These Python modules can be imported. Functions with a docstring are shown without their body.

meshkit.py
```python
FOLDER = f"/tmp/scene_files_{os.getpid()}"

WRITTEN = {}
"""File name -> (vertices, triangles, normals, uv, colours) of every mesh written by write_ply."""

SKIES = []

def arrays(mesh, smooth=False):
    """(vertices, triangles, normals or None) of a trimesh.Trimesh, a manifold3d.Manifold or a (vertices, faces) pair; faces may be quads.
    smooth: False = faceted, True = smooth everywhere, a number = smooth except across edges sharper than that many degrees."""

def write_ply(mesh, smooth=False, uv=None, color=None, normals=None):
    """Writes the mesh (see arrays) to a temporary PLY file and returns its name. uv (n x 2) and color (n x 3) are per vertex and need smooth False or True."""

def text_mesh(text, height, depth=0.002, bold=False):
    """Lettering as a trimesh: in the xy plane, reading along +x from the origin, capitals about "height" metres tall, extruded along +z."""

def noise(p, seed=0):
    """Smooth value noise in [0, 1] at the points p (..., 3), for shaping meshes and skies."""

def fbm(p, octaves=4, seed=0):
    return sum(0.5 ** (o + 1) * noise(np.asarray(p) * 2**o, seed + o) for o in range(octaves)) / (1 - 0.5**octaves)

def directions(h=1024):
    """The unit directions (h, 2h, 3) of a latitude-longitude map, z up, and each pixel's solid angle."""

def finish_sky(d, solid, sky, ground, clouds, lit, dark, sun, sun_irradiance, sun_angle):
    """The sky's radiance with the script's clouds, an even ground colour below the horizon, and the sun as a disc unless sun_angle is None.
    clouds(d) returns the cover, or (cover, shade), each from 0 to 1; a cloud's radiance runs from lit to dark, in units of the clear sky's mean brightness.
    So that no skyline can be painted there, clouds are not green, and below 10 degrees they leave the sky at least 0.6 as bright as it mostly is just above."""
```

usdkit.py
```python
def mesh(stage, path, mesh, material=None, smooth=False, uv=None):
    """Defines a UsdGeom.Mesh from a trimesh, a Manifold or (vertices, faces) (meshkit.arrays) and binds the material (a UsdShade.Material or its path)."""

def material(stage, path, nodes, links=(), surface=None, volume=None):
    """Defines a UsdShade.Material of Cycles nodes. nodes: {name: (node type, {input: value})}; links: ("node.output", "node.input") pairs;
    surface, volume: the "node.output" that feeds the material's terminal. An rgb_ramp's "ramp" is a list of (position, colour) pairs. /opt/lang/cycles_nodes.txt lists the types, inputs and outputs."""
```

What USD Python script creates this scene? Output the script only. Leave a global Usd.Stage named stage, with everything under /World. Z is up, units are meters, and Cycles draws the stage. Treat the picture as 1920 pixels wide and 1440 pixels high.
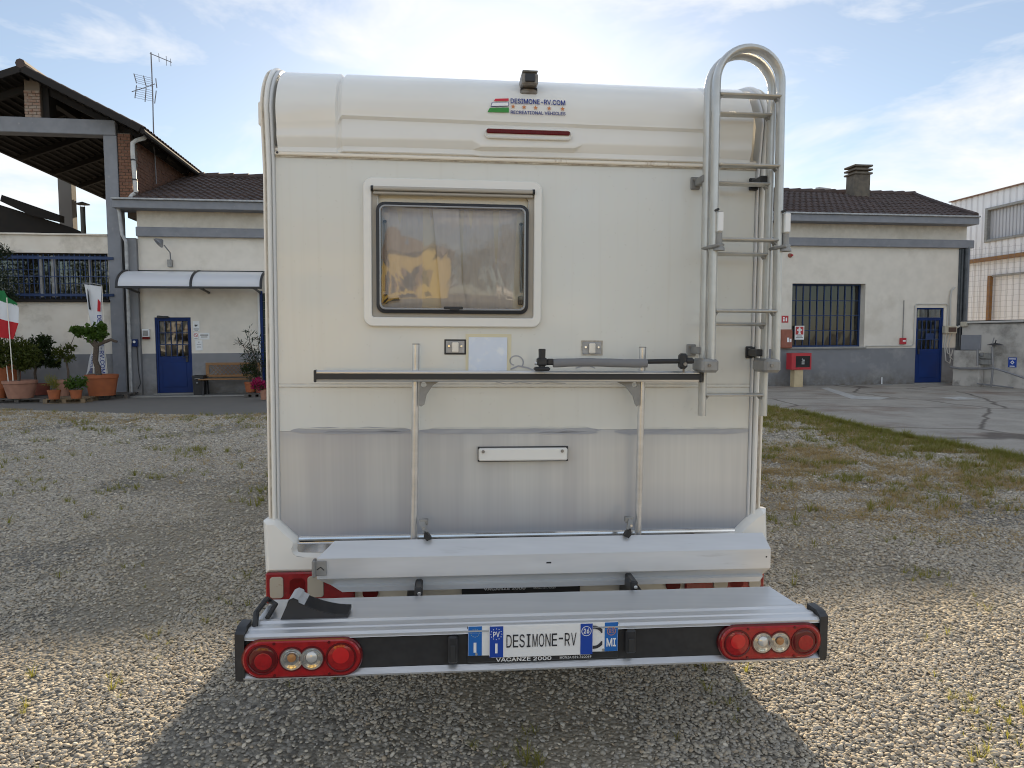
import math, random
import numpy as np, trimesh, shapely
from shapely.geometry import Polygon, box as sbox, Point
from pxr import Usd, UsdGeom, UsdLux, UsdShade, Sdf, Gf, Vt
import usdkit, meshkit

rng = np.random.default_rng(7)
random.seed(7)
stage = Usd.Stage.CreateInMemory()
UsdGeom.SetStageUpAxis(stage, UsdGeom.Tokens.z)
UsdGeom.SetStageMetersPerUnit(stage, 1.0)
UsdGeom.Xform.Define(stage, '/World')
UsdGeom.Scope.Define(stage, '/World/Looks')

# ------------------------------------------------------------------ camera
FPX = 1331.0                       # focal length in pixels of the 1920 wide photograph
PITCH = math.atan(90 / FPX); ROLL = .0045; EYE = 1.6
c_f = np.array([0, math.cos(PITCH), -math.sin(PITCH)])
_x = np.array([1., 0, 0]); _u = np.array([0, math.sin(PITCH), math.cos(PITCH)])
c_r = math.cos(ROLL) * _x - math.sin(ROLL) * _u
c_u = math.sin(ROLL) * _x + math.cos(ROLL) * _u
c_o = np.array([0, 0, EYE])
cam = UsdGeom.Camera.Define(stage, '/World/camera')
M = np.eye(4); M[0, :3] = c_r; M[1, :3] = c_u; M[2, :3] = -c_f; M[3, :3] = c_o
cam.AddTransformOp().Set(Gf.Matrix4d(M.tolist()))
cam.CreateHorizontalApertureAttr(36.0); cam.CreateVerticalApertureAttr(27.0)
cam.CreateFocalLengthAttr(36.0 * FPX / 1920)
cam.CreateClippingRangeAttr(Gf.Vec2f(.05, 3000))
EXPOSURE = 1.08
cam.CreateExposureAttr(EXPOSURE)

# ------------------------------------------------------------------ sky and sun
SUN_EL = math.radians(18.1); SUN_AZ = math.radians(-0.1)
SUN = np.array([math.cos(SUN_EL) * math.sin(SUN_AZ), math.cos(SUN_EL) * math.cos(SUN_AZ), math.sin(SUN_EL)])
usdkit.material(stage, '/World/Looks/sky', {
    'co': ('texture_coordinate', {}),
    'sky': ('sky_texture', {'sky_type': 'single_scattering', 'sun_disc': False, 'sun_elevation': SUN_EL, 'sun_rotation': math.atan2(SUN[0], SUN[1]),
                            'air_density': 1.0, 'aerosol_density': .3, 'ozone_density': 2.0}),
    'mp': ('mapping', {'scale': (1.6, 1.6, 4.2), 'location': (.35, .2, .1), 'rotation': (0, .25, 0)}),
    'n': ('noise_texture', {'scale': 2.3, 'detail': 8.0, 'roughness': .58, 'distortion': .4}),
    'r': ('map_range', {'from_min': .47, 'from_max': .64, 'to_min': .18, 'to_max': .95, 'clamp': True}),
    'mx': ('mix_color', {'b': (7.3, 7.4, 7.55), 'use_clamp': False}),
    'bg': ('background_shader', {'strength': .066})},
    [('co.generated', 'mp.vector'), ('mp.vector', 'n.vector'), ('n.fac', 'r.value'), ('r.result', 'mx.fac'), ('sky.color', 'mx.a'), ('mx.result', 'bg.color')],
    surface='bg.background')
dome = UsdLux.DomeLight.Define(stage, '/World/sky')
dome.GetPrim().SetCustomDataByKey('kind', 'structure')
UsdShade.MaterialBindingAPI.Apply(dome.GetPrim()).Bind(UsdShade.Material.Get(stage, '/World/Looks/sky'))
sun = UsdLux.DistantLight.Define(stage, '/World/sun')
sun.CreateNormalizeAttr(True); sun.CreateIntensityAttr(1.25); sun.CreateAngleAttr(.55); sun.CreateColorAttr(Gf.Vec3f(1, .82, .58))
zx = np.cross([0, 0, 1], SUN); zx /= np.linalg.norm(zx)
M = np.eye(4); M[0, :3] = zx; M[1, :3] = np.cross(SUN, zx); M[2, :3] = SUN
sun.AddTransformOp().Set(Gf.Matrix4d(M.tolist()))

# ------------------------------------------------------------------ photo measuring: pixels of the 1920 x 1440 picture to planes of the place
def ray(px, py): return (px - 960) / FPX * c_r - (py - 720) / FPX * c_u + c_f
def ground(px, py, z=0.0):
    d = ray(px, py); return c_o + d * (z - EYE) / d[2]
BA = math.radians(8.1)             # the long facade
b_u = np.array([math.cos(BA), math.sin(BA), 0]); b_in = np.array([-math.sin(BA), math.cos(BA), 0])
B0 = ground(350, 741)
def F(px, py, off=0.0):
    """(x, z) in the facade's frame of a pixel, on the plane 'off' metres in front of the facade."""
    d = ray(px, py); t = ((B0 - b_in * off - c_o) @ b_in) / (d @ b_in); p = c_o + d * t - B0
    return float(p @ b_u), float(p[2])
VA = math.radians(5.2); VR = .011  # the motorhome
v_u0 = np.array([math.cos(VA), math.sin(VA), 0]); v_f = np.array([-math.sin(VA), math.cos(VA), 0]); _z = np.array([0, 0, 1.])
v_u = v_u0 * math.cos(VR) - _z * math.sin(VR); v_z = _z * math.cos(VR) + v_u0 * math.sin(VR)
V0 = np.array([0.0, 3.2, 0.0])
def V(px, py, off=0.0):
    """(x, z) in the motorhome's frame of a pixel, on the plane 'off' metres behind its rear wall."""
    d = ray(px, py); t = ((V0 - v_f * off - c_o) @ v_f) / (d @ v_f); p = c_o + d * t - V0
    return float(p @ v_u), float(p @ v_z)
def Vy(px, py, z):
    """(x, off) where the pixel's ray meets the height z of the motorhome's frame."""
    d = ray(px, py); t = (z - (c_o - V0) @ v_z) / (d @ v_z); p = c_o + d * t - V0
    return float(p @ v_u), float(-(p @ v_f))
def frame(u, f, z, o):
    M = np.eye(4); M[0, :3] = u; M[1, :3] = f; M[2, :3] = z; M[3, :3] = o; return M
MB_F = frame(b_u, b_in, _z, B0); MV_F = frame(v_u, v_f, v_z, V0)

# ------------------------------------------------------------------ helpers
used = {}
def numbered(path):
    n = used.get(path, -1) + 1; used[path] = n
    return path if n == 0 else f'{path}_{n:03d}'
def tag(p, label=None, cat=None, group=None, kind=None):
    for k, v in (('label', label), ('category', cat), ('group', group), ('kind', kind)):
        if v: p.SetCustomDataByKey(k, v)
    return p
def thing(name, label, cat, M=None, group=None):
    x = UsdGeom.Xform.Define(stage, numbered('/World/' + name))
    if M is not None: x.AddTransformOp().Set(Gf.Matrix4d(np.asarray(M).tolist()))
    tag(x.GetPrim(), label, cat, group); return str(x.GetPath())
def at_frame(M, x, y, z):
    """A frame with the axes of M at the local point (x, y, z)."""
    N = np.array(M); N[3, :3] = (np.array([x, y, z, 1.]) @ M)[:3]; return N

class MB:
    def __init__(s): s.v = []; s.f = []; s.n = 0
    def add(s, m, f=None):
        if f is None:
            if hasattr(m, 'to_mesh'): m = m.to_mesh(); v, f = m.vert_properties[:, :3], m.tri_verts
            else: v, f = m.vertices, m.faces
        else: v = m
        v = np.asarray(v, float); f = np.asarray(f, int)
        if f.shape[1] == 4: f = np.vstack([f[:, [0, 1, 2]], f[:, [0, 2, 3]]])
        s.v.append(v); s.f.append(f + s.n); s.n += len(v); return s
    def bx(s, x0, x1, y0, y1, z0, z1):
        v = [(x, y, z) for x in (x0, x1) for y in (y0, y1) for z in (z0, z1)]
        f = [(0, 1, 3, 2), (4, 6, 7, 5), (0, 4, 5, 1), (2, 3, 7, 6), (0, 2, 6, 4), (1, 5, 7, 3)]
        return s.add(v, f)
    def cbx(s, x0, x1, y0, y1, z0, z1, c=.004):
        c = min(c, abs(x1 - x0) * .45, abs(y1 - y0) * .45, abs(z1 - z0) * .45); p = []
        for X, a in ((x0, c), (x1, -c)):
            for Y, b in ((y0, c), (y1, -c)):
                for Z, d in ((z0, c), (z1, -c)):
                    p += [(X, Y + b, Z + d), (X + a, Y, Z + d), (X + a, Y + b, Z)]
        return s.add(trimesh.convex.convex_hull(np.array(p)))
    def hull(s, p): return s.add(trimesh.convex.convex_hull(np.asarray(p, float)))
    def bar(s, p0, p1, w, h, up=(0, 0, 1)):
        """A rectangular bar from p0 to p1, w wide, h along up."""
        p0, p1 = np.asarray(p0, float), np.asarray(p1, float); t = p1 - p0; t /= np.linalg.norm(t)
        a = np.cross(t, up); a /= np.linalg.norm(a); b = np.cross(a, t)
        v = [p + a * i * w / 2 + b * j * h / 2 for p in (p0, p1) for i, j in ((-1, -1), (1, -1), (1, 1), (-1, 1))]
        return s.add(v, [(3, 2, 1, 0), (4, 5, 6, 7), (0, 1, 5, 4), (1, 2, 6, 5), (2, 3, 7, 6), (3, 0, 4, 7)])
    def tube(s, path, r, sides=10, caps=True, ry=None, up=None):
        """A round (or, with ry, oval) tube along a polyline; r may be a list."""
        p = np.asarray(path, float); n = len(p); r = np.broadcast_to(r, (n,)); q = r if ry is None else np.broadcast_to(ry, (n,))
        t = np.gradient(p, axis=0) if n > 2 else np.repeat([p[1] - p[0]], 2, 0)
        t /= np.linalg.norm(t, axis=1, keepdims=True) + 1e-12
        a = np.zeros_like(p); ref = np.array(up if up is not None else ((0, 0, 1.) if abs(t[0][2]) < .9 else (0, 1., 0)))
        for i in range(n):
            k = ref - t[i] * (ref @ t[i]); k /= np.linalg.norm(k) + 1e-12; a[i] = k
            if up is None: ref = k
        b = np.cross(t, a); g = np.arange(sides) * 2 * np.pi / sides
        v = p[:, None] + r[:, None, None] * np.cos(g)[None, :, None] * b[:, None] + q[:, None, None] * np.sin(g)[None, :, None] * a[:, None]
        f = [(i * sides + j, i * sides + (j + 1) % sides, (i + 1) * sides + (j + 1) % sides, (i + 1) * sides + j) for i in range(n - 1) for j in range(sides)]
        v = v.reshape(-1, 3); f = np.array(f); f = np.vstack([f[:, [0, 1, 2]], f[:, [0, 2, 3]]])
        if caps:
            o = (n - 1) * sides
            f = np.vstack([f, [(0, j + 1, j) for j in range(1, sides - 1)], [(o, o + j, o + j + 1) for j in range(1, sides - 1)]])
            f[:, :] = f
        return s.add(v, f[:, ::-1])
    def cyl(s, p0, p1, r, r1=None, sides=14): return s.tube([p0, p1], [r, r if r1 is None else r1], sides)
    def lathe(s, prof, c=(0, 0, 0), sides=24, sx=1., sy=1.):
        """prof: (r, z) from bottom to top, outside to inside."""
        g = np.arange(sides) * 2 * np.pi / sides
        v = np.array([(c[0] + r * sx * math.cos(a), c[1] + r * sy * math.sin(a), c[2] + z) for r, z in prof for a in g])
        f = [(i * sides + j, i * sides + (j + 1) % sides, (i + 1) * sides + (j + 1) % sides, (i + 1) * sides + j) for i in range(len(prof) - 1) for j in range(sides)]
        return s.add(v, f)
    def plate(s, poly, y0, y1):
        """A polygon in the (x, z) plane, filled between the depths y0 and y1."""
        for g in getattr(poly, 'geoms', [poly]):
            if g.is_empty or g.area < 1e-9: continue
            m = trimesh.creation.extrude_polygon(g, abs(y1 - y0), engine='earcut'); v = np.array(m.vertices)
            s.add(np.c_[v[:, 0], max(y0, y1) - v[:, 2], v[:, 1]], m.faces)
        return s
    def prof_x(s, prof, x0, x1, dx0=None, dx1=None):
        """A closed (y, z) outline swept along x; dx0/dx1 shift each point's ends."""
        n = len(prof); dx0 = dx0 or [0] * n; dx1 = dx1 or [0] * n
        v = [(x0 + dx0[i], y, z) for i, (y, z) in enumerate(prof)] + [(x1 + dx1[i], y, z) for i, (y, z) in enumerate(prof)]
        f = []
        for i in range(n):
            j = (i + 1) % n; f += [(i, j, n + j), (i, n + j, n + i)]
        tri = trimesh.creation.triangulate_polygon(Polygon(prof), engine='earcut')
        tv = {tuple(np.round(p, 9)): k for k, p in enumerate(prof)}
        idx = [tv.get(tuple(np.round(p, 9)), 0) for p in tri[0]]
        for a, b, c in tri[1]: f += [(idx[a], idx[c], idx[b]), (n + idx[a], n + idx[b], n + idx[c])]
        m = trimesh.Trimesh(np.array(v), np.array(f), process=False); trimesh.repair.fix_normals(m)
        return s.add(m)
    def rings(s, rs, cap0=False, cap1=False, flip=False):
        """Skin through rings of equal length (n x 3 each)."""
        n = len(rs[0]); v = np.vstack(rs)
        f = [(i * n + j, i * n + (j + 1) % n, (i + 1) * n + (j + 1) % n, (i + 1) * n + j) for i in range(len(rs) - 1) for j in range(n)]
        f = np.array(f); f = np.vstack([f[:, [0, 1, 2]], f[:, [0, 2, 3]]])
        ex = []
        if cap0: ex += [(0, j + 1, j) for j in range(1, n - 1)]
        if cap1: o = (len(rs) - 1) * n; ex += [(o, o + j, o + j + 1) for j in range(1, n - 1)]
        if ex: f = np.vstack([f, ex])
        return s.add(v, f[:, ::-1] if flip else f)
    def text(s, t, h, x, y, z, width=None, depth=.0015, rot=0.0, bold=False, center=False):
        """Lettering on a plane that faces -y; (x, z) is the left end of the base line."""
        m = meshkit.text_mesh(t, h, depth, bold); v = np.array(m.vertices); w = np.ptp(v[:, 0]); v[:, 0] -= v[:, 0].min()
        if width: v[:, 0] *= width / w; w = width
        if center: v[:, 0] -= w / 2
        c, q = math.cos(rot), math.sin(rot)
        s.add(np.c_[x + v[:, 0] * c - v[:, 1] * q, y - v[:, 2], z + v[:, 0] * q + v[:, 1] * c], m.faces); return s
    def leaves(s, c, n, size, spread=None, up=.4, asp=.5, r=rng, pts=None, fold=.25):
        """n leaf blades (two triangles pairs each) in an ellipsoid 'spread' around c, or at pts."""
        if pts is None:
            d = r.normal(size=(n, 3)); d /= np.linalg.norm(d, axis=1, keepdims=True)
            pts = np.asarray(c) + d * (r.random((n, 1)) ** .45) * np.asarray(spread)
        n = len(pts); t = r.normal(size=(n, 3)); t[:, 2] += up; t /= np.linalg.norm(t, axis=1, keepdims=True)
        b = np.cross(t, r.normal(size=(n, 3))); b /= np.linalg.norm(b, axis=1, keepdims=True); nn = np.cross(t, b)
        L = size * (.6 + .8 * r.random((n, 1))); W = L * asp
        p0 = pts; p1 = pts + t * L * .5 + b * W * .5 + nn * W * fold; p2 = pts + t * L; p3 = pts + t * L * .5 - b * W * .5 + nn * W * fold
        v = np.stack([p0, p1, p2, p3], 1).reshape(-1, 3); k = np.arange(n)[:, None] * 4
        return s.add(v, np.vstack([k + [0, 1, 2], k + [0, 2, 3]]))
    def mesh(s): return np.vstack(s.v), np.vstack(s.f)
    def build(s, name, mat, parent=None, label=None, cat=None, group=None, kind=None, smooth=30):
        path = numbered((parent or '/World') + '/' + name)
        m = usdkit.mesh(stage, path, s.mesh(), mat, smooth)
        tag(m.GetPrim(), label, cat, group, kind); return path

def rrect(cx, cz, w, h, r, n=6):
    """Corner-rounded rectangle outline, counter-clockwise seen from -y, as (x, z)."""
    p = []
    for sx, sz, a0 in ((1, 1, 0), (-1, 1, 90), (-1, -1, 180), (1, -1, 270)):
        for k in range(n + 1):
            a = math.radians(a0 + 90 * k / n); p.append((cx + sx * (w / 2 - r) + r * math.cos(a), cz + sz * (h / 2 - r) + r * math.sin(a)))
    return np.array(p)
def ring_y(o, y): return np.c_[o[:, 0], np.full(len(o), y), o[:, 1]]
def quad_xz(px, off, fn): return Polygon([fn(x, y, off) for x, y in px])
def arc(c, r, a0, a1, n): return [(c[0] + r * math.cos(a), c[1] + r * math.sin(a)) for a in np.radians(np.linspace(a0, a1, n))]

# ------------------------------------------------------------------ materials
LK = '/World/Looks/'
mats = {}
def mat(name, color, rough=.5, metal=0., color2=None, scale=6., detail=4., lo=.35, hi=.65, bump=0., bscale=40., spec=.5, stretch=(1, 1, 1), coat=0., island=0., third=None, zdirt=None):
    """A principled material; color2 mixed in by noise; bump in metres of relief; island varies brightness by mesh island; third = (colour, scale, lo, hi) stains."""
    N = {'g': ('geometry', {}), 'p': ('principled_bsdf', {'base_color': color, 'roughness': rough, 'metallic': metal, 'specular_ior_level': spec, 'coat_weight': coat})}
    L = []
    src = 'g.position'
    if stretch != (1, 1, 1):
        N['m'] = ('mapping', {'scale': stretch}); L.append(('g.position', 'm.vector')); src = 'm.vector'
    last = None
    if color2 is not None:
        N['n'] = ('noise_texture', {'scale': scale, 'detail': detail, 'roughness': .6}); L.append((src, 'n.vector'))
        N['r'] = ('rgb_ramp', {'ramp': [(0, color), (lo, color), (hi, color2), (1, color2)]}); L.append(('n.fac', 'r.fac')); last = 'r.color'
    if third is not None:
        N['n3'] = ('noise_texture', {'scale': third[1], 'detail': 6., 'roughness': .65}); L.append((src, 'n3.vector'))
        N['r3'] = ('map_range', {'from_min': third[2], 'from_max': third[3], 'clamp': True}); L.append(('n3.fac', 'r3.value'))
        N['m3'] = ('mix_color', {'a': color, 'b': third[0]}); L.append(('r3.result', 'm3.fac'))
        if last: L.append((last, 'm3.a'))
        last = 'm3.result'
    if zdirt is not None:                                   # (colour, z from, z to): splashed dirt near the ground, broken up by noise
        N['zs'] = ('separate_xyz', {}); N['zn'] = ('noise_texture', {'scale': 5., 'detail': 6., 'roughness': .7}); N['zr'] = ('map_range', {'from_min': zdirt[1], 'from_max': zdirt[2], 'to_min': .95, 'to_max': .0, 'clamp': True})
        N['zm'] = ('math', {'math_type': 'multiply', 'use_clamp': True}); N['zx'] = ('map_range', {'from_min': .3, 'from_max': .7, 'to_min': .1, 'to_max': 1.3}); N['zc'] = ('mix_color', {'a': color, 'b': zdirt[0]})
        L += [('g.position', 'zs.vector'), ('zs.z', 'zr.value'), ('g.position', 'zn.vector'), ('zn.fac', 'zx.value'), ('zr.result', 'zm.value1'), ('zx.result', 'zm.value2'), ('zm.value', 'zc.fac')]
        if last: L.append((last, 'zc.a'))
        last = 'zc.result'
    if island:
        N['ir'] = ('map_range', {'from_min': 0., 'from_max': 1., 'to_min': 1 - island, 'to_max': 1 + island}); L.append(('g.random_per_island', 'ir.value'))
        N['im'] = ('hsv', {'color': color}); L.append(('ir.result', 'im.value'))
        if last: L.append((last, 'im.color'))
        last = 'im.color'
    if last: L.append((last, 'p.base_color'))
    if bump:
        N['bn'] = ('noise_texture', {'scale': bscale, 'detail': 5.}); L.append((src, 'bn.vector'))
        N['b'] = ('bump', {'strength': .6, 'distance': bump}); L += [('bn.fac', 'b.height'), ('b.normal', 'p.normal')]
    mats[name] = usdkit.material(stage, LK + name, N, L, surface='p.BSDF'); return mats[name]
def leaf_mat(name, c1, c2, c3, thru=.3):
    mats[name] = usdkit.material(stage, LK + name, {
        'g': ('geometry', {}), 'r': ('rgb_ramp', {'ramp': [(0, c1), (.5, c2), (1, c3)]}),
        'p': ('principled_bsdf', {'roughness': .45, 'specular_ior_level': .35}), 't': ('translucent_bsdf', {}), 'm': ('mix_closure', {'fac': thru})},
        [('g.random_per_island', 'r.fac'), ('r.color', 'p.base_color'), ('r.color', 't.color'), ('p.BSDF', 'm.closure1'), ('t.BSDF', 'm.closure2')], surface='m.closure')
    return mats[name]
def glass_mat(name, tint=(.9, .92, .92), gloss=(.9, .9, .9), extra=0.):
    mats[name] = usdkit.material(stage, LK + name, {
        't': ('transparent_bsdf', {'color': tint}), 'g': ('glossy_bsdf', {'color': gloss, 'roughness': .015}), 'f': ('fresnel', {'IOR': 1.5}),
        'a': ('math', {'math_type': 'add', 'value2': extra, 'use_clamp': True}), 'm': ('mix_closure', {})},
        [('f.fac', 'a.value1'), ('a.value', 'm.fac'), ('t.BSDF', 'm.closure1'), ('g.BSDF', 'm.closure2')], surface='m.closure')
    return mats[name]

W = mat
# colours of the place
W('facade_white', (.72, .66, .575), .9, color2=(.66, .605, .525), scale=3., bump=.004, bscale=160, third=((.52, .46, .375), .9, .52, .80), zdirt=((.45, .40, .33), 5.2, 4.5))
W('shed_white', (.71, .65, .565), .9, color2=(.66, .59, .50), scale=2.2, bump=.004, bscale=120, third=((.42, .375, .31), 1.1, .52, .76))
W('plinth_grey', (.215, .215, .225), .8, color2=(.195, .196, .205), scale=2.5, bump=.003, bscale=130, third=((.29, .285, .28), 1.6, .52, .72), zdirt=((.13, .115, .095), .0, .55))
W('concrete_grey', (.24, .245, .265), .8, color2=(.205, .21, .23), scale=4., bump=.003, bscale=80, third=((.30, .30, .30), 5., .62, .75))
W('tile_brown', (.075, .046, .038), .75, color2=(.050, .034, .030), scale=2.5, bump=.004, bscale=60, third=((.17, .13, .11), 6., .60, .78))
W('zinc', (.42, .42, .42), .45, .6, color2=(.30, .30, .30), scale=8)
W('pipe_white', (.55, .54, .52), .5, color2=(.45, .44, .42), scale=7)
W('door_blue', (.003, .024, .125), .5, color2=(.003, .019, .10), scale=3, spec=.3)
W('bar_blue', (.010, .03, .095), .5)
W('dark_metal', (.018, .018, .02), .4)
W('black_plastic', (.012, .012, .013), .42, color2=(.02, .02, .021), scale=30)
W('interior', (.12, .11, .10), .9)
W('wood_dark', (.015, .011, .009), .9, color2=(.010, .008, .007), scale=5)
W('brick_red', (.28, .135, .08), .9, color2=(.21, .10, .065), scale=7, bump=.004, bscale=70, island=.3)
W('brick_pale', (.42, .35, .29), .9, color2=(.36, .20, .14), scale=9, bump=.004, bscale=70, island=.2)
W('mortar', (.20, .165, .135), .95, bump=.004, bscale=90)
W('terracotta', (.33, .095, .03), .75, color2=(.28, .08, .028), scale=9, bump=.002, bscale=60)
W('terracotta_pale', (.35, .175, .115), .8, color2=(.28, .135, .09), scale=6, bump=.002, bscale=60)
W('terracotta_dark', (.23, .06, .035), .7, color2=(.19, .05, .03), scale=9)
W('soil', (.05, .038, .028), .95)
W('bark', (.115, .085, .06), .9, color2=(.07, .05, .036), scale=30, bump=.006, bscale=60)
W('wood_pallet', (.30, .21, .12), .85, color2=(.21, .155, .10), scale=8, island=.2)
W('wood_pallet_grey', (.15, .13, .115), .9, color2=(.10, .09, .08), scale=8, island=.2)
W('bench_wood', (.28, .15, .06), .6, color2=(.20, .10, .04), scale=12, stretch=(1, 1, 6))
W('sign_red', (.46, .025, .035), .4)
W('paper_white', (.75, .75, .74), .7)
W('ink', (.02, .02, .025), .6)
W('ink_blue', (.02, .035, .20), .5)
leaf_mat('leaf_citrus', (.085, .105, .018), (.16, .17, .032), (.27, .25, .065), .4)
leaf_mat('leaf_vine', (.09, .16, .025), (.14, .22, .04), (.20, .28, .07), .4)
leaf_mat('leaf_olive', (.030, .045, .022), (.055, .070, .038), (.11, .12, .07))
leaf_mat('leaf_dark', (.04, .062, .018), (.075, .10, .028), (.14, .155, .05), .4)
leaf_mat('flower_pink', (.45, .02, .12), (.55, .03, .18), (.60, .10, .25))
leaf_mat('grass_green', (.29, .28, .055), (.40, .365, .09), (.51, .45, .16), .5)
leaf_mat('grass_dry', (.50, .36, .15), (.60, .45, .21), (.66, .53, .30), .45)
glass_mat('window_glass', (.80, .84, .82), extra=.03)

# ------------------------------------------------------------------ ground
usdkit.material(stage, LK + 'gravel_ground', {
    'g': ('geometry', {}), 'v': ('voronoi_texture', {'scale': 46., 'randomness': 1.}), 'v2': ('voronoi_texture', {'scale': 24., 'randomness': 1.}),
    's': ('separate_color', {}),
    'r': ('rgb_ramp', {'ramp': [(0, (.22, .205, .18)), (.3, (.32, .295, .25)), (.6, (.42, .385, .32)), (.85, (.52, .48, .405)), (1, (.60, .56, .49))]}),
    'n': ('noise_texture', {'scale': .55, 'detail': 6., 'roughness': .6}), 'nr': ('map_range', {'from_min': .44, 'from_max': .62, 'clamp': True}),
    'md': ('mix_color', {'b': (.46, .395, .29)}), 'mf': ('math', {'math_type': 'multiply', 'value2': .55}),
    'e': ('map_range', {'from_min': 0., 'from_max': .6, 'to_min': 1., 'to_max': .25, 'clamp': True}), 'mu': ('mix_color', {'blend_type': 'multiply', 'fac': .45}),
    'b': ('bump', {'strength': .9, 'distance': .02, 'invert': True}),
    'p': ('principled_bsdf', {'roughness': .9, 'specular_ior_level': .2})},
    [('g.position', 'v.vector'), ('g.position', 'v2.vector'), ('g.position', 'n.vector'), ('v.color', 's.color'), ('s.r', 'r.fac'), ('n.fac', 'nr.value'),
     ('r.color', 'mu.a'), ('v.distance', 'e.value'), ('e.result', 'mu.b'), ('mu.result', 'md.a'), ('nr.result', 'mf.value1'), ('mf.value', 'md.fac'), ('md.result', 'p.base_color'), ('v.distance', 'b.height'), ('b.normal', 'p.normal')],
    surface='p.BSDF')
W('dust', (.30, .265, .205), .95, color2=(.23, .20, .155), scale=3, bump=.006, bscale=70, third=((.17, .15, .12), 18., .5, .7))
usdkit.material(stage, LK + 'concrete_yard', {
    'g': ('geometry', {}), 'n': ('noise_texture', {'scale': 1.1, 'detail': 8., 'roughness': .65}), 'r': ('rgb_ramp', {'ramp': [(0, (.47, .43, .37)), (.36, (.47, .43, .37)), (.66, (.34, .31, .27)), (1, (.34, .31, .27))]}),
    'n2': ('noise_texture', {'scale': .5, 'detail': 6., 'roughness': .6}), 'r2': ('map_range', {'from_min': .52, 'from_max': .66, 'to_min': 0., 'to_max': .75, 'clamp': True}), 'm2': ('mix_color', {'b': (.24, .17, .13)}),
    'dn': ('noise_texture', {'scale': 1.4, 'detail': 4.}), 'dm': ('mix_color', {'fac': .22}), 'v': ('voronoi_texture', {'feature': 'distance_to_edge', 'scale': .42}), 'vr': ('map_range', {'from_min': .004, 'from_max': .018, 'to_min': .8, 'to_max': 0., 'clamp': True}), 'm3': ('mix_color', {'b': (.12, .10, .085)}),
    'f': ('noise_texture', {'scale': 70., 'detail': 3.}), 'fr': ('map_range', {'from_min': .3, 'from_max': .7, 'to_min': .78, 'to_max': 1.2}), 'h': ('hsv', {}), 'b': ('bump', {'strength': .5, 'distance': .006}), 'p': ('principled_bsdf', {'roughness': .9, 'specular_ior_level': .25})},
    [('g.position', 'n.vector'), ('n.fac', 'r.fac'), ('g.position', 'n2.vector'), ('n2.fac', 'r2.value'), ('r2.result', 'm2.fac'), ('r.color', 'm2.a'), ('g.position', 'dn.vector'), ('g.position', 'dm.a'), ('dn.color', 'dm.b'), ('dm.result', 'v.vector'), ('v.distance', 'vr.value'), ('vr.result', 'm3.fac'), ('m2.result', 'm3.a'),
     ('g.position', 'f.vector'), ('f.fac', 'fr.value'), ('fr.result', 'h.value'), ('m3.result', 'h.color'), ('h.color', 'p.base_color'), ('f.fac', 'b.height'), ('b.normal', 'p.normal')], surface='p.BSDF')
W('asphalt_strip', (.19, .178, .16), .9, color2=(.20, .188, .168), scale=2.5, bump=.006, bscale=110)
W('pavement', (.30, .29, .265), .9, color2=(.24, .235, .22), scale=3, bump=.003, bscale=80)
W('road_paint', (.62, .61, .58), .8, color2=(.42, .41, .38), scale=7)

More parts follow.
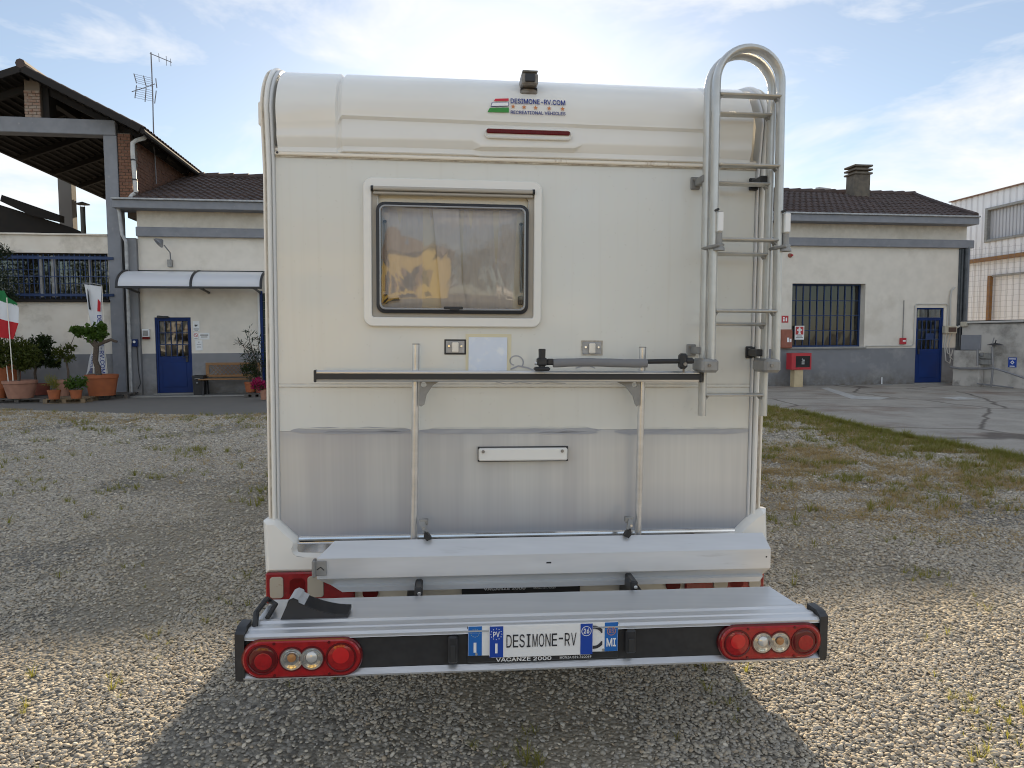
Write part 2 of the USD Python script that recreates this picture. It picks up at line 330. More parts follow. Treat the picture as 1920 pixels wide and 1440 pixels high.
def sheet(name, poly, z, m):
    mb = MB(); t = trimesh.creation.triangulate_polygon(Polygon(poly), engine='earcut')
    f = np.array(t[1]); v = np.c_[t[0], np.full(len(t[0]), z)]
    n = np.cross(v[f[:, 1]] - v[f[:, 0]], v[f[:, 2]] - v[f[:, 0]])[:, 2]; f[n < 0] = f[n < 0][:, ::-1]
    mb.add(v, f); return mb.build(name, m, kind='structure', smooth=False)
G = LK + 'gravel_ground'
sheet('ground', [(-400, -250), (400, -250), (400, 500), (-400, 500)], 0.0, G)
# concrete yard on the right, its near edge read off the photograph
edge = [tuple(ground(*p)[:2]) for p in ((1300, 743), (1450, 764), (1560, 788), (1640, 808), (1740, 827), (1830, 843), (1920, 862))]
e_end = (edge[-1][0] + 5, edge[-1][1] - 3.2)
yard = edge + [e_end, (40, 2), (40, 40), (edge[0][0] - 1, 40)]
bp = lambda u, y: tuple((B0 + b_u * u + b_in * y)[:2])
yard_poly = Polygon(edge + [e_end, (30, 2), (30, 24), bp(24.6, 0), bp(12.0, 0)])
sheet('concrete_yard', list(yard_poly.exterior.coords)[:-1], .004, LK + 'concrete_yard')
strip = [bp(-12, -.02), bp(-12, -1.6)] + [tuple(ground(*p)[:2]) for p in ((0, 764), (90, 771), (240, 776), (400, 779), (500, 776))] + [bp(6, -1.5), bp(6, -.02)]
sheet('asphalt_strip', strip, .004, LK + 'asphalt_strip')
# painted line on the concrete
pl = [ground(*p)[:2] for p in ((1538, 728), (1552, 727), (1606, 743), (1668, 746), (1648, 750), (1596, 748))]
sheet('painted_line', [tuple(p) for p in pl], .008, LK + 'road_paint')
pl = [ground(*p)[:2] for p in ((1762, 746), (1800, 744), (1836, 748), (1796, 750))]
sheet('painted_line', [tuple(p) for p in pl], .008, LK + 'road_paint')
mb = MB(); p = [B0 + b_u * u + b_in * y for u, y in ((-1.75, -.62), (3.6, -.45), (3.6, 0), (-1.75, 0))]
# low pavement in front of the left door
pav = MB(); pav.bx(-1.9, 6.0, -.62, -.006, -.05, .035)
pv = pav.mesh(); vv = (np.c_[pv[0], np.ones(len(pv[0]))] @ MB_F)[:, :3]
MB().add(vv, pv[1]).build('pavement', LK + 'pavement', kind='structure', smooth=False)

def in_yard(x, y): return shapely.contains_xy(yard_poly, x, y)
strip_poly = Polygon(strip)
def fb(x0, y0, x1, y1, off=0.0):
    """A photographed rectangle on the facade's plane (or 'off' in front): x0, x1, z0, z1."""
    a, b, c, d = F(x0, y0, off), F(x1, y0, off), F(x0, y1, off), F(x1, y1, off)
    return (a[0] + c[0]) / 2, (b[0] + d[0]) / 2, (c[1] + d[1]) / 2, (a[1] + b[1]) / 2

# ------------------------------------------------------------------ the long workshop building
bld = thing('workshop_building', 'long low white workshop with grey plinth, grey cornice and brown tiled roof', 'building', MB_F)
UL, UR, ZP = -1.12, 23.87, 1.16
dl = (-.77, .175, .07, 2.155); dr = (22.2, 23.17, .04, 2.44); wr = (17.93, 20.40, 1.21, 3.19)
hole = lambda r: sbox(r[0], r[2], r[1], r[3])
up = sbox(UL, ZP, UR, 5.12).difference(hole(dl)).difference(hole(dr)).difference(hole(wr))
lo = sbox(UL, -.3, UR, ZP).difference(hole(dl)).difference(hole(dr))
MB().plate(up, 0, .32).build('wall', LK + 'facade_white', bld, smooth=False)
MB().plate(lo, 0, .32).build('plinth', LK + 'plinth_grey', bld, smooth=False)
MB().bx(UL, UR, 8.7, 9.0, -.3, 5.12).bx(UL, UL + .3, .33, 8.7, -.3, 5.12).bx(UR - .3, UR, .33, 8.7, -.3, 5.12).build('wall', LK + 'facade_white', bld, smooth=False)
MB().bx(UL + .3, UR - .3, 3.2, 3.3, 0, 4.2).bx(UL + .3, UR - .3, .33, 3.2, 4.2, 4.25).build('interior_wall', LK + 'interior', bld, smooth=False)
MB().cbx(UL, 24.05, -.13, -.002, 4.335, 4.585, .012).build('string_course', LK + 'concrete_grey', bld)
CO = .46
zc1 = F(300, 373.5, CO)[1]; zc0 = F(300, 390.5, CO)[1]
MB().cbx(F(209, 380, CO)[0], F(1837, 405, CO)[0], -CO, .34, zc0, zc1 - .03, .01).build('cornice', LK + 'concrete_grey', bld)
MB().cbx(F(209, 380, CO)[0], F(1837, 405, CO)[0], -CO - .06, -CO + .10, zc1 - .028, zc1 + .022, .01).build('gutter', LK + 'zinc', bld)
# roof: waved tile rows on the front slope, hipped at the right end
ze = zc1 + .0; ye = -CO + .08; yr = 4.5; zr = F(1480, 361, -4.5)[1]
hip_r = F(1712, 371, -4.5)[0]; hip_e = F(1835, 403, CO)[0] - .02
ROWS = 13; rowv = []; mb = MB(); left = -1.05
for k in range(ROWS):
    t0, t1 = k / ROWS, (k + 1.25) / ROWS
    xr = hip_e + (hip_r - hip_e) * ((k + .5) / ROWS) ** 1.25
    xs = np.arange(left, xr + .036, .036); ph = xs / .215 * 2 * np.pi
    wv = .026 * np.maximum(np.sin(ph), -.45)
    L = np.hypot(yr - ye, zr - ze); ny, nz = -(zr - ze) / L, (yr - ye) / L
    rr = []
    for t, lift in ((t0, .052), (t0, .062), (t1, .018)):
        h = (wv if lift != .052 else wv - .03) + lift + .006 * np.sin(xs * 1.7 + k * 2.1)
        rr.append(np.c_[xs, ye + (yr - ye) * t + ny * h, ze + (zr - ze) * t + nz * h])
    n = len(xs); v = np.vstack(rr); f = [(i * n + j, i * n + j + 1, (i + 1) * n + j + 1, (i + 1) * n + j) for i in range(2) for j in range(n - 1)]
    mb.add(v, f)
mb.build('roof_tiles', LK + 'tile_brown', bld, kind='stuff', label='brown waved roof tiles in rows', smooth=False)
mb = MB()
mb.add([(left, ye, ze), (hip_e, ye, ze), (hip_r, yr, zr), (left, yr, zr)], [(0, 1, 2, 3)])
mb.add([(left, 9.4, ze), (hip_e, 9.4, ze), (hip_r, yr, zr), (left, yr, zr)], [(3, 2, 1, 0)])
mb.add([(hip_e, ye, ze), (hip_e, 9.4, ze), (hip_r, yr, zr)], [(0, 1, 2)])
mb.bx(left, hip_e, -.1, 9.4, ze - .05, ze - .01)
mb.build('roof', LK + 'tile_brown', bld, smooth=False)
mb = MB()                                                    # ridge and hip caps
for i in range(56):
    a = left + (hip_r - left) * i / 56; b = left + (hip_r - left) * (i + 1.12) / 56
    mb.tube([(a, yr, zr + .03), (b, yr, zr + .055)], [.11, .125], 8)
for i in range(13):
    a, b = i / 13, (i + 1.1) / 13
    q = lambda t: (hip_e + (hip_r - hip_e) * t ** 1.25, ye + (yr - ye) * t, ze + (zr - ze) * t + .06)
    mb.tube([q(a), q(b)], [.09, .10], 8)
mb.build('ridge_tile', LK + 'tile_brown', bld, kind='stuff', label='rounded ridge and hip tiles')
# chimney with three slabs
cy = -3.4
x0, x1, z0, z1 = fb(1603, 365, 1632, 318, cy); z0, z1 = min(z0, z1), max(z0, z1)
W('chimney_stone', (.155, .13, .10), .95, color2=(.10, .085, .07), scale=6, bump=.01, bscale=30)
ch = MB(); ch.cbx(x0, x1, -cy, -cy + .55, z0 - .8, z1 - .14, .02)
ch.cbx(x0 + .05, x1 - .05, -cy + .05, -cy + .5, z1 - .14, z1 + .12, .01)
cp = ch.build('chimney', LK + 'chimney_stone', bld)
for k in range(3):
    q = z1 - .16 + k * .135
    MB().cbx(x0 - .06, x1 + .06, -cy - .06, -cy + .61, q, q + .07, .018).build('slab', LK + 'chimney_stone', cp)
# doors
def door(r, cols, rows, gz, name_label, hinge_left=True, notice=False, transom=None):
    x0, x1, z0, z1 = r; fy = .05
    m = MB(); m.cbx(x0 + .05, x1 - .05, fy, fy + .05, z0, gz, .006)
    m.cbx(x0 + .16, x1 - .16, fy - .012, fy - .001, z0 + .16, gz - .16, .006)
    d = m.build('door', LK + 'door_blue', bld, name_label)
    fr = MB()
    for a, b in ((x0 + .002, x0 + .05), (x1 - .05, x1 - .002)): fr.cbx(a, b, fy - .02, fy + .07, z0, z1 - .002, .005)
    fr.cbx(x0 + .05, x1 - .05, fy - .02, fy + .07, z1 - .05, z1 - .002, .005)
    if transom: fr.cbx(x0 + .05, x1 - .05, fy - .02, fy + .07, transom, transom + .04, .005)
    fr.cbx(x0 + .051, x0 + .10, fy, fy + .05, gz, (transom or z1 - .05), .004); fr.cbx(x1 - .10, x1 - .051, fy, fy + .05, gz, (transom or z1 - .05), .004)
    fr.cbx(x0 + .10, x1 - .10, fy, fy + .05, (transom or z1 - .05) - .05, (transom or z1 - .05) - .001, .004)
    fr.build('frame', LK + 'door_blue', d)
    gx0, gx1, gz1 = x0 + .10, x1 - .10, (transom or z1 - .05) - .05
    for i in range(1, cols):
        q = gx0 + (gx1 - gx0) * i / cols; MB().bx(q - .012, q + .012, fy - .004, fy + .03, gz, gz1).build('glazing_bar', LK + 'bar_blue', d, smooth=False)
    for j in range(1, rows):
        q = gz + (gz1 - gz) * j / rows; MB().bx(gx0, gx1, fy - .007, fy + .027, q - .012, q + .012).build('glazing_bar', LK + 'bar_blue', d, smooth=False)
    for i in range(cols):
        for j in range(rows):
            a, b = gx0 + (gx1 - gx0) * i / cols + .012, gx0 + (gx1 - gx0) * (i + 1) / cols - .012; c, e = gz + (gz1 - gz) * j / rows + .012, gz + (gz1 - gz) * (j + 1) / rows - .012
            t = rng.normal(0, .0008, 4)
            MB().add([(a, fy + .02 + t[0], c), (b, fy + .02 + t[1], c), (b, fy + .02 + t[2], e), (a, fy + .02 + t[3], e)], [(0, 1, 2, 3)]).build('pane', LK + 'window_glass', d, smooth=False)
    if transom: MB().bx(x0 + .05, x1 - .05, fy + .02, fy + .026, transom + .04, z1 - .05).build('pane', LK + 'window_glass', d, smooth=False)
    MB().bx(x0 - .06, x1 + .04, -.10, .05, z0 - .045, z0 - .005).build('threshold', LK + 'pavement', bld, smooth=False)
    hx = x1 - .14 if hinge_left else x0 + .14
    MB().cbx(hx - .03, hx + .03, fy - .03, fy, gz - .16, gz + .02, .004).tube([(hx, fy - .02, gz - .03), (hx, fy - .07, gz - .03), (hx - .10, fy - .07, gz - .03)], .010, 8).build('handle', LK + 'dark_metal', d)
    return d
d1 = door(dl, 5, 3, 1.08, 'blue metal door with fifteen small panes', True)
MB().cbx(-.70, -.40, -.02, .04, 2.13, 2.19, .008).bar((-.68, -.03, 2.20), (-.36, -.05, 2.16), .02, .012).build('door_closer', LK + 'dark_metal', d1)
d2 = door(dr, 5, 3, 1.12, 'blue metal door with transom light above', False, transom=2.09)
x0, x1, z0, z1 = fb(1737, 625, 1752, 637, 0); MB().bx(x0, x1, .028, .032, z0, z1).build('notice', LK + 'bar_blue', d2, 'small blue notice on the glass', smooth=False)
# conduit round the right door, window ledge line
W('conduit', (.50, .485, .45), .6)
m = MB(); o = -.03
m.tube([(20.45, o, 1.235), (22.05, o, 1.235), (22.12, o, 1.30), (22.12, o, 2.50), (22.16, o, 2.56), (23.22, o, 2.56), (23.28, o, 2.50), (23.28, o, 1.75)], .018, 6)
m.build('conduit', LK + 'conduit', bld)
# barred window on the right
wx0, wx1, wz0, wz1 = wr; gy = .24
win = MB(); win.bx(wx0, wx1, gy, gy + .06, wz0, wz0 + .05).bx(wx0, wx1, gy, gy + .06, wz1 - .05, wz1).bx(wx0, wx0 + .05, gy, gy + .06, wz0 + .05, wz1 - .05).bx(wx1 - .05, wx1, gy, gy + .06, wz0 + .05, wz1 - .05)
wp = win.build('window', LK + 'bar_blue', bld, 'large square window glazed in a blue steel grid', smooth=False)
cx = np.linspace(wx0 + .05, wx1 - .05, 11); cz = np.linspace(wz0 + .05, wz1 - .05, 5)
for i, q in enumerate(cx[1:-1]): MB().bx(q - .013, q + .013, gy + .002, gy + .05, wz0 + .05, wz1 - .05).build('glazing_bar', LK + 'bar_blue', wp, smooth=False)
for q in cz[1:-1]: MB().bx(wx0 + .05, wx1 - .05, gy - .002, gy + .046, q - .013, q + .013).build('glazing_bar', LK + 'bar_blue', wp, smooth=False)
for i in range(10):
    for j in range(4):
        t = rng.normal(0, .0012, 4); a, b, c, e = cx[i] + .013, cx[i + 1] - .013, cz[j] + .013, cz[j + 1] - .013
        MB().add([(a, gy + .03 + t[0], c), (b, gy + .03 + t[1], c), (b, gy + .03 + t[2], e), (a, gy + .03 + t[3], e)], [(0, 1, 2, 3)]).build('pane', LK + 'window_glass', wp, smooth=False)
MB().cbx(wx0 - .35, wx1 + .06, -.05, .23, wz0 - .055, wz0 - .003, .006).build('sill', LK + 'pavement', wp)
# pilasters, downpipes at both ends
x0, x1, _, _ = fb(240, 500, 262, 700, .12)
MB().cbx(x0, -1.122, -.12, .3, -.2, F(250, 446, .12)[1], .01).build('pilaster', LK + 'plinth_grey', bld)
dp = MB(); pt = [F(*q, .22) for q in ((222, 391), (224, 400), (229, 440), (236, 452), (237, 468), (246, 736))]
dp.tube([(x, -.22, z) for x, z in pt], .048, 10)
for q in (520, 640): x, z = F(241 if q < 600 else 243.5, q, .22); dp.cyl((x, -.22, z - .05), (x, -.22, z + .05), .056)
dp.build('downpipe', LK + 'zinc', bld)
W('pilaster_dark', (.10, .11, .12), .7, color2=(.06, .065, .07), scale=5)
x0, x1, z0, z1 = fb(1796.5, 468, 1816, 720, .05)
MB().cbx(23.62, 23.95, -.05, .3, -.2, 4.33, .01).build('pilaster', LK + 'pilaster_dark', bld)
m = MB(); m.tube([(23.80, -.11, 4.32), (23.80, -.11, .2)], .05, 10); m.tube([(23.68, -.09, 4.3), (23.68, -.09, 1.2)], .022, 8); m.build('downpipe', LK + 'pilaster_dark', bld)

# ------------------------------------------------------------------ the motorhome
W('gelcoat', (.80, .735, .60), .24, color2=(.77, .70, .56), scale=1.2, coat=.3, third=((.58, .50, .38), 9., .66, .82))
W('cap_plastic', (.76, .745, .70), .28, color2=(.735, .715, .665), scale=2., coat=.2)
W('trim_white', (.78, .72, .62), .35, third=((.42, .33, .22), 14., .60, .74), stretch=(1, 1, .25))
W('seal_dirty', (.36, .31, .25), .7, color2=(.60, .56, .48), scale=25, stretch=(1, 1, 1))
W('alu', (.66, .66, .66), .30, .9, color2=(.56, .56, .56), scale=20, stretch=(.2, 1, 1), bump=.0006, bscale=180)
W('alu_ladder', (.60, .595, .565), .36, .8, color2=(.52, .51, .48), scale=9, bump=.0005, bscale=200)
W('alu_matt', (.66, .665, .67), .36, .6, color2=(.60, .605, .61), scale=6, stretch=(.3, 3, 3), third=((.45, .445, .43), 5., .63, .80))
W('polished', (.80, .79, .77), .12, .9, color2=(.70, .68, .64), scale=5)
W('bracket_grey', (.30, .295, .28), .5, .4, color2=(.23, .225, .215), scale=14)
W('trim_alu', (.62, .62, .61), .45, .35)
W('rubber', (.022, .022, .022), .6)
W('foam_grey', (.19, .19, .195), .95, bump=.002, bscale=120)
W('seal_black', (.02, .02, .022), .45)
W('steel_dirty', (.30, .28, .25), .5, .7, color2=(.20, .17, .14), scale=40)
# printed lower half of the rear wall: grey with soft vertical streaks, bluish towards its lower edge
usdkit.material(stage, LK + 'printed_grey', {
    'co': ('geometry', {}), 'sp': ('separate_xyz', {}), 'zr': ('map_range', {'from_min': .72, 'from_max': 1.17}),
    'ramp': ('rgb_ramp', {'ramp': [(0, (.33, .34, .365)), (.16, (.45, .45, .455)), (.45, (.56, .55, .52)), (.8, (.57, .56, .525)), (.95, (.50, .50, .49)), (1, (.45, .46, .475))]}),
    'm': ('mapping', {'scale': (5.0, 1, .35)}), 'n': ('noise_texture', {'scale': 1.2, 'detail': 3.}), 'nr': ('map_range', {'from_min': .40, 'from_max': .66, 'clamp': True}),
    'mx': ('mix_color', {'b': (.33, .315, .33)}), 'mf': ('math', {'math_type': 'multiply', 'value2': .45}),
    'm2': ('mapping', {'scale': (90., 1, 1.5)}), 'n2': ('noise_texture', {'scale': 1., 'detail': 2.}), 'r2': ('map_range', {'to_min': .93, 'to_max': 1.07}), 'h': ('hsv', {}),
    'p': ('principled_bsdf', {'roughness': .24, 'coat_weight': .4, 'metallic': .15})},
    [('co.position', 'sp.vector'), ('sp.z', 'zr.value'), ('zr.result', 'ramp.fac'), ('co.position', 'm.vector'), ('m.vector', 'n.vector'), ('n.fac', 'nr.value'), ('nr.result', 'mf.value1'),
     ('mf.value', 'mx.fac'), ('ramp.color', 'mx.a'), ('co.position', 'm2.vector'), ('m2.vector', 'n2.vector'), ('n2.fac', 'r2.value'), ('r2.result', 'h.value'), ('mx.result', 'h.color'), ('h.color', 'p.base_color')], surface='p.BSDF')
W('print_blue', (.31, .32, .35), .3, color2=(.39, .395, .41), scale=5, stretch=(1, 1, 8))
W('print_line', (.36, .37, .40), .4)
W('print_pale', (.56, .56, .52), .3)
usdkit.material(stage, LK + 'gelcoat_rear', {
    'g': ('geometry', {}), 'n': ('noise_texture', {'scale': 1.1, 'detail': 4.}), 'r': ('rgb_ramp', {'ramp': [(0, (.66, .66, .62)), (.4, (.66, .66, .62)), (.65, (.655, .64, .575)), (1, (.655, .64, .575))]}),
    'm': ('mapping', {'scale': (34., 34., .9)}), 'n2': ('noise_texture', {'scale': 1., 'detail': 5., 'roughness': .6}), 'r2': ('map_range', {'from_min': .54, 'from_max': .80, 'to_min': 0., 'to_max': .16, 'clamp': True}), 'mx': ('mix_color', {'b': (.50, .455, .37)}),
    'n3': ('noise_texture', {'scale': 60., 'detail': 3.}), 'r3': ('map_range', {'from_min': .66, 'from_max': .74, 'to_min': 0., 'to_max': .16, 'clamp': True}), 'm3': ('mix_color', {'b': (.40, .36, .29)}),
    'bn': ('noise_texture', {'scale': 2.2, 'detail': 1.}), 'b': ('bump', {'strength': .12, 'distance': .01}), 'rr': ('map_range', {'from_min': .35, 'from_max': .7, 'to_min': .16, 'to_max': .34}),
    'p': ('principled_bsdf', {'coat_weight': .35, 'coat_roughness': .06})},
    [('g.position', 'n.vector'), ('n.fac', 'r.fac'), ('g.position', 'm.vector'), ('m.vector', 'n2.vector'), ('n2.fac', 'r2.value'), ('r2.result', 'mx.fac'), ('r.color', 'mx.a'), ('g.position', 'n3.vector'), ('n3.fac', 'r3.value'), ('r3.result', 'm3.fac'), ('mx.result', 'm3.a'),
     ('m3.result', 'p.base_color'), ('g.position', 'bn.vector'), ('bn.fac', 'b.height'), ('b.normal', 'p.normal'), ('n.fac', 'rr.value'), ('rr.result', 'p.roughness')], surface='p.BSDF')
mh = thing('motorhome', 'white motorhome seen from behind with roof ladder and rear carrier rack', 'motorhome', MV_F)
XL, XR = V(499, 600)[0], V(1436, 600)[0]
zj = V(960, 303)[1]; zw = V(960, 806)[1]; zb = V(960, 1000)[1]
# shell: box body with rounded roof edges, over-cab nose and cab
prof = [(.022, .52), (.022, zj), (.05, zj + .1), (.12, 2.66), (.22, 2.75), (.36, 2.79), (2.9, 2.80), (3.9, 2.78), (4.7, 2.62), (5.05, 2.36), (5.02, 2.12), (4.3, 1.95), (4.12, 1.80), (4.12, .45), (3.0, .42), (1.6, .42), (.6, .46)]
MB().prof_x(prof, XL + .012, XR - .012).build('body_shell', LK + 'gelcoat', mh)
cab = [(4.125, .42), (4.125, 1.95), (4.55, 1.90), (5.15, 1.30), (5.75, 1.12), (5.9, .9), (5.9, .45)]
MB().prof_x(cab, XL + .18, XR - .18).build('cab', LK + 'gelcoat', mh)
for sx in (XL + .14, XR - .36):
    for wy in (1.35, 4.9):
        w = MB(); w.lathe([(.20, -.11), (.31, -.11), (.33, -.08), (.335, 0), (.33, .08), (.31, .11), (.20, .11), (.20, -.11)], sides=32)
        v, f = w.mesh(); v = np.c_[v[:, 2] + sx + .11, v[:, 1] + wy, v[:, 0] + .335 + .05]
        wl = MB().add(v, f).build('wheel', LK + 'rubber', mh)
        w = MB(); w.lathe([(.0, -.09), (.15, -.09), (.20, -.10), (.20, .10), (.15, .07), (0, .07)], sides=24); v, f = w.mesh()
        MB().add(np.c_[v[:, 2] + sx + .11, v[:, 1] + wy, v[:, 0] + .385], f).build('rim', LK + 'zinc', wl)
# rear wall: plain upper panel, printed lower panel, belt moulding
pxl, pxr = V(521, 600)[0], V(1409, 600)[0]
wx = V(848, 475)[0]; wzc = V(848, 475)[1]
w_l, w_t = V(700, 350); w_r, w_b = V(999, 598)
wcx, wcz = (V(690, 470)[0] + V(1009, 470)[0]) / 2, (V(848, 344)[1] + V(848, 607)[1]) / 2
up = Polygon([(pxl, zw), (pxr, zw), (pxr, zj), (pxl, zj)]).difference(sbox(wcx - .33, wcz - .285, wcx + .33, wcz + .285))
MB().plate(up, .0, .02).build('rear_panel', LK + 'gelcoat_rear', mh, 'plain cream upper rear wall', smooth=False)
MB().plate(sbox(pxl, zb - .16, pxr, zw - .001), .0, .02).build('rear_panel', LK + 'printed_grey', mh, 'grey printed lower rear wall', smooth=False)
zbelt = V(960, 723)[1]
m = MB(); m.cbx(pxl, pxr, -.0035, -.0005, zbelt - .006, zbelt + .006, .002); bp_ = m.build('belt_moulding', LK + 'gelcoat_rear', mh)
m = MB(); m.bx(pxl, pxr, -.0015, -.0003, zbelt - .0085, zbelt - .0062).bx(pxl, pxr, -.0015, -.0003, zbelt + .0062, zbelt + .0085); m.build('seal_line', LK + 'seal_dirty', bp_, smooth=False)
# printed brush strokes along the top of the grey zone and wave scrolls
def stroke(px0, px1, py, th, m, y):
    x0, z = V(px0, py); x1, _ = V(px1, py); n = 40; xs = np.linspace(x0, x1, n); s = np.linspace(0, 1, n)
    env = np.clip(np.minimum(s * 9, (1 - s) * 6), 0, 1) ** .6; j = .0016 * np.sin(xs * 31 + py) + .001 * np.sin(xs * 83)
    t = z + th * env * .5 + j; b = z - th * env * .5 + j * .4
    return Polygon(np.r_[np.c_[xs, t], np.c_[xs[::-1], b[::-1]]]).buffer(0)
m = MB(); n_ = MB(); q_ = MB()
for a, b, py, th in ((545, 770, 807, .022), (785, 1125, 808, .025), (1152, 1405, 810, .022), (600, 772, 811, .012), (1010, 1120, 811, .012)):
    s_ = stroke(a, b, py, th, m, 0); n_.plate(s_, -.0012, -.0004); q_.plate(s_.buffer(.0014).difference(s_.buffer(-.0004)), -.0018, -.0013)
for a, b, py, th in ((560, 765, 803.5, .006), (800, 1110, 803, .007), (1190, 1395, 803.5, .006)):
    m.plate(stroke(a, b, py, th, m, 0), -.0024, -.0019)
n_.build('printed_stroke', LK + 'print_blue', mh, 'blue grey brush strokes printed on the rear wall', smooth=False)
q_.build('printed_stroke', LK + 'print_line', mh, smooth=False); m.build('printed_stroke', LK + 'print_pale', mh, smooth=False)
def curve_strip(pts, w):
    return shapely.LineString([V(*p) for p in pts]).buffer(w / 2, cap_style='round')
m = MB()
sw = [(966 + 15 * math.cos(t) * (1 - t / 9), 678 - 13 * math.sin(t) * (1 - t / 9)) for t in np.linspace(-.6, 4.3, 24)]
m.plate(curve_strip(sw, .006), -.0014, -.0004); m.plate(curve_strip([(958, 692), (972, 686), (990, 690), (1000, 694)], .007), -.0022, -.0016)
m.plate(curve_strip([(930, 716), (950, 720), (975, 716), (1000, 720), (1030, 716), (1060, 719)], .003), -.0014, -.0004)
m.plate(curve_strip([(1080, 690), (1100, 684), (1115, 690)], .005), -.0014, -.0004)
m.build('printed_scroll', LK + 'print_blue', mh, 'blue wave scroll printed behind the rack bar', smooth=False)
# moulded cap over the rear edge of the roof, lofted along the width
E_AY, E_CY = .36, .32
KP = .45
def cap_profile(px, yb0, yb1, yl, ledge, bulge=0.0, groove=False):
    j = V(px, yb0 + 10, .02)[1]; z1, z2 = V(px, yb0, .03)[1], V(px, yb1, .07)[1]; zl = V(px, yl, .075)[1]
    ztop = 1.6 + 0.0 + (V(960, 152)[1] - V0[2] - 1.6)                # z of the silhouette ray at the rear wall
    k = (ztop - 1.6 + .0) / 3.2; c = zl + .03
    best = None
    for b in np.linspace(.05, .6, 400):                              # the curve's height that just touches the silhouette ray
        ph = np.linspace(0, np.pi / 2, 60); s = ((c + b * np.sin(ph) - 1.6) / (3.2 + E_CY - E_AY * np.cos(ph))).max()
        if s >= k: best = b; break
    p = [(-.030, j - .004), (-.038, j), (-.030, z1), (-.070 - bulge, z2), (-.076 - bulge, z2 + .012), (-.070 - bulge * .6, (z2 + zl) / 2), (-.060 if ledge else -.076, zl - .012), (-.090 if ledge else -.086, zl), (-.090 if ledge else -.086, zl + .012)]
    if groove: p = [(y + .012, z) for y, z in p]
    ph = np.linspace(.10, np.pi / 2, 14); gq = .012 if groove else 0.; p += [(E_CY - (E_AY + .008 - gq) * math.cos(a), c + (best or .25) * math.sin(a) - gq * math.sin(a)) for a in ph]
    p = [((y * KP if i < 9 else y), z) for i, (y, z) in enumerate(p)]; return p + [(E_CY + .3, p[-1][1])]
secs = []
for px, a in ((516.5, (273, 253, 222, False)), (628, (275, 255, 223, False)), (632, (275, 255, 222, False, 0., True)), (637, (273, 256, 214, True, 0., True)), (641, (272, 257, 211, True)), (760, (275, 259, 216, True)), (886, (279, 262, 221, True)), (902, (281, 271, 222, True, .012)),
              (985, (282.5, 272.5, 225, True, .012)), (1078, (285, 274, 228, True, .012)), (1094, (285.5, 268, 229, True)), (1200, (289, 271, 233, True)), (1328, (292.5, 275, 238, True)), (1332, (293, 276, 240, True, 0., True)), (1337, (295, 279, 249, False, 0., True)), (1341, (296, 280, 250, False)), (1413.5, (299, 281, 252, False))):
    x = V(px, 250, .05)[0]; secs.append((x, cap_profile(px, *a)))
n = len(secs[0][1]); v = np.array([(x, y, z) for x, p in secs for y, z in p])
f = [(i * n + j, (i + 1) * n + j, (i + 1) * n + j + 1, i * n + j + 1) for i in range(len(secs) - 1) for j in range(n - 1)]
capm = MB().add(v, f)
for k_ in (0, len(secs) - 1):
    pp_ = secs[k_][1] + [(secs[k_][1][-1][0], secs[k_][1][0][1])]; tt_ = trimesh.creation.triangulate_polygon(Polygon(pp_).buffer(0), engine='earcut'); capm.add(np.c_[np.full(len(tt_[0]), secs[k_][0]), tt_[0]], np.array(tt_[1]))
cap = capm.build('roof_cap', LK + 'cap_plastic', mh, smooth=28)
# joint rail under the cap with stained sealant
m = MB(); m.cbx(pxl, pxr, -.016, -.0005, zj - .003, zj + .012, .004).cbx(pxl, pxr, -.011, -.0005, zj + .015, zj + .027, .003); jr = m.build('joint_rail', LK + 'trim_white', mh)
m = MB(); m.bx(pxl, pxr, -.009, -.0006, zj + .0121, zj + .0149).bx(pxl, pxr, -.006, -.0006, zj - .009, zj - .0031).bx(pxl, pxr, -.0085, -.0006, zj + .0271, zj + .032); m.build('sealant', LK + 'seal_dirty', jr, smooth=False)
m = MB(); x, z = V(519, 296); m.cyl((x + .006, -.018, zj + .006), (x + .006, -.001, zj + .006), .005); x, z = V(1412, 322); m.cyl((x - .01, -.02, zj + .01), (x - .01, -.001, zj + .01), .006); m.build('screw', LK + 'dark_metal', jr)
# corner trims, running over the roof edge
def trim(x, r, ry, y, m, n_='corner_trim', dz=0.):
    c = V(900, 221, .075)[1] + .03; pts = [(x, y, zb + .02), (x, y, 1.2), (x, y, 1.8), (x, y, zj)]
    for a in np.linspace(.0, np.pi / 2, 14): pts.append((x, E_CY - (E_CY - y) * math.cos(a), c - .03 + (.275 + dz) * math.sin(a)))
    pts.append((x, 1.2, pts[-1][2] + .004))
    return MB().tube(pts, r, 12, ry=ry, up=(0, 0, 1)).build(n_, m, mh)
xa, xb = V(507, 600)[0], V(516.5, 600)[0]
def trim2(xc, hw, y0, m, name='corner_trim', dz=0., lab=None):
    """Half-round strip xc +- hw standing off the wall to y0, over the roof edge."""
    c = V(900, 221, .075)[1] + .03
    path = [(zb + .02, 0.)]; P = []
    for z in (zb + .03, 1.2, 1.8, zj - .06): P.append((0., z, 0.))
    pc = np.array((secs[0] if xc < 0 else secs[-1])[1])[8:]; tg = np.gradient(pc, axis=0)
    for (y, z), (ty, tz) in zip(pc, tg): P.append((y + .012, z, max(0., math.atan2(ty, tz))))
    P.append((1.4, P[-1][1], np.pi / 2))
    rs = []
    for y, z, a in P:
        ny, nz = -math.cos(a), math.sin(a); r = []
        for t in np.linspace(0, np.pi, 7): d = -y0 * math.sin(t); r.append((xc - hw * math.cos(t), y + ny * d, z + nz * d))
        r.append((xc + hw, y - ny * .05, z - nz * .05)); r.append((xc - hw, y - ny * .05, z - nz * .05)); rs.append(np.array(r))
    return MB().rings(rs, True, True).build(name, m, mh, lab)
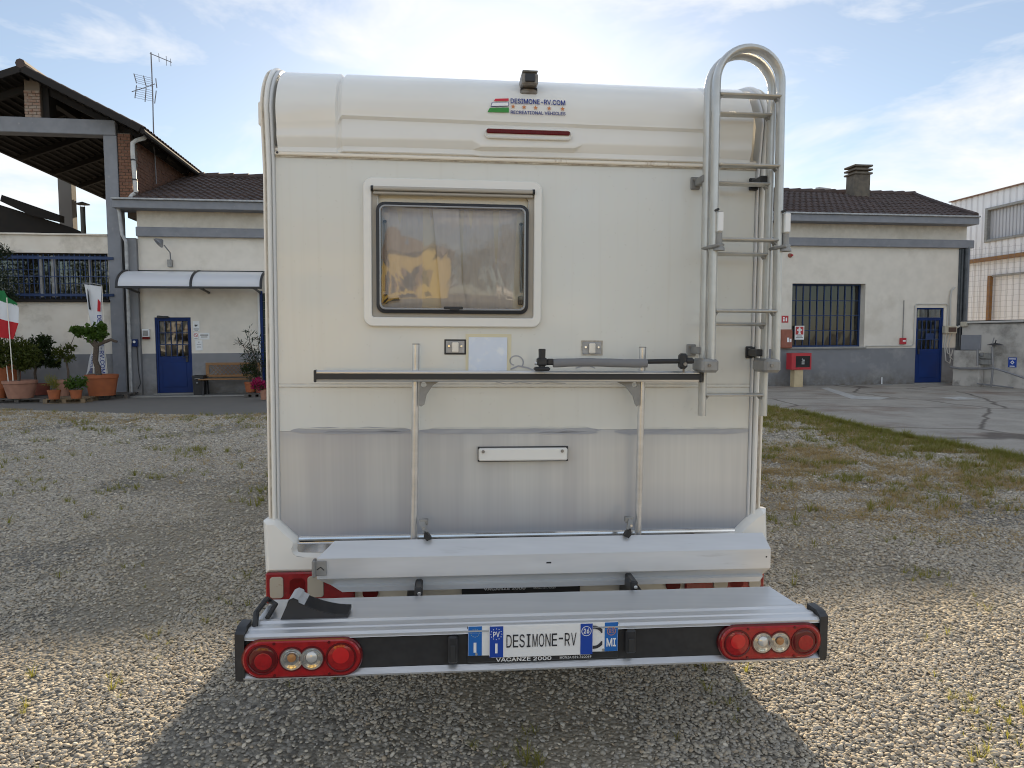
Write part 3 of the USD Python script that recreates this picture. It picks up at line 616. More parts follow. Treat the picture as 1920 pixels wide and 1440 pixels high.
trim2(V(500.5, 600)[0], .006, -.012, LK + 'trim_white', dz=.030)
trim2(V(504, 600)[0], .004, -.006, LK + 'seal_dirty', 'trim_seal', dz=.028)
trim2(V(509.5, 600)[0], .0105, -.020, LK + 'cap_plastic', dz=.032)
trim2(V(517.5, 600)[0], .0075, -.012, LK + 'trim_alu', dz=.020)
trim2(V(1412.5, 600)[0], .0075, -.012, LK + 'trim_alu', dz=.010)
trim2(V(1421.5, 600)[0], .012, -.020, LK + 'cap_plastic', dz=.018)
trim2(V(1428.5, 600)[0], .004, -.006, LK + 'seal_dirty', 'trim_seal', dz=.012)
trim2(V(1432.5, 600)[0], .006, -.012, LK + 'trim_white', dz=.012)
# awning rail along the left edge of the roof
MB().cbx(XL - .035, XL + .004, .05, 3.6, 2.50, 2.62, .015).build('awning_case', LK + 'trim_white', mh)
# rear camera on the roof edge
cx, cz = V(990, 158, -.02)
m = MB(); m.cbx(cx - .036, cx + .036, -.06, .06, cz - .028, cz + .024, .008).cbx(cx - .038, cx + .038, -.02, .08, cz - .055, cz - .028, .006)
c_ = m.build('reversing_camera', LK + 'steel_dirty', mh)
m = MB(); m.cbx(cx - .022, cx + .022, -.068, -.0605, cz - .018, cz + .016, .003); m.build('lens_hood', LK + 'dark_metal', c_)
m = MB(); m.cbx(cx - .034, cx + .034, -.066, .05, cz + .0245, cz + .031, .003); m.build('sun_shield', LK + 'bracket_grey', c_)
m = MB(); m.bar((cx - .03, -.02, cz - .03), (cx - .03, .02, cz - .075), .012, .01).bar((cx + .03, -.02, cz - .03), (cx + .03, .02, cz - .075), .012, .01); m.build('camera_foot', LK + 'dark_metal', c_)
# third brake light: housing with a red lens in rounded recess
W('brake_red', (.13, .005, .006), .25, coat=.0, spec=.25, color2=(.10, .005, .005), scale=60)
(x0, z0), (x1, z1) = V(911, 247, .05), V(1070, 254, .05)
cz = (z0 + z1) / 2; cxx = (x0 + x1) / 2
ang = 0.0
o = rrect(cxx, cz - .001, x1 - x0 + .012, .044, .02)
m = MB(); m.rings([ring_y(o, -.030), ring_y(o, -.048), ring_y(rrect(cxx, cz - .001, x1 - x0 + .004, .036, .017), -.051), ring_y(rrect(cxx, cz, x1 - x0 - .004, .026, .012), -.046)], False, True, True)
bl = m.build('brake_light', LK + 'cap_plastic', mh)
m = MB(); m.cbx(x0 + .004, x1 - .004, -.054, -.0465, cz - .003, cz + .0155, .004); ln = m.build('lens', LK + 'brake_red', bl)
m = MB()
for k in range(44):
    q = x0 + .01 + (x1 - x0 - .02) * k / 43; m.bx(q - .0009, q + .0009, -.0552, -.0538, cz - .001, cz + .0135)
m.build('lens_rib', LK + 'brake_red', ln, kind='stuff', smooth=False)
# dealer's sticker under the camera
sx, sz = V(915, 197, .06)[0], 0
def cap_y(z):
    """Depth of the cap's face at height z, right under the sticker."""
    p = np.array(secs[6][1]); return float(np.interp(z, p[7:16, 1], p[7:16, 0]))
def on_cap(polys, lift, name, m, lab=None):
    mb = MB()
    for poly in polys:
        for g in getattr(poly, 'geoms', [poly]):
            g = shapely.segmentize(g, .02); t = trimesh.creation.triangulate_polygon(g, engine='earcut')
            v = np.array([(x, cap_y(z) - lift, z) for x, z in t[0]]); mb.add(v, np.array(t[1]))
    return mb.build(name, m, mh, lab, smooth=False)
W('flag_red', (.55, .02, .035), .4); W('flag_green', (.03, .25, .045), .4); W('flag_white', (.80, .80, .79), .4); W('star_orange', (.55, .20, .06), .45)
SC = lambda px, py: V(px, py, .045)
W('sticker_white', (.80, .77, .73), .3)
on_cap([Polygon([SC(929, 184), SC(954, 183), SC(954, 188.5), SC(926, 189)])], .0048, 'flag_stripe', LK + 'flag_red', 'red stripe of the dealer sticker')
on_cap([Polygon([SC(922, 192), SC(954, 191), SC(954, 199.5), SC(920, 200.5)])], .0045, 'flag_stripe', LK + 'ink_blue', 'outline of the white stripe')
on_cap([Polygon([SC(923.5, 193), SC(953, 192), SC(953, 198.7), SC(920.8, 199.4)])], .0056, 'flag_stripe', LK + 'flag_white', 'white stripe of the dealer sticker')
on_cap([Polygon([SC(918, 203), SC(954, 202), SC(954, 211.5), SC(914, 210.5)])], .0048, 'flag_stripe', LK + 'flag_green', 'green stripe of the dealer sticker')
st = []
for q, y in ((962, 200), (982.5, 201.2), (1004, 202.3), (1029.5, 203.5), (1054.5, 204.5)):
    c = SC(q, y); st.append(Polygon([(c[0] + (.0115 if k % 2 == 0 else .0045) * math.sin(k * math.pi / 5), c[1] + (.0115 if k % 2 == 0 else .0045) * math.cos(k * math.pi / 5)) for k in range(10)]))
on_cap(st, .0045, 'star', LK + 'star_orange', 'five orange stars of the sticker')
def cap_text(t, px0, px1, pyb, h, m, bold, lab):
    a, b = SC(px0, pyb[0]), SC(px1, pyb[1]); mb = MB(); rot = math.atan2(b[1] - a[1], b[0] - a[0])
    mb.text(t, h, a[0], 0, a[1], width=b[0] - a[0], rot=rot, bold=bold, depth=.0006)
    v, f = mb.mesh(); v[:, 1] += np.array([cap_y(z) - .0050 for z in v[:, 2]]); MB().add(v, f).build('sticker_lettering', m, mh, lab, smooth=False)
cap_text('DESIMONE-RV.COM', 957.5, 1060, (193.3, 197.2), .0225, LK + 'ink_blue', True, 'blue web address lettering')
cap_text('RECREATIONAL VEHICLES', 957.5, 1060, (213.5, 216.6), .0125, LK + 'ink_blue', True, 'small blue lettering RECREATIONAL VEHICLES')
# window: white frame, inner channel, dark edged acrylic pane, blind and fittings behind
# outline corners in this frame
fw_, fh_ = V(1015, 470)[0] - V(682, 470)[0], V(848, 338)[1] - V(848, 613)[1]
wcx = (V(682, 470)[0] + V(1015, 470)[0]) / 2; wcz = (V(848, 338)[1] + V(848, 613)[1]) / 2
def fr(dw, dh, r): return rrect(wcx, wcz, fw_ - dw, fh_ - dh, r)
m = MB(); b1, b2 = .066, .076
m.rings([ring_y(fr(0, 0, .042), .0), ring_y(fr(0, 0, .042), -.014), ring_y(fr(.008, .008, .038), -.020), ring_y(fr(b1, b2, .012), -.022), ring_y(fr(b1 + .006, b2 + .006, .010), -.019), ring_y(fr(b1 + .008, b2 + .008, .010), .004)], flip=True)
wf = m.build('window_frame', LK + 'cap_plastic', mh)
m = MB(); W('channel', (.42, .385, .33), .5, .2)
m.rings([ring_y(fr(b1 + .008, b2 + .008, .010), -.006), ring_y(fr(b1 + .05, b2 + .05, .03), -.004), ring_y(fr(b1 + .05, b2 + .05, .03), .03)], flip=True)
m.build('frame_channel', LK + 'channel', wf)
# pane shifted: its top lies lower under the hinge rail
ph_, pcz = fh_ - b2 - .088, wcz - .022; pw_ = fw_ - b1 - .050
def pr(d, r): return rrect(wcx - .002, pcz, pw_ - d, ph_ - d, r)
m = MB(); m.rings([ring_y(pr(-.004, .036), -.004), ring_y(pr(0, .036), -.022), ring_y(pr(.026, .026), -.030), ring_y(pr(.028, .025), -.024)], flip=True); pb = m.build('pane_border', LK + 'seal_black', mh)
W('pane_edge', (.30, .30, .30), .15, .3)
m = MB(); m.rings([ring_y(pr(.028, .025), -.0305), ring_y(pr(.036, .024), -.032), ring_y(pr(.042, .022), -.0305)], flip=True); m.build('pane_bevel', LK + 'pane_edge', pb)
usdkit.material(stage, LK + 'acrylic', {
    't': ('transparent_bsdf', {'color': (.86, .85, .84)}), 'g': ('glossy_bsdf', {'color': (.95, .95, .95), 'roughness': .03}), 'f': ('fresnel', {'IOR': 1.5}),
    'geo': ('geometry', {}), 'mp': ('mapping', {'scale': (3, 1, 2)}), 'n': ('noise_texture', {'scale': 1.6, 'detail': 2., 'distortion': 1.2}), 'b': ('bump', {'strength': .10, 'distance': .02}),
    'a': ('math', {'math_type': 'multiply_add', 'value2': 1.15, 'value3': .03, 'use_clamp': True}), 'm': ('mix_closure', {})},
    [('f.fac', 'a.value1'), ('a.value', 'm.fac'), ('t.BSDF', 'm.closure1'), ('g.BSDF', 'm.closure2'), ('geo.position', 'mp.vector'), ('mp.vector', 'n.vector'), ('n.fac', 'b.height'), ('b.normal', 'g.normal')], surface='m.closure')
# slightly bowed pane
nx, nz = 24, 20; xs = np.linspace(-1, 1, nx); zs = np.linspace(-1, 1, nz)
pv = []
for b in zs:
    for a in xs:
        ew = (1 - abs(a) ** 14) * (1 - abs(b) ** 14); pv.append((wcx - .002 + a * (pw_ - .042) / 2, -.026 - .004 * (1 - a * a) * (1 - b * b) - .006 * ew, pcz + b * (ph_ - .042) / 2))
f = [(j * nx + i, j * nx + i + 1, (j + 1) * nx + i + 1, (j + 1) * nx + i) for j in range(nz - 1) for i in range(nx - 1)]
pane = MB().add(pv, f).build('window_pane', LK + 'acrylic', mh, smooth=True)
# recess and blind behind the pane
W('blind_cloth', (.80, .76, .73), .95, color2=(.73, .69, .66), scale=14, stretch=(4, 1, .5)); W('recess', (.40, .39, .37), .8)
m = MB(); o = rrect(wcx - .002, pcz, pw_ - .01, ph_ - .01, .03); m.rings([ring_y(o, -.003), ring_y(o, .10)], False, True, True); m.build('window_recess', LK + 'recess', mh)
n = 90; xs = np.linspace(wcx - pw_ / 2 + .02, wcx + pw_ / 2 - .02, n); zt, zbm = pcz + ph_ / 2 - .02, pcz - ph_ / 2 + .015
rows = []
for zz in np.linspace(zt, zbm, 12):
    k = (zt - zz) / (zt - zbm); rows.append(np.c_[xs, .020 + .0028 * np.sin(xs * 46 + .9 * np.sin(xs * 9)) + .0015 * np.sin(xs * 120) + .008 * k * np.sin(xs * 17 + 1), np.full(n, zz)])
v = np.vstack(rows); f = [(j * n + i, j * n + i + 1, (j + 1) * n + i + 1, (j + 1) * n + i) for j in range(11) for i in range(n - 1)]
MB().add(v, f).build('curtain', LK + 'blind_cloth', mh, smooth=True)
xm = wcx - .002 + .01
MB().plate(Polygon([(xm - .10, zt), (xm + .015, zt), (xm + .03, zbm + .12), (xm + .055, zbm), (xm - .06, zbm)]), .003, .006).build('curtain', LK + 'blind_cloth', mh, 'overlapping edge of the curtain', smooth=False)
# hinge rail
zh = V(848, 362)[1]; m = MB(); xa, xb = wcx - fw_ / 2 + b1 / 2 + .006, wcx + fw_ / 2 - b1 / 2 - .006
m.tube([(xa, -.026, zh + .008), (xb, -.026, zh + .008)], .0095, 10); m.cbx(xa + .004, xb - .002, -.024, -.004, zh - .016, zh - .003, .004); hr = m.build('hinge_rail', LK + 'channel', wf)
m = MB(); m.cyl((xa - .004, -.026, zh + .008), (xa + .006, -.026, zh + .008), .0115); m.cyl((xb - .006, -.026, zh + .008), (xb + .004, -.026, zh + .008), .0115); m.build('end_cap', LK + 'black_plastic', hr)
# stays and latches seen through the pane
for sgn in (-1, 1):
    x = wcx + sgn * (pw_ / 2 - .034); m = MB(); m.tube([(x, .005, pcz + ph_ * .32), (x + .004 * sgn, .012, pcz - ph_ * .30)], .0065, 8); sp = m.build('window_stay', LK + 'pane_edge', mh)
    m = MB(); m.cbx(x - .008, x + .008, -.004, .012, pcz + ph_ * .32, pcz + ph_ * .345, .003).cbx(x - .010, x + .010, -.006, .02, pcz - ph_ * .415, pcz - ph_ * .33, .004)
    if sgn < 0: m.bar((x + .008, 0, pcz - ph_ * .385), (x + .062, 0, pcz - ph_ * .372), .012, .012)
    m.build('stay_mount', LK + 'black_plastic', sp)
x, z = V(850, 579); m = MB(); m.cbx(x - .042, x + .042, -.036, -.028, z - .003, z + .008, .003).cbx(x - .016, x + .026, -.042, -.028, z - .010, z + .0035, .004); m.build('window_latch', LK + 'black_plastic', mh)
# catch plates and the taped sheet of paper
for (a, b, c, d), rs in (((836, 639, 871, 662), 'seal_black'), ((1092, 641, 1127, 664), 'seal_dirty')):
    (x0, z1), (x1, z0) = V(a, b), V(c, d)
    m = MB(); m.cbx(x0, x1, -.006, -.0005, z0, z1, .003); p = m.build('catch_plate', LK + 'zinc', mh)
    m = MB(); o = sbox(x0 - .004, z0 - .004, x1 + .004, z1 + .004); m.plate(o.buffer(.003), -.0018, -.0004); m.build('sealant', LK + rs, p, smooth=False)
    m = MB(); cx = (x0 + x1) / 2; m.cbx(cx - .015, cx + .015, -.016, -.0065, z0 + .003, z1 - .006, .004); m.build('catch_block', LK + 'trim_white', p)
    for q in (x0 + .014, x1 - .014): MB().lathe([(.0075, 0), (.0075, .002), (.005, .005), (0, .006)], sides=12).build('x', None) if False else None
    for q in (x0 + .014, x1 - .014):
        zc = (z0 + z1) / 2 + .004; MB().cyl((q, -.0062, zc), (q, -.011, zc), .0075, .005, 12).build('screw', LK + 'polished', p)
W('paper_blue', (.66, .71, .79), .55, third=((.76, .78, .80), 16, .5, .65)); W('tape', (.66, .60, .42), .25)
a, b, c, d = V(873, 626), V(959, 626.5), V(957, 700), V(873, 699)
MB().plate(Polygon([a, b, c, d]), -.0014, -.0004).build('tape', LK + 'tape', mh, 'yellowed tape round the paper', smooth=False)
a, b, c, d = V(879, 632), V(951, 632), V(950, 700), V(878, 700)
nx_ = 14; xs = np.linspace(0, 1, nx_)
v = [((1 - s) * ((1 - t) * a[0] + t * d[0]) + s * ((1 - t) * b[0] + t * c[0]), -.0022 - .0025 * math.sin(s * 7 + t * 3) ** 2, (1 - t) * a[1] + t * d[1] + s * 0) for t in np.linspace(0, 1, 10) for s in xs]
f = [(j * nx_ + i, (j + 1) * nx_ + i, (j + 1) * nx_ + i + 1, j * nx_ + i + 1) for j in range(9) for i in range(nx_ - 1)]
MB().add(v, f).build('paper', LK + 'paper_blue', mh, 'blank bluish sheet of paper in a plastic sleeve', smooth=True)
# marker lamp plate low on the wall
(x0, z1), (x1, z0) = V(897, 839), V(1062, 861)
m = MB(); m.cbx(x0, x1, -.034, -.0005, z0, z1, .006); hp = m.build('grab_handle', LK + 'cap_plastic', mh)
m = MB(); m.plate(sbox(x0 - .003, z0 - .006, x1 + .005, z1 + .004), -.012, -.0004); m.build('gasket', LK + 'seal_black', hp, smooth=False)
for q in (x0 + .02, x1 - .025): MB().cyl((q, -.0345, z1 - .014), (q, -.041, z1 - .014), .0075, .006, 12).build('screw', LK + 'steel_dirty', hp)
# bright trim along the foot of the printed panel and corner mouldings
z0 = V(960, 1003)[1]
m = MB(); m.tube([(pxl + .08, -.010, z0 + .004), (pxr - .06, -.010, z0 + .004)], .012, 10, ry=.012); m.cbx(pxl + .07, pxr - .05, -.022, .0, z0 - .062, z0 - .010, .006); m.build('foot_trim', LK + 'polished', mh)
def moulding(pxs, name):
    pts = [V(*p) for p in pxs]; m = MB(); P = Polygon(pts).buffer(.014).buffer(-.014).simplify(.002)
    o = np.array(shapely.segmentize(P, .03).exterior.coords)[:-1]; c = o.mean(0)
    inner = np.array([shapely.ops.nearest_points(P.buffer(-.022), Point(q))[0].coords[0] for q in o])
    mid = (o * .35 + inner * .65)
    m.rings([ring_y(o, .02), ring_y(o, -.012), ring_y(mid, -.034), ring_y(inner, -.040)], False, False)
    t = trimesh.creation.triangulate_polygon(P.buffer(-.022), engine='earcut'); m.add(np.c_[t[0][:, 0], np.full(len(t[0]), -.040), t[0][:, 1]], np.array(t[1]))
    return m.build(name, LK + 'cap_plastic', mh, smooth=40)
import shapely.ops
moulding(((495, 975), (501, 971), (522, 971), (560, 1006), (563, 1016), (557, 1030), (600, 1032), (668, 1032), (672, 1070), (500, 1072)), 'corner_moulding')
moulding(((1434, 952), (1422, 951), (1402, 966), (1374, 994), (1300, 1000), (1300, 1062), (1436, 1056)), 'corner_moulding')
# white bumper below with the original red lamp clusters
m = MB(); zt = V(960, 1068)[1]; zl = V(960, 1140)[1]; m.cbx(XL + .02, XR - .02, -.02, .25, zl - .12, zt + .06, .02); bm = m.build('rear_bumper', LK + 'gelcoat', mh)
W('lamp_red', (.24, .008, .010), .14, coat=.7, color2=(.17, .006, .008), scale=30, third=((.16, .08, .05), 16, .6, .75))
W('lamp_clear', (.42, .37, .29), .2, coat=.5, third=((.20, .10, .05), 20, .6, .72))
def cluster(p0, p1, mirror):
    (x0, z1), (x1, z0) = V(*p0, .03), V(*p1, .03); m = MB(); m.cbx(x0, x1, -.045, -.021, z0 - .02, z1, .006); c = m.build('tail_lamp_cluster', LK + 'lamp_red', mh, 'original red tail lamp cluster of the bumper')
    w = x1 - x0
    for a in ((.05, .20), (.47, .65)):
        q = (x0 + w * a[0], x0 + w * a[1]) if not mirror else (x1 - w * a[1], x1 - w * a[0])
        o = rrect((q[0] + q[1]) / 2, (z0 + z1) / 2 - .005, q[1] - q[0], (z1 - z0) * .80, .014)
        MB().rings([ring_y(o, -.0445), ring_y(o, -.049), ring_y(o * .96 + o.mean(0) * .04, -.051)], False, True, True).build('lens', LK + 'lamp_clear', c)
    m = MB(); qx = (x0 + w * .27, x0 + w * .44) if not mirror else (x1 - w * .44, x1 - w * .27); m.rings([ring_y(rrect((qx[0] + qx[1]) / 2, (z0 + z1) / 2 - .008, qx[1] - qx[0], (z1 - z0) * .7, .02), y) for y in (-.0445, -.0475)], False, True, True); m.build('lens', LK + 'brake_red', c)
cluster((499, 1073), (666, 1118), False); cluster((1284, 1070), (1430, 1100), True)
for q, y in ((694, 1112), (1263, 1097)):
    x, z = V(q, y, .03); MB().cyl((x, -.0205, z), (x, -.030, z), .036, .034, 20).build('reflector', LK + 'brake_red', bm)
(x0, z1), (x1, z0) = V(866, 1100, .05), V(1088, 1110, .05)
m = MB(); m.cbx(x0, x1, -.045, -.021, z0 - .03, z1, .003); pp = m.build('plate_holder', LK + 'black_plastic', mh)
m = MB(); x_, z_ = V(907, 1107.5, .05); m.text('VACANZE 2000', .013, x_, -.0455, z_, width=.19, bold=True); x_, z_ = V(1001, 1104.5, .05); m.text('MONZA 039.740069', .008, x_, -.0455, z_, width=.10); m.build('lettering', LK + 'paper_white', pp, smooth=False)

# ---- ladder: two oval tube sections with hoops, flat rungs, brackets and rubber feet
def ladder(off, tl, tr, ty, bl_, br, hoop_y, rungs, lab, wall):
    lx, lz = V(*tl, off); rx, rz = V(*tr, off); lbx, lbz = V(*bl_, off); rbx, rbz = V(*br, off)
    hz = V((tl[0] + tr[0]) / 2, hoop_y, off)[1] - .013; hw = (rx - lx) / 2; cxh = (lx + rx) / 2; z_s = hz - hw * 1.02
    pts = [(lbx, -off, lbz), (lx + (lbx - lx) * .5, -off, (lbz + z_s) / 2), (lx, -off, z_s)]
    pts += [(cxh - hw * math.cos(a), -off, z_s + hw * 1.02 * math.sin(a)) for a in np.linspace(.16, np.pi - .16, 17)]
    pts += [(rx, -off, z_s), (rx + (rbx - rx) * .5, -off, (rbz + z_s) / 2), (rbx, -off, rbz)]
    m = MB(); m.tube(pts, .0165, 14, ry=.028, up=(0, -1, 0)); p = m.build('ladder', LK + 'alu_ladder', mh, lab)
    for y in rungs:
        zr_ = V((tl[0] + tr[0]) / 2, y, off)[1]; t = (z_s - zr_) / (z_s - lbz); a, b = lx + (lbx - lx) * max(t, 0), rx + (rbx - rx) * max(t, 0)
        o = [(-off + .028 * math.cos(g) * (1 if abs(math.cos(g)) > .3 else 1), zr_ + .0085 * math.sin(g)) for g in np.linspace(0, 2 * np.pi, 13)[:-1]]
        MB().prof_x(o, a + .010, b - .010).build('rung', LK + 'alu_ladder', p)
        for q, sg in ((a, 1), (b, -1)): MB().bar((q + sg * .012, -off, zr_ - .02), (q + sg * .024, -off, zr_ - .004), .03, .006).build('rung_clip', LK + 'bracket_grey', p)
    return p, (lx, lbx, rx, rbx, z_s, lbz)
lr, a_ = ladder(.105, (1325, 300), (1444, 300), 300, (1316, 779), (1430, 779), 98, (215, 345, 477, 608, 740), 'inner ladder section fixed to the rear wall', True)
lf, b_ = ladder(.175, (1340, 300), (1460, 300), 300, (1333, 686), (1454, 688), 84, (180, 311, 450, 583), 'outer folded up ladder section', False)
# wall brackets, hinge brackets
for (px, py, side) in ((1310, 340, -1), (1421, 342, 1), (1302, 657, -1), (1414, 661, 1)):
    x, z = V(px, py, .05); m = MB(); m.cbx(x - .022, x + .022, -.012, -.0005, z - .028, z + .028, .004)
    m.cbx(x - .006 if side < 0 else x - .016, x + .028 if side < 0 else x + .03, -.115, -.0125, z - .016, z + .016, .004); b0 = m.build('ladder_bracket', LK + ('bracket_grey' if side < 0 else 'dark_metal'), mh)
    MB().cyl((x - .008, -.0125, z + .014), (x - .008, -.017, z + .014), .006, sides=8).build('bolt', LK + 'steel_dirty', b0)
for (px, py) in ((1325, 685), (1440, 685)):
    x, z = V(px, py, .15); m = MB(); m.cbx(x - .042, x + .034, -.212, -.075, z - .030, z + .030, .012); b0 = m.build('ladder_hinge', LK + 'bracket_grey', mh)
    for s_ in (-.012,): MB().cyl((x + s_, -.2125, z + .002), (x + s_, -.219, z + .002), .007, sides=10).build('bolt', LK + 'steel_dirty', b0)
# rubber feet with white labels, tied on with straps
for (px, py) in ((1347, 417), (1472, 419)):
    x, z = V(px, py, .2); m = MB(); m.cbx(x - .012, x + .014, -.222, -.19, z - .045, z + .045, .005); ft = m.build('ladder_foot', LK + 'alu_ladder', mh)
    m = MB(); m.cbx(x - .010, x + .013, -.2245, -.2225, z - .038, z + .040, .0008); m.build('label', LK + 'paper_white', ft)
    m = MB(); v, f = MB().lathe([(.013, 0), (.014, -.045), (.015, -.055), (.024, -.068), (.025, -.078), (0, -.078)], (x + .003, -.205, z - .042), 14).mesh(); m.add(v, f); m.build('rubber_cup', LK + 'bracket_grey', ft)
    MB().tube([(x - .03, -.10, z - .10), (x - .035, -.19, z - .105), (x - .01, -.228, z - .10), (x + .022, -.20, z - .095), (x + .012, -.12, z - .095)], .007, 8).build('strap', LK + 'bracket_grey', ft); MB().cyl((x - .014, -.20, z + .05), (x - .014, -.23, z + .05), .006, sides=8).build('pin', LK + 'dark_metal', ft)

# ---- bicycle rack: two posts, cross bar with black face, gussets, clamp arm, hold-down catches
PO = .085
for (tx, ty, bx_, by, gx) in ((780, 646, 776, 1008, 1), (1205, 652, 1196, 1000, -1)):
    (x0, z1), (x1, z0) = V(tx, ty, PO), V(bx_, by, PO)
    m = MB(); m.tube([(x0, -PO, z1), (x1, -PO, z0 - .03)], .0155, 16); ps = m.build('rack_post', LK + 'alu', mh)
    m = MB(); m.cyl((x0, -PO, z1), (x0, -PO, z1 + .004), .0162, sides=14); m.build('post_cap', LK + 'bracket_grey', ps)
BO = .125
(x0, z0_), (x1, z1_) = V(592, 704, BO), V(1311, 707, BO); zc = (z0_ + z1_) / 2
o = [(-BO + .02 * math.cos(g), zc + .023 * math.sin(g)) for g in np.linspace(0, 2 * np.pi, 17)[:-1]]
m = MB(); m.prof_x([(-BO - .016, zc - .016), (-BO - .013, zc - .023), (-BO + .016, zc - .023), (-BO + .021, zc - .016), (-BO + .021, zc + .016), (-BO + .014, zc + .024), (-BO - .011, zc + .024), (-BO - .016, zc + .017)], x0, x1)
rb = m.build('rack_bar', LK + 'alu', mh)
MB().cbx(x0 + .002, x1 - .002, -BO - .0215, -BO - .0165, zc - .0135, zc + .0125, .002).build('rubber_insert', LK + 'seal_black', rb)
for q in (x0, x1): MB().cbx(q - .005, q + .005, -BO - .0235, -BO + .024, zc - .025, zc + .026, .003).build('end_cap', LK + 'black_plastic', rb)
for (pts) in (((787, 713), (827, 713), (812, 722), (800, 740), (796, 758), (790, 762), (785, 760)), ((1150, 713), (1199, 713), (1199, 758), (1193, 762), (1190, 757), (1186, 742), (1172, 724))):
    g = Polygon([V(*p, .10) for p in pts]).difference(Point(V(794.5 if pts[0][0] < 1000 else 1189, 721, .10)).buffer(.012)); MB().plate(g, -.108, -.098).build('gusset', LK + 'bracket_grey', mh, smooth=False)
# clamp arm with foam sleeve lying along the bar
AO = .17
P = lambda x, y: (V(x, y, AO)[0], -AO, V(x, y, AO)[1])
m = MB(); m.cyl(P(1020, 680), P(1300, 677), .0105, sides=12); am = m.build('clamp_arm', LK + 'black_plastic', mh)
a, b = np.array(P(1037, 681)), np.array(P(1213, 680)); m = MB(); ts = np.linspace(0, 1, 14); m.tube([tuple(a + (b - a) * t + np.array([0, 0, .003 * math.sin(t * 5)])) for t in ts], [.0185 + .0006 * math.sin(t * 23) for t in ts], 14); m.build('foam_sleeve', LK + 'foam_grey', am)
m = MB(); a = np.array(P(1016, 676)); m.cyl(a + (0, -.004, .002), a + (0, -.004, .048), .014, .016, 10); m.cyl(a + (0, -.004, .046), a + (0, -.004, .05), .016, .013, 10)
m.cbx(a[0] - .022, a[0] + .022, a[1] - .02, a[1] + .02, a[2] - .022, a[2] + .012, .006).cbx(a[0] - .034, a[0] + .034, a[1] - .022, a[1] + .02, a[2] - .044, a[2] - .027, .006).cyl(a + (0, 0, -.03), a + (0, 0, -.02), .014, sides=10)
m.cbx(a[0] + .022, a[0] + .05, a[1] - .013, a[1] + .013, a[2] - .018, a[2] + .008, .004); m.build('clamp_knob', LK + 'black_plastic', am)
m = MB(); m.cyl(a + (-.032, -.006, -.012), a + (-.02, -.006, -.012), .006, sides=8); m.build('nut', LK + 'polished', am)
a = np.array(P(1281, 677)); m = MB(); m.cbx(a[0] - .020, a[0] + .016, a[1] - .02, a[1] + .02, a[2] - .034, a[2] + .034, .010).cyl(a + (.012, 0, .002), a + (.040, 0, .002), .014, sides=12); m.build('clamp_jaw', LK + 'black_plastic', am)
m = MB(); m.cyl(a + (.0, -.022, -.012), a + (0, -.03, -.012), .008, sides=10).cyl(a + (.003, 0, -.03), a + (.003, 0, -.05), .005, sides=8); m.build('nut', LK + 'steel_dirty', am)
for (px, py, sg) in ((795, 990, 1), (1180, 985, -1)):
    x, z = V(px, py, .12); m = MB(); m.bar((x - .014 * sg, -.10, z + .034), (x + .010 * sg, -.15, z - .014), .022, .010, up=(0, -1, .2)).cbx(x - .018, x + .018, -.115, -.09, z + .010, z + .036, .004); k_ = m.build('hold_down_catch', LK + 'bracket_grey', mh)
    m = MB(); m.hull([(x + sg * dx + ex, y, z + dz) for dx, dz in ((.004, -.005), (.024, -.02), (.034, -.036), (.014, -.046), (.0, -.03)) for y in (-.165, -.135) for ex in (0,)]); m.build('rubber_tip', LK + 'black_plastic', k_)
    MB().cyl((x, -.151, z + .008), (x, -.157, z + .008), .006, sides=8).build('rivet', LK + 'polished', k_)

# ---- folded loading ramp tray (upright) and the carrier platform with lamp board
UO = .20
def zat(px, py, off): return V(px, py, off)[1]
zA, zB, zC, zD, zE, zF_ = zat(960, 1008, UO - .06), zat(960, 1040, UO), zat(960, 1077, UO), zat(960, 1090, UO - .035), zat(960, 1094, UO - .03), zat(960, 1102, UO - .03)
pr_ = [(-UO + .062, zA), (-UO, zB), (-UO, zC), (-UO + .045, zD), (-UO + .03, zE + .002), (-UO + .03, zF_), (-UO + .05, zF_), (-UO + .066, zD - .004), (-UO + .016, zC - .008) if False else (-UO + .075, zD + .02), (-UO + .025, zC + .008), (-UO + .025, zB - .006), (-UO + .078, zA - .012)]
xl = V(594, 1060, UO)[0]; xr_ = V(1445, 1045, UO)[0]
d0 = [.065, 0, 0, .05, .07, .10, .10, .06, .05, 0, 0, .06]; d1_ = [-.012, 0, 0, -.015, -.02, -.035, -.035, -.02, -.012, 0, 0, -.012]
ut = MB().prof_x(pr_, xl, xr_, d0, d1_).build('folded_platform', LK + 'alu_matt', mh, smooth=False)
m = MB(); x_, z_ = V(599, 1066, UO); m.cbx(x_ - .018, x_ + .030, -UO - .006, -UO - .0005, z_ - .030, z_ + .034, .004); m.cbx(x_ - .030, x_ - .014, -UO - .012, -UO + .03, z_ - .036, z_ + .036, .004); fp = m.build('hinge_plate', LK + 'bracket_grey', ut)
m = MB(); m.bar((x_ - .010, -UO - .0068, z_ - .004), (x_ + .006, -UO - .0068, z_ + .008), .004, .001, up=(0, -1, 0)).bar((x_ + .006, -UO - .0068, z_ + .008), (x_ + .02, -UO - .0068, z_ - .006), .004, .001, up=(0, -1, 0)); m.build('stamp', LK + 'dark_metal', fp)
x_, z_ = V(1029, 1055, UO); MB().cbx(x_ - .011, x_ + .011, -UO - .001, -UO + .002, z_ - .0035, z_ + .0035, .001).build('slot', LK + 'seal_black', ut)
x_, z_ = V(1437, 1044, UO); MB().cyl((x_, -UO - .001, z_), (x_, -UO + .002, z_), .004, sides=8).build('slot', LK + 'seal_black', ut)
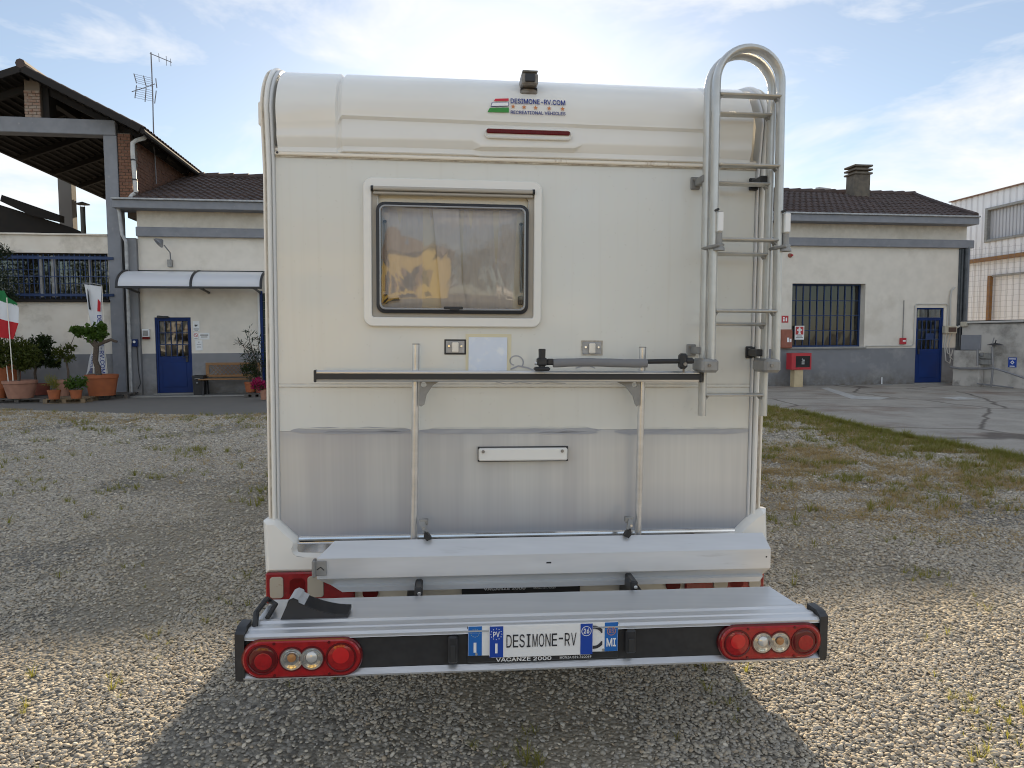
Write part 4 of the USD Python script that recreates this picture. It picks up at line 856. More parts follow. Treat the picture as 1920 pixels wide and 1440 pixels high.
# platform
ZT = .535; LB = .66                                                 # platform height, lamp board's distance behind the wall
xA, oA = Vy(511, 1124, ZT); xB, oB = Vy(1444, 1100, ZT)
print('platform back', xA, oA, xB, oB)
oback = (oA + oB) / 2
xF0, xF1 = V(458, 1197, LB)[0], V(1538, 1161, LB)[0]
m = MB()
fz = (V(458, 1197, LB)[1] + V(1538, 1161, LB)[1]) / 2
yb = -oback
prof = [(yb, ZT + .004), (yb, ZT - .03), (yb - .012, ZT - .03), (yb - .012, ZT - .006)]
Dp = LB - oback
pt = [(0, .0), (.02, -.002), (.16 * Dp / .26, -.004), (.165 * Dp / .26, .006), (.18 * Dp / .26, .007), (.19 * Dp / .26, .001), (.205 * Dp / .26, .001), (.21 * Dp / .26, .004), (.225 * Dp / .26, .004), (.23 * Dp / .26, .0), (Dp - .012, -.002), (Dp - .002, -.010), (Dp, fz - ZT)]
top = [(yb - a, ZT + b) for a, b in pt]; bot = [(y + (.004 if i == len(top) - 1 else 0), z - .012) for i, (y, z) in enumerate(top)][::-1]
allp = top + bot
sh0 = [(xF0 - xA) * (-(y - yb)) / Dp * 1.0 for y, z in allp]; sh1 = [(xF1 - xB) * (-(y - yb)) / Dp for y, z in allp]
inner = [i for i, (y, z) in enumerate(allp)]
pf = MB().prof_x(allp, xA, xB, sh0, sh1).build('carrier_platform', LK + 'alu_matt', mh, smooth=20)
# lamp board
zb0 = (V(450, 1270, LB)[1] + V(1540, 1230, LB)[1]) / 2
xe0, xe1 = V(440, 1230, LB)[0], V(1552, 1195, LB)[0]
m = MB(); m.cbx(xe0 + .02, xe1 - .02, -LB + .014, -LB + .03, zb0, fz - .004, .003); lb = m.build('lamp_board', LK + 'black_plastic', mh)
m = MB(); m.prof_x([(-LB + .002, zb0 - .012), (-LB - .004, zb0 - .010), (-LB - .004, zb0 - .004), (-LB + .013, zb0 + .012), (-LB + .06, zb0 + .012), (-LB + .06, zb0 - .012)], xe0 + .03, xe1 - .03); m.build('lower_rail', LK + 'alu', lb)
for q, sg in ((xe0, 1), (xe1, -1)):
    m = MB(); pts = []
    for y, zz in ((-LB - .004, zb0 - .016), (-LB - .004, fz + .012), (-LB + .03, fz + .028), (-LB + .10, fz + .026), (-LB + .10, zb0 - .016)):
        for dx in (0, .034): pts.append((q + sg * dx, y + (0 if dx else .006), zz))
    m.hull(pts); m.build('end_cap', LK + 'black_plastic', lb)
# round oval lamps
W('lens_red', (.30, .006, .008), .10, coat=.6, color2=(.22, .004, .006), scale=40); W('lens_red_deep', (.075, .002, .003), .14, coat=.4); W('lens_red_bright', (.48, .012, .012), .12, coat=.8)
W('reflector_chrome', (.62, .60, .56), .12, .9, color2=(.40, .38, .35), scale=90); W('bulb_amber', (.34, .16, .06), .15, coat=.5); W('lens_clear', (.60, .58, .54), .08, .5, coat=.8)
def tail_lamp(p0, p1, p2, p3, mirror):
    """p0..p3: pixels of left, right, top, bottom of the oval."""
    xl_, xr2 = V(*p0, LB)[0], V(*p1, LB)[0]; zt_, zb_ = V(*p2, LB)[1], V(*p3, LB)[1]
    cx, cz, w, h = (xl_ + xr2) / 2, (zt_ + zb_) / 2, xr2 - xl_, zt_ - zb_
    oo = lambda d, y: ring_y(rrect(cx, cz, w - d, h - d, (h - d) / 2 - .001, 10), y)
    Y = -LB + .0135
    m = MB(); m.rings([oo(0, Y), oo(0, Y - .014), oo(.006, Y - .018), oo(.016, Y - .019), oo(.02, Y - .012)], False, True, True); t = m.build('tail_lamp', LK + 'lens_red_deep', mh, 'oval red tail lamp of the lamp board')
    m = MB(); m.rings([oo(.014, Y - .0192), oo(.024, Y - .023), oo(.034, Y - .0225)], False, True, True); m.build('lens', LK + 'lens_red', t)
    r = h * .34; L_, R_ = cx - w / 2 + h / 2 + .003, cx + w / 2 - h / 2 - .003
    def disc(x, z, prof, mt, nm):
        mm = MB(); v, f = MB().lathe([(a, b) for a, b in prof], sides=28).mesh(); mm.add(np.c_[x + v[:, 0], Y - .0226 - v[:, 2], z + v[:, 1]], f); mm.build(nm, LK + mt, t)
    for q in (L_, R_):
        disc(q, cz, [(r * 1.12, 0), (r * 1.10, .003), (r * 1.0, .0035), (r * .96, .001)], 'lens_red_deep', 'ring')
    far, near = (L_, R_) if not mirror else (R_, L_)
    disc(far, cz, [(r * .95, .0004), (r * .80, .003), (r * .55, .0045), (r * .3, .005), (0, .0052)], 'lens_red_deep', 'lens'); disc(far + .004, cz - .004, [(r * .62, .0052), (r * .58, .0062), (0, .007)], 'lens_red', 'lens')
    disc(near, cz, [(r * .95, .0004), (r * .7, .004), (r * .4, .006), (0, .0066)], 'lens_red', 'lens'); disc(near, cz + .010, [(r * .60, .0066), (r * .5, .0076), (0, .0085)], 'lens_red_bright', 'lens')
    d = h * .24; rc = h * .27
    disc(cx - d, cz, [(rc * 1.18, 0), (rc * 1.15, .003), (rc, .0032)], 'lens_red_deep', 'ring'); disc(cx + d, cz, [(rc * 1.18, .0002), (rc * 1.15, .0032), (rc, .0034)], 'lens_red_deep', 'ring')
    for sg in (-1, 1):
        disc(cx + sg * d, cz, [(rc * 1.02, .003), (rc * 1.0, .0045), (rc * .88, .0036), (rc * .84, .0044), (rc * .70, .0030), (rc * .66, .0038), (rc * .5, .002), (0, .0016)], 'reflector_chrome', 'reflector')
        amber = (sg < 0) != mirror
        disc(cx + sg * d, cz + .006, [(rc * (.40 if amber else .5), .0045), (rc * .36, .008), (rc * .2, .010), (0, .011)], 'bulb_amber' if amber else 'lens_clear', 'bulb')
    for sx in (-.225, .225):
        for sz in (-.40, .40): MB().cyl((cx + w * sx, Y - .0225, cz + h * sz), (cx + w * sx, Y - .0262, cz + h * sz), .005, sides=10).build('screw', LK + 'lens_red_deep', t)
tail_lamp((452, 1235), (680, 1228), (565, 1196), (565, 1270), False)
tail_lamp((1346, 1204), (1540, 1199), (1443, 1169), (1443, 1236), True)
# black handles, number plates
for (a, b, c, d) in ((840, 1192, 858, 1242), (1173, 1180, 1191, 1223)):
    (x0, z1), (x1, z0) = V(a, b, LB), V(c, d, LB); m = MB(); m.cbx(x0, x1, -LB - .012, -LB + .0135, z0, z1, .006); hd = m.build('board_clip', LK + 'black_plastic', mh)
    MB().cbx(x0 + .008, x1 - .008, -LB - .018, -LB - .0125, z0 + .01, z1 - .03, .004).build('tab', LK + 'rubber', hd)
W('plate_white', (.74, .74, .73), .35); W('plate_blue', (.010, .05, .30), .35); W('plate_blue_pale', (.012, .12, .40), .35); W('plate_star', (.35, .42, .30), .5)
H = LB - .0
def vb(a, b, c, d, off): return V(a, b, off)[0], V(c, b, off)[0], V(a, d, off)[1], V(a, b, off)[1]
rotp = math.atan2(V(1110, 1222, LB)[1] - V(918, 1237, LB)[1], V(1110, 1222, LB)[0] - V(918, 1237, LB)[0])
# plate backing with dealer strip
x0, z0 = V(876, 1246, LB); x1 = V(1160, 1230, LB)[0]; zt_ = V(1018, 1172, LB)[1]
m = MB(); m.cbx(x0, x1, -LB + .006, -LB + .0135, z0 + .002, zt_, .003); ph = m.build('plate_holder', LK + 'black_plastic', mh)
m = MB(); a = V(930, 1240, LB); b = V(1034, 1236, LB); m.text('VACANZE 2000', .0135, a[0], -LB + .0052, z0 + .0052, width=b[0] - a[0], bold=True); a = V(1050, 1238, LB); b = V(1109, 1236, LB); m.text('MONZA 039.740069', .0085, a[0], -LB + .0052, z0 + .008, width=b[0] - a[0]); m.build('lettering', LK + 'paper_white', ph, smooth=False)
# rear plate behind, partly hidden
zp0 = z0 + .030
m = MB(); m.cbx(V(877.5, 1215, LB)[0], V(1159, 1205, LB)[0], -LB + .003, -LB + .0055, zp0, zp0 + .112, .001); op = m.build('number_plate', LK + 'plate_white', mh, 'older number plate half hidden behind the dealer plate')
xa, xb = V(878, 1215, LB)[0], V(903.5, 1215, LB)[0]; m = MB(); m.plate(sbox(xa, zp0 + .001, xb, zp0 + .111), -LB + .0022, -LB + .0029); m.build('blue_band', LK + 'plate_blue_pale', op, smooth=False)
m = MB(); xi = V(888, 1225, LB)[0]; m.bx(xi, xi + .010, -LB + .0012, -LB + .0021, zp0 + .013, zp0 + .050); m.build('lettering', LK + 'paper_white', op, smooth=False)
m = MB(); c = ((xa + xb) / 2, zp0 + .086)
for k in range(12): m.cyl((c[0] + .015 * math.cos(k * math.pi / 6), -LB + .0012, c[1] + .015 * math.sin(k * math.pi / 6)), (c[0] + .015 * math.cos(k * math.pi / 6), -LB + .0021, c[1] + .015 * math.sin(k * math.pi / 6)), .0016, sides=5)
m.build('star', LK + 'plate_star', op, smooth=False)
xa, xb = V(1134, 1200, LB)[0], V(1158.5, 1200, LB)[0]; m = MB(); m.plate(sbox(xa, zp0 + .001, xb, zp0 + .111), -LB + .0022, -LB + .0029); m.build('blue_band', LK + 'plate_blue_pale', op, smooth=False)
m = MB(); m.text('MI', .030, (xa + xb) / 2, -LB + .0021, zp0 + .020, width=.036, bold=True, center=True, depth=.0009); m.build('lettering', LK + 'paper_white', op, smooth=False)
m = MB(); m.plate(Point(((xa + xb) / 2, zp0 + .078)).buffer(.0165).difference(Point(((xa + xb) / 2, zp0 + .078)).buffer(.0145)), -LB + .0012, -LB + .0021); m.text('03', .016, (xa + xb) / 2, -LB + .0021, zp0 + .071, width=.018, center=True, depth=.0009); m.build('lettering', LK + 'star_orange', op, smooth=False)
m = MB(); cC = (V(1113, 1200, LB)[0], zp0 + .056); m.plate(Point(cC).buffer(.044).difference(Point(cC).buffer(.033)).difference(sbox(cC[0] + .012, cC[1] - .016, cC[0] + .1, cC[1] + .016)).intersection(sbox(cC[0] - .05, cC[1] - .1, cC[0] + .033, cC[1] + .1)), -LB + .0012, -LB + .0028); m.build('lettering', LK + 'ink', op, 'letter C of the older plate', smooth=False)
for px_ in (893, 1131): x_ = V(px_, 1230, LB)[0]; MB().cyl((x_, -LB + .0021, zp0 + .008), (x_, -LB - .001, zp0 + .008), .005, sides=10).build('screw', LK + 'polished', op)
# dealer plate in front
xa, xb = V(917, 1215, LB + .01)[0], V(1112, 1205, LB + .01)[0]; zq = zp0 - .004
o = lambda d, y: ring_y(rrect((xa + xb) / 2, zq + .058, xb - xa - d, .120 - d, .012), y)
m = MB(); m.rings([o(0, -LB + .0025), o(0, -LB - .004), o(.003, -LB - .005)], False, True, True); np_ = m.build('dealer_plate', LK + 'plate_white', mh)
for a, b, nm in ((917.8, 943.5, 'blue_band'), (1088, 1111.3, 'blue_band')):
    q0, q1 = V(a, 1215, LB + .01)[0], V(b, 1210, LB + .01)[0]; m = MB(); m.plate(sbox(q0 + .001, zq, q1, zq + .116), -LB - .0062, -LB - .0052); m.build(nm, LK + 'plate_blue', np_, smooth=False)
q0, q1 = V(917.8, 1215, LB + .01)[0], V(943.5, 1215, LB + .01)[0]; cx = (q0 + q1) / 2
m = MB(); m.text('PV', .019, cx, -LB - .0063, zq + .077, width=.024, bold=True, center=True, depth=.0009); m.bx(cx - .0045, cx + .0045, -LB - .0072, -LB - .0063, zq + .016, zq + .052)
for k in range(12): a = k * math.pi / 6; m.cyl((cx + .020 * math.cos(a), -LB - .0072, zq + .087 + .020 * math.sin(a)), (cx + .020 * math.cos(a), -LB - .0063, zq + .087 + .020 * math.sin(a)), .0018, sides=5)
m.build('lettering', LK + 'paper_white', np_, smooth=False)
q0, q1 = V(1088, 1210, LB + .01)[0], V(1111.3, 1210, LB + .01)[0]; cx = (q0 + q1) / 2
m = MB(); m.text('26', .017, cx, -LB - .0063, zq + .080, width=.021, bold=True, center=True, depth=.0009); m.plate(Point((cx, zq + .088)).buffer(.0185).difference(Point((cx, zq + .088)).buffer(.0165)), -LB - .0072, -LB - .0063); m.build('lettering', LK + 'paper_white', np_, smooth=False)
q0, q1 = V(948.5, 1215, LB + .01)[0], V(1082, 1215, LB + .01)[0]; word = 'DESIMONE-RV'; pitch = (q1 - q0) / len(word)
m = MB()
for k, ch_ in enumerate(word):
    if ch_ == '-': m.bx(q0 + (k + .18) * pitch, q0 + (k + .82) * pitch, -LB - .0067, -LB - .0053, zq + .060, zq + .066)
    elif ch_ == 'I':
        c = q0 + (k + .5) * pitch; m.bx(c - .003, c + .003, -LB - .0067, -LB - .0053, zq + .035, zq + .083); m.bx(c - pitch * .3, c + pitch * .3, -LB - .0066, -LB - .0053, zq + .0345, zq + .040); m.bx(c - pitch * .3, c + pitch * .3, -LB - .0066, -LB - .0053, zq + .078, zq + .0835)
    else: m.text(ch_, .048, q0 + (k + .10) * pitch, -LB - .0053, zq + .035, width=pitch * .80, depth=.0014)
m.build('lettering', LK + 'ink', np_, 'black lettering of the dealer plate', smooth=False)
# wheel chock on the platform, black strap, buckles
W('chock_grey', (.055, .057, .062), .5); W('chock_top', (.55, .56, .57), .5, .2, third=((.25, .25, .26), 40, .6, .75))
o1 = oback + Dp * .62; xq0, xq1 = Vy(525, 1164, ZT)[0], Vy(651, 1162, ZT)[0]; apx = Vy(566, 1124, ZT)[0] if False else None
ok_ = .40; yk0 = -(oback + Dp * .66); yk1 = yk0 + .105
ax0 = V(550, 1130, -yk0)[0]; az = V(550, 1127, -yk0)[1]
bx0, bx1 = V(525, 1166, -yk0)[0], V(652, 1163, -yk0)[0]; L_ = bx1 - bx0
side = [(bx0, ZT + .003), (bx1, ZT + .003), (bx1, ZT + .018)]
side += [(bx1 - L_ * t, ZT + .018 + (az - ZT - .018) * ((t / .78) ** 1.9)) for t in np.linspace(.08, .72, 9)]
side += [(ax0 + .018, az + .002), (ax0, az + .010), (ax0 - .016, az + .003)]
m = MB(); n = len(side); v = [(x, yk0, z) for x, z in side] + [(x, yk1, z) for x, z in side]
f = [(i, n + i, n + (i + 1) % n, (i + 1) % n) for i in range(n)]; m.add(v, f); ck = m.build('wheel_chock', LK + 'chock_grey', mh, smooth=30)
m = MB(); m.plate(Polygon(side), yk0 + .001, yk1 - .001)
m.build('chock_side', LK + 'seal_black', ck, smooth=False)
tp = [s for s in side if s[1] > az - .026]; m = MB(); tp = sorted(tp, key=lambda s: s[0]); n = len(tp)
tp = [(tp[0][0] - .012, tp[0][1] - .026)] + tp; n += 1
v = [(x, y, z + .003) for y in (yk0 - .002, yk1 + .002) for x, z in tp]; f = [(i, i + 1, n + i + 1, n + i) for i in range(n - 1)]; m.add(v, f); m.build('chock_top', LK + 'chock_top', ck, smooth=False)
m = MB(); a = V(503, 1130, .42); b = V(478, 1160, .56); c = V(472, 1176, .60)
m.tube([(V(507, 1124, .36)[0], -.36, ZT + .01), (a[0] - .01, -.40, ZT + .035), (b[0] + .0, -.54, ZT + .035), (c[0] + .01, -.60, ZT - .005)], .011, 8, ry=.008)
m.tube([(V(507, 1124, .36)[0], -.36, ZT + .01), (V(512, 1132, .42)[0] + .012, -.43, ZT + .022), (V(503, 1160, .52)[0], -.53, ZT + .01)], .010, 8, ry=.008); m.build('tie_strap', LK + 'rubber', mh)
for q, y in ((785, 1108), (1185, 1096)):
    x_, z_ = V(q, y, .26); m = MB(); m.cbx(x_ - .016, x_ + .016, -.30, -.19, z_ - .03, z_ + .028, .006); b0 = m.build('platform_strut', LK + 'black_plastic', mh)
    MB().cyl((x_ + .004, -.301, z_ + .004), (x_ + .004, -.305, z_ + .004), .008, sides=10).build('bolt', LK + 'polished', b0)
# chassis struts carrying the platform
for x_ in (-.45, .52): MB().cbx(x_ - .03, x_ + .03, -oback - .12, .5, ZT - .12, ZT - .045, .006).build('carrier_arm', LK + 'dark_metal', mh)

# ------------------------------------------------------------------ the open shed on the left
shed = thing('open_shed', 'tall old shed with open gable loft, brick flank and barred windows below', 'building', MB_F)
pu0, pu1 = F(196, 300)[0], F(221, 300)[0]; SL = -9.8
zbt, zbb = F(205, 226)[1], F(205, 254)[1]
MB().cbx(SL, pu1 - .01, -.06, .34, zbb, zbt, .015).build('beam', LK + 'concrete_grey', shed)
MB().cbx(pu0, pu1, -.04, .34, -.2, zbb - .004, .015).build('pillar', LK + 'concrete_grey', shed)
MB().cbx(pu1 + .003, UL - .56, -.035, .30, -.2, F(230, 445)[1], .01).build('pillar', LK + 'plinth_grey', shed, 'wider grey foot of the corner pillar')
zwt, zw1, zw0 = F(100, 441)[1], F(100, 474)[1], F(100, 562)[1]
wl_ = F(5, 520)[0] - .4; wr_ = pu0 - .03
wall = sbox(SL, ZP, pu0 - .003, zwt).difference(sbox(wl_, zw0, wr_, zw1))
MB().plate(wall, 0.02, .30).build('wall', LK + 'shed_white', shed, smooth=False)
MB().plate(sbox(SL, -.2, pu0 - .003, ZP), 0.015, .30).build('plinth', LK + 'plinth_grey', shed, smooth=False)
MB().cbx(SL, pu0 - .003, -.04, .30, zwt + .002, zwt + .05, .01).build('wall_cap', LK + 'shed_white', shed)
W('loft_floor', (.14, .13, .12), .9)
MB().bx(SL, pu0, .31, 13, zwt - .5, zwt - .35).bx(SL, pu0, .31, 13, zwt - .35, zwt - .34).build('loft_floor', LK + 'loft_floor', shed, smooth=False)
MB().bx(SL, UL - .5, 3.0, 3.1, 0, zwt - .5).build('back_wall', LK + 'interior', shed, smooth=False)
# window band: frames, panes, then the blue grille in front
fr_ = MB(); fr_.bx(wl_, wr_, .16, .24, zw1 - .06, zw1).bx(wl_, wr_, .16, .24, zw0, zw0 + .07)
wn = fr_.build('window', LK + 'wood_dark', shed, 'long workshop window behind a blue grille', smooth=False)
W('frame_white', (.42, .42, .41), .7, color2=(.30, .29, .27), scale=7)
mul = [F(x, 520)[0] for x in (72, 96, 165)]
for q, w_ in zip(mul, (.03, .055, .03)): MB().cbx(q - w_, q + w_, .13, .22, zw0 + .071, zw1 - .061, .005).build('mullion', LK + 'frame_white', wn)
ed = [wl_] + mul + [wr_]; wd = (0, .03, .055, .03, 0)
for i in range(4):
    a, b = ed[i] + wd[i], ed[i + 1] - wd[i + 1]; nb = max(1, round((b - a) / .55)) if i != 1 else 1
    for j in range(3 if i != 1 else 1):
        c0, c1 = zw0 + .07, zw1 - .06; n3 = 3 if i != 1 else 1; e0, e1 = c0 + (c1 - c0) * j / n3 + .008, c0 + (c1 - c0) * (j + 1) / n3 - .008
        MB().bx(a, b, .185, .189, e0, e1).build('pane', LK + 'window_glass', wn, smooth=False)
        if j: MB().bx(a, b, .175, .205, e0 - .016, e0).build('glazing_bar', LK + 'bar_blue', wn, smooth=False)
    if i != 1: MB().cbx(a, b, .12, .18, zw1 - .125, zw1 - .062, .004).build('transom', LK + 'bar_blue', wn)
gr = MB(); gr.cbx(wl_, pu0 + .14, -.075, -.045, F(150, 487)[1], F(150, 482)[1], .004); gp = gr.build('grille', LK + 'bar_blue', shed, 'blue bars across the workshop window')
MB().cbx(wl_, pu0 + .12, -.075, -.045, F(150, 556)[1], F(150, 551)[1], .004).build('grille_rail', LK + 'bar_blue', gp)
MB().bx(wl_, pu0, -.07, -.05, F(150, 519.5)[1], F(150, 518)[1]).build('grille_rail', LK + 'bar_blue', gp, smooth=False)
for x in np.arange(8, 202, 9.65):
    q = F(x, 520)[0]; MB().tube([(q, -.06, F(150, 560)[1]), (q, -.06, F(150, 478)[1])], .013, 6).build('grille_bar', LK + 'bar_blue', gp)
MB().cbx(wl_ - .05, pu0 - .004, -.07, .15, zw0 - .06, zw0 - .003, .008).build('sill', LK + 'wood_dark', shed)
# roof: two slabs with battens, ridge running away from the yard
R0 = F(40, 131, .5); E0 = F(263, 244, .5); L0 = F(-185, 203, .5); yF, yB = -.5, 13.0
def slab(a, b, m, name, th=.10, lab=None):
    (xa, za), (xb, zb_) = a, b; L = math.hypot(xb - xa, zb_ - za); n = (-(zb_ - za) / L, (xb - xa) / L)
    if n[1] < 0: n = (-n[0], -n[1])
    v = [(x + n[0] * t, y, z + n[1] * t) for t in (0, th) for (x, z) in (a, b) for y in (yF, yB)]
    return MB().add(v, [(0, 1, 3, 2), (4, 6, 7, 5), (0, 4, 5, 1), (2, 3, 7, 6), (0, 2, 6, 4), (1, 5, 7, 3)]).build(name, m, shed, lab, smooth=False), n, L
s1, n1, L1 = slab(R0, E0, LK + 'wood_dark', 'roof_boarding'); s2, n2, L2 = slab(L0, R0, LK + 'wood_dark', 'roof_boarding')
for (a, b), nn in (((R0, E0), n1), ((L0, R0), n2)):
    for k in range(14):                                     # purlins under the boarding, running away
        t = (k + .5) / 14; x, z = a[0] + (b[0] - a[0]) * t, a[1] + (b[1] - a[1]) * t
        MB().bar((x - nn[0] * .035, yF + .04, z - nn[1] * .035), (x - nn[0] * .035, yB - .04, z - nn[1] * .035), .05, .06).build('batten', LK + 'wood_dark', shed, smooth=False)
    for y in np.arange(.2, 13, 2.1):
        p_, q_2 = np.array([a[0], y, a[1] - .15]), np.array([b[0], y, b[1] - .15]); dd_ = (q_2 - p_) * .09; MB().bar(p_ + dd_, q_2 - dd_, .12, .16, up=(0, 0, 1)).build('rafter', LK + 'wood_dark', shed, smooth=False)
    mb = MB()                                               # tiles on top, seen along the verge and eaves
    xs_n = int(math.hypot(b[0] - a[0], b[1] - a[1]) / .30)
    for k in range(xs_n):
        t0, t1 = k / xs_n, (k + 1.15) / xs_n
        for y in np.arange(yF - .03, yB, .23):
            q = []
            for t, r_ in ((t0, .095), (t1, .075)):
                c = np.array([a[0] + (b[0] - a[0]) * t, y + .11, a[1] + (b[1] - a[1]) * t]); nv = np.array([nn[0], 0, nn[1]])
                q.append([c + nv * (.105 + r_ * .55 * math.sin(g)) + np.array([0, r_ * math.cos(g), 0]) for g in np.linspace(0, math.pi, 5)])
            mb.add(np.array(q).reshape(-1, 3), [(i, i + 1, 6 + i, 5 + i) for i in range(4)])
    mb.build('roof_tiles', LK + 'tile_brown', shed, kind='stuff', label='old dark roof tiles of the shed', smooth=False)
MB().tube([(R0[0], yF - .05, R0[1] + .15), (R0[0], yB, R0[1] + .15)], .12, 8).build('ridge_tile', LK + 'tile_brown', shed)
MB().bar((R0[0], yF - .02, R0[1] + .03), (E0[0], yF - .02, E0[1] + .03), .05, .17).build('bargeboard', LK + 'wood_dark', shed, smooth=False)
MB().bar((L0[0], yF - .02, L0[1] + .03), (R0[0], yF - .02, R0[1] + .03), .05, .17).build('bargeboard', LK + 'wood_dark', shed, smooth=False)
MB().bar((R0[0], .1, R0[1] - .25), (R0[0], yB, R0[1] - .25), .18, .24).build('ridge_beam', LK + 'wood_dark', shed, smooth=False)
MB().tube([(E0[0] + .05, yF, E0[1] - .02), (E0[0] + .05, yB, E0[1] - .02)], .07, 8).build('gutter', LK + 'wood_dark', shed)
# brick corner pier, flank wall, ridge stub
def bricks(x0, x1, z0, z1, y0, y1, m, parent, per, ch=.085, side=None, cap=120):
    n = int((z1 - z0) / ch); k = 0
    for r in range(n):
        edges = np.linspace(x0, x1, per + 1)
        if r % 2: edges = np.r_[x0, (edges[:-1] + edges[1:]) / 2, x1]
        for a, b in zip(edges[:-1], edges[1:]):
            if b - a < .03: continue
            j = rng.normal(0, .004, 3)
            MB().cbx(a + .006, b - .006, y0 - .012 + j[0], y1, z0 + r * ch + .006 + j[1] * .5, z0 + (r + 1) * ch - .006, .004).build('brick', m, parent, smooth=False); k += 1
    return k
px0, px1 = F(222, 300)[0], F(246.5, 300)[0]; pz0, pz1 = F(230, 369)[1] - .12, F(230, 250)[1]
MB().bx(px0 + .01, px1 - .01, .01, .40, pz0, pz1).build('pier_core', LK + 'mortar', shed, smooth=False)
bricks(px0, px1, pz0, pz1, .0, .06, LK + 'brick_red', shed, 2)
wx_ = px1 - .02; mb = MB(); core = MB(); ztop = E0[1] - .02
core.bx(wx_ - .28, wx_ - .012, .41, 12.5, 4.9, ztop - .02).build('flank_wall', LK + 'mortar', shed, smooth=False)
for r in range(int((ztop - 5.2) / .085)):
    for k in range(33):
        y = .42 + k * .25 + (.125 if r % 2 else 0); j = rng.normal(0, .005, 2); mb.bx(wx_ - .05, wx_ + j[0], y + .007, y + .243, 5.2 + r * .085 + .006, 5.2 + (r + 1) * .085 - .006)
mb.build('flank_bricks', LK + 'brick_red', shed, kind='stuff', label='weathered red bricks of the flank wall', smooth=False)
x0, x1, z0, z1 = fb(45.5, 169, 76, 220.5, 0); MB().bx(x0 + .012, x1 - .012, .012, .42, z0, z1 + .3).build('pier_core', LK + 'mortar', shed, smooth=False)
bricks(x0, x1, z0, z1 + .06, .0, .05, LK + 'brick_pale', shed, 2, .078)
MB().bx(x1 + .01, x1 + .16, .1, .5, z0, z1 + .35).build('post', LK + 'wood_dark', shed, smooth=False)
# back posts, back beam, downpipe
for pxs, d in (((110, 135), 9.2),):
    x0, x1, _, _ = fb(110, 330, 135, 440, -d); MB().cbx(x0, x1, d, d + .4, zwt - .4, F(120, 325, -d)[1], .01).build('pillar', LK + 'loft_floor', shed)
x0, x1, z0, z1 = fb(126, 338, 200, 311, -9.0); MB().cbx(x0, x1 + 1, 9.0, 9.25, min(z0, z1), max(z0, z1), .01).build('beam', LK + 'wood_dark', shed)
pts = [(276, 247, -.2), (276, 254, -.1), (270, 259, -.0), (256, 263, .1), (248.5, 268, .1), (248.5, 285, .1), (253, 340, .1), (255, 361, .1)]
m = MB(); m.tube([(F(a, b, c)[0], -c, F(a, b, c)[1]) for a, b, c in pts], .055, 10); dpn = m.build('downpipe', LK + 'pipe_white', shed)
for y in (300, 337): x_, z_ = F(249.5 if y < 310 else 252.5, y, .1); MB().cyl((x_, -.1, z_ - .02), (x_, -.1, z_ + .02), .062).build('pipe_clip', LK + 'dark_metal', dpn)
m = MB(); pts = [(253, 362, .1), (247, 366, .1), (244, 371, .2)]; m.tube([(F(a, b, c)[0], -c, F(a, b, c)[1]) for a, b, c in pts], .05, 8); m.build('downpipe', LK + 'pipe_white', shed)

# dark lean-to roof and flue standing on the loft behind the wall
lt = thing('lean_to_roof', 'dark sloping boarded roof behind the white parapet on the far left', 'roof', MB_F)
def quad_prism(px, off, th, m, parent, name):
    P_ = [F(x, y, -off) for x, y in px]; v = [(x, y_, z) for y_ in (off, off + th) for x, z in P_]
    n = len(P_); t = trimesh.creation.triangulate_polygon(Polygon(P_), engine='earcut'); q = MB()
    q.plate(Polygon(P_), off, off + th); return q.build(name, m, parent, smooth=False)
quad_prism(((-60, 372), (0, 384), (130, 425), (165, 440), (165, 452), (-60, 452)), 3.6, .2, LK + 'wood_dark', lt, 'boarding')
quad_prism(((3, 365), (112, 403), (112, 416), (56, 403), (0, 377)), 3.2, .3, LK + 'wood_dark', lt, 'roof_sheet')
W('flue_metal', (.10, .095, .085), .6, .3)
fx, fz = F(157, 440, -3.0); fl = thing('flue_pipe', 'thin metal flue with a conical cap above the white parapet', 'flue', at_frame(MB_F, fx, 3.0, zwt - .35))
ft_ = F(157, 388, -3.0)[1] - zwt + .35; MB().cyl((0, 0, 0), (0, 0, ft_), .07, sides=12).build('pipe', LK + 'flue_metal', fl)
m = MB(); m.lathe([(0, ft_ + .06), (.21, ft_ + .075), (.20, ft_ + .09), (0, ft_ + .16)], sides=20); [m.cyl((.05 * sx, 0, ft_ - .02), (.08 * sx, 0, ft_ + .08), .008, sides=5) for sx in (-1, 1)]; m.build('cap', LK + 'flue_metal', fl)
# television aerial on a mast by the flank wall
an_off = -1.7; ax, az0 = F(292, 340, an_off); ta = thing('television_aerial', 'television aerials on a thin mast beside the brick flank wall', 'aerial', at_frame(MB_F, ax, -an_off, az0 - .3))
A = lambda x, y: (F(x, y, an_off)[0] - ax, 0., F(x, y, an_off)[1] - az0 + .3)
W('aerial_metal', (.20, .19, .20), .5, .5)
m = MB(); m.tube([A(293, 345), A(288, 250), A(286, 170), A(283, 98)], .018, 6); m.build('mast', LK + 'aerial_metal', ta)
m = MB(); m.tube([A(281, 100), A(322, 117)], .012, 5)
for x, y, h in ((298, 107, 18), (312, 113, 20), (320, 116, 16)): m.tube([A(x - .5, y - h / 2 + 2), A(x + .5, y + h / 2)], .008, 4)
m.build('yagi', LK + 'aerial_metal', ta)
m = MB(); m.tube([A(291, 157), A(275, 163), A(247, 172)], .012, 5); m.tube([A(251, 138), A(256, 156)], .014, 5); m.tube([A(269, 142), A(274, 162)], .014, 5); m.tube([A(256, 160), A(253, 184)], .014, 5); m.tube([A(274, 165), A(272, 191)], .014, 5)
for k in range(5): m.tube([A(252 + k * 1.0, 139 + k * 4), A(286 + k * .6, 147 + k * 4)], .005, 4)
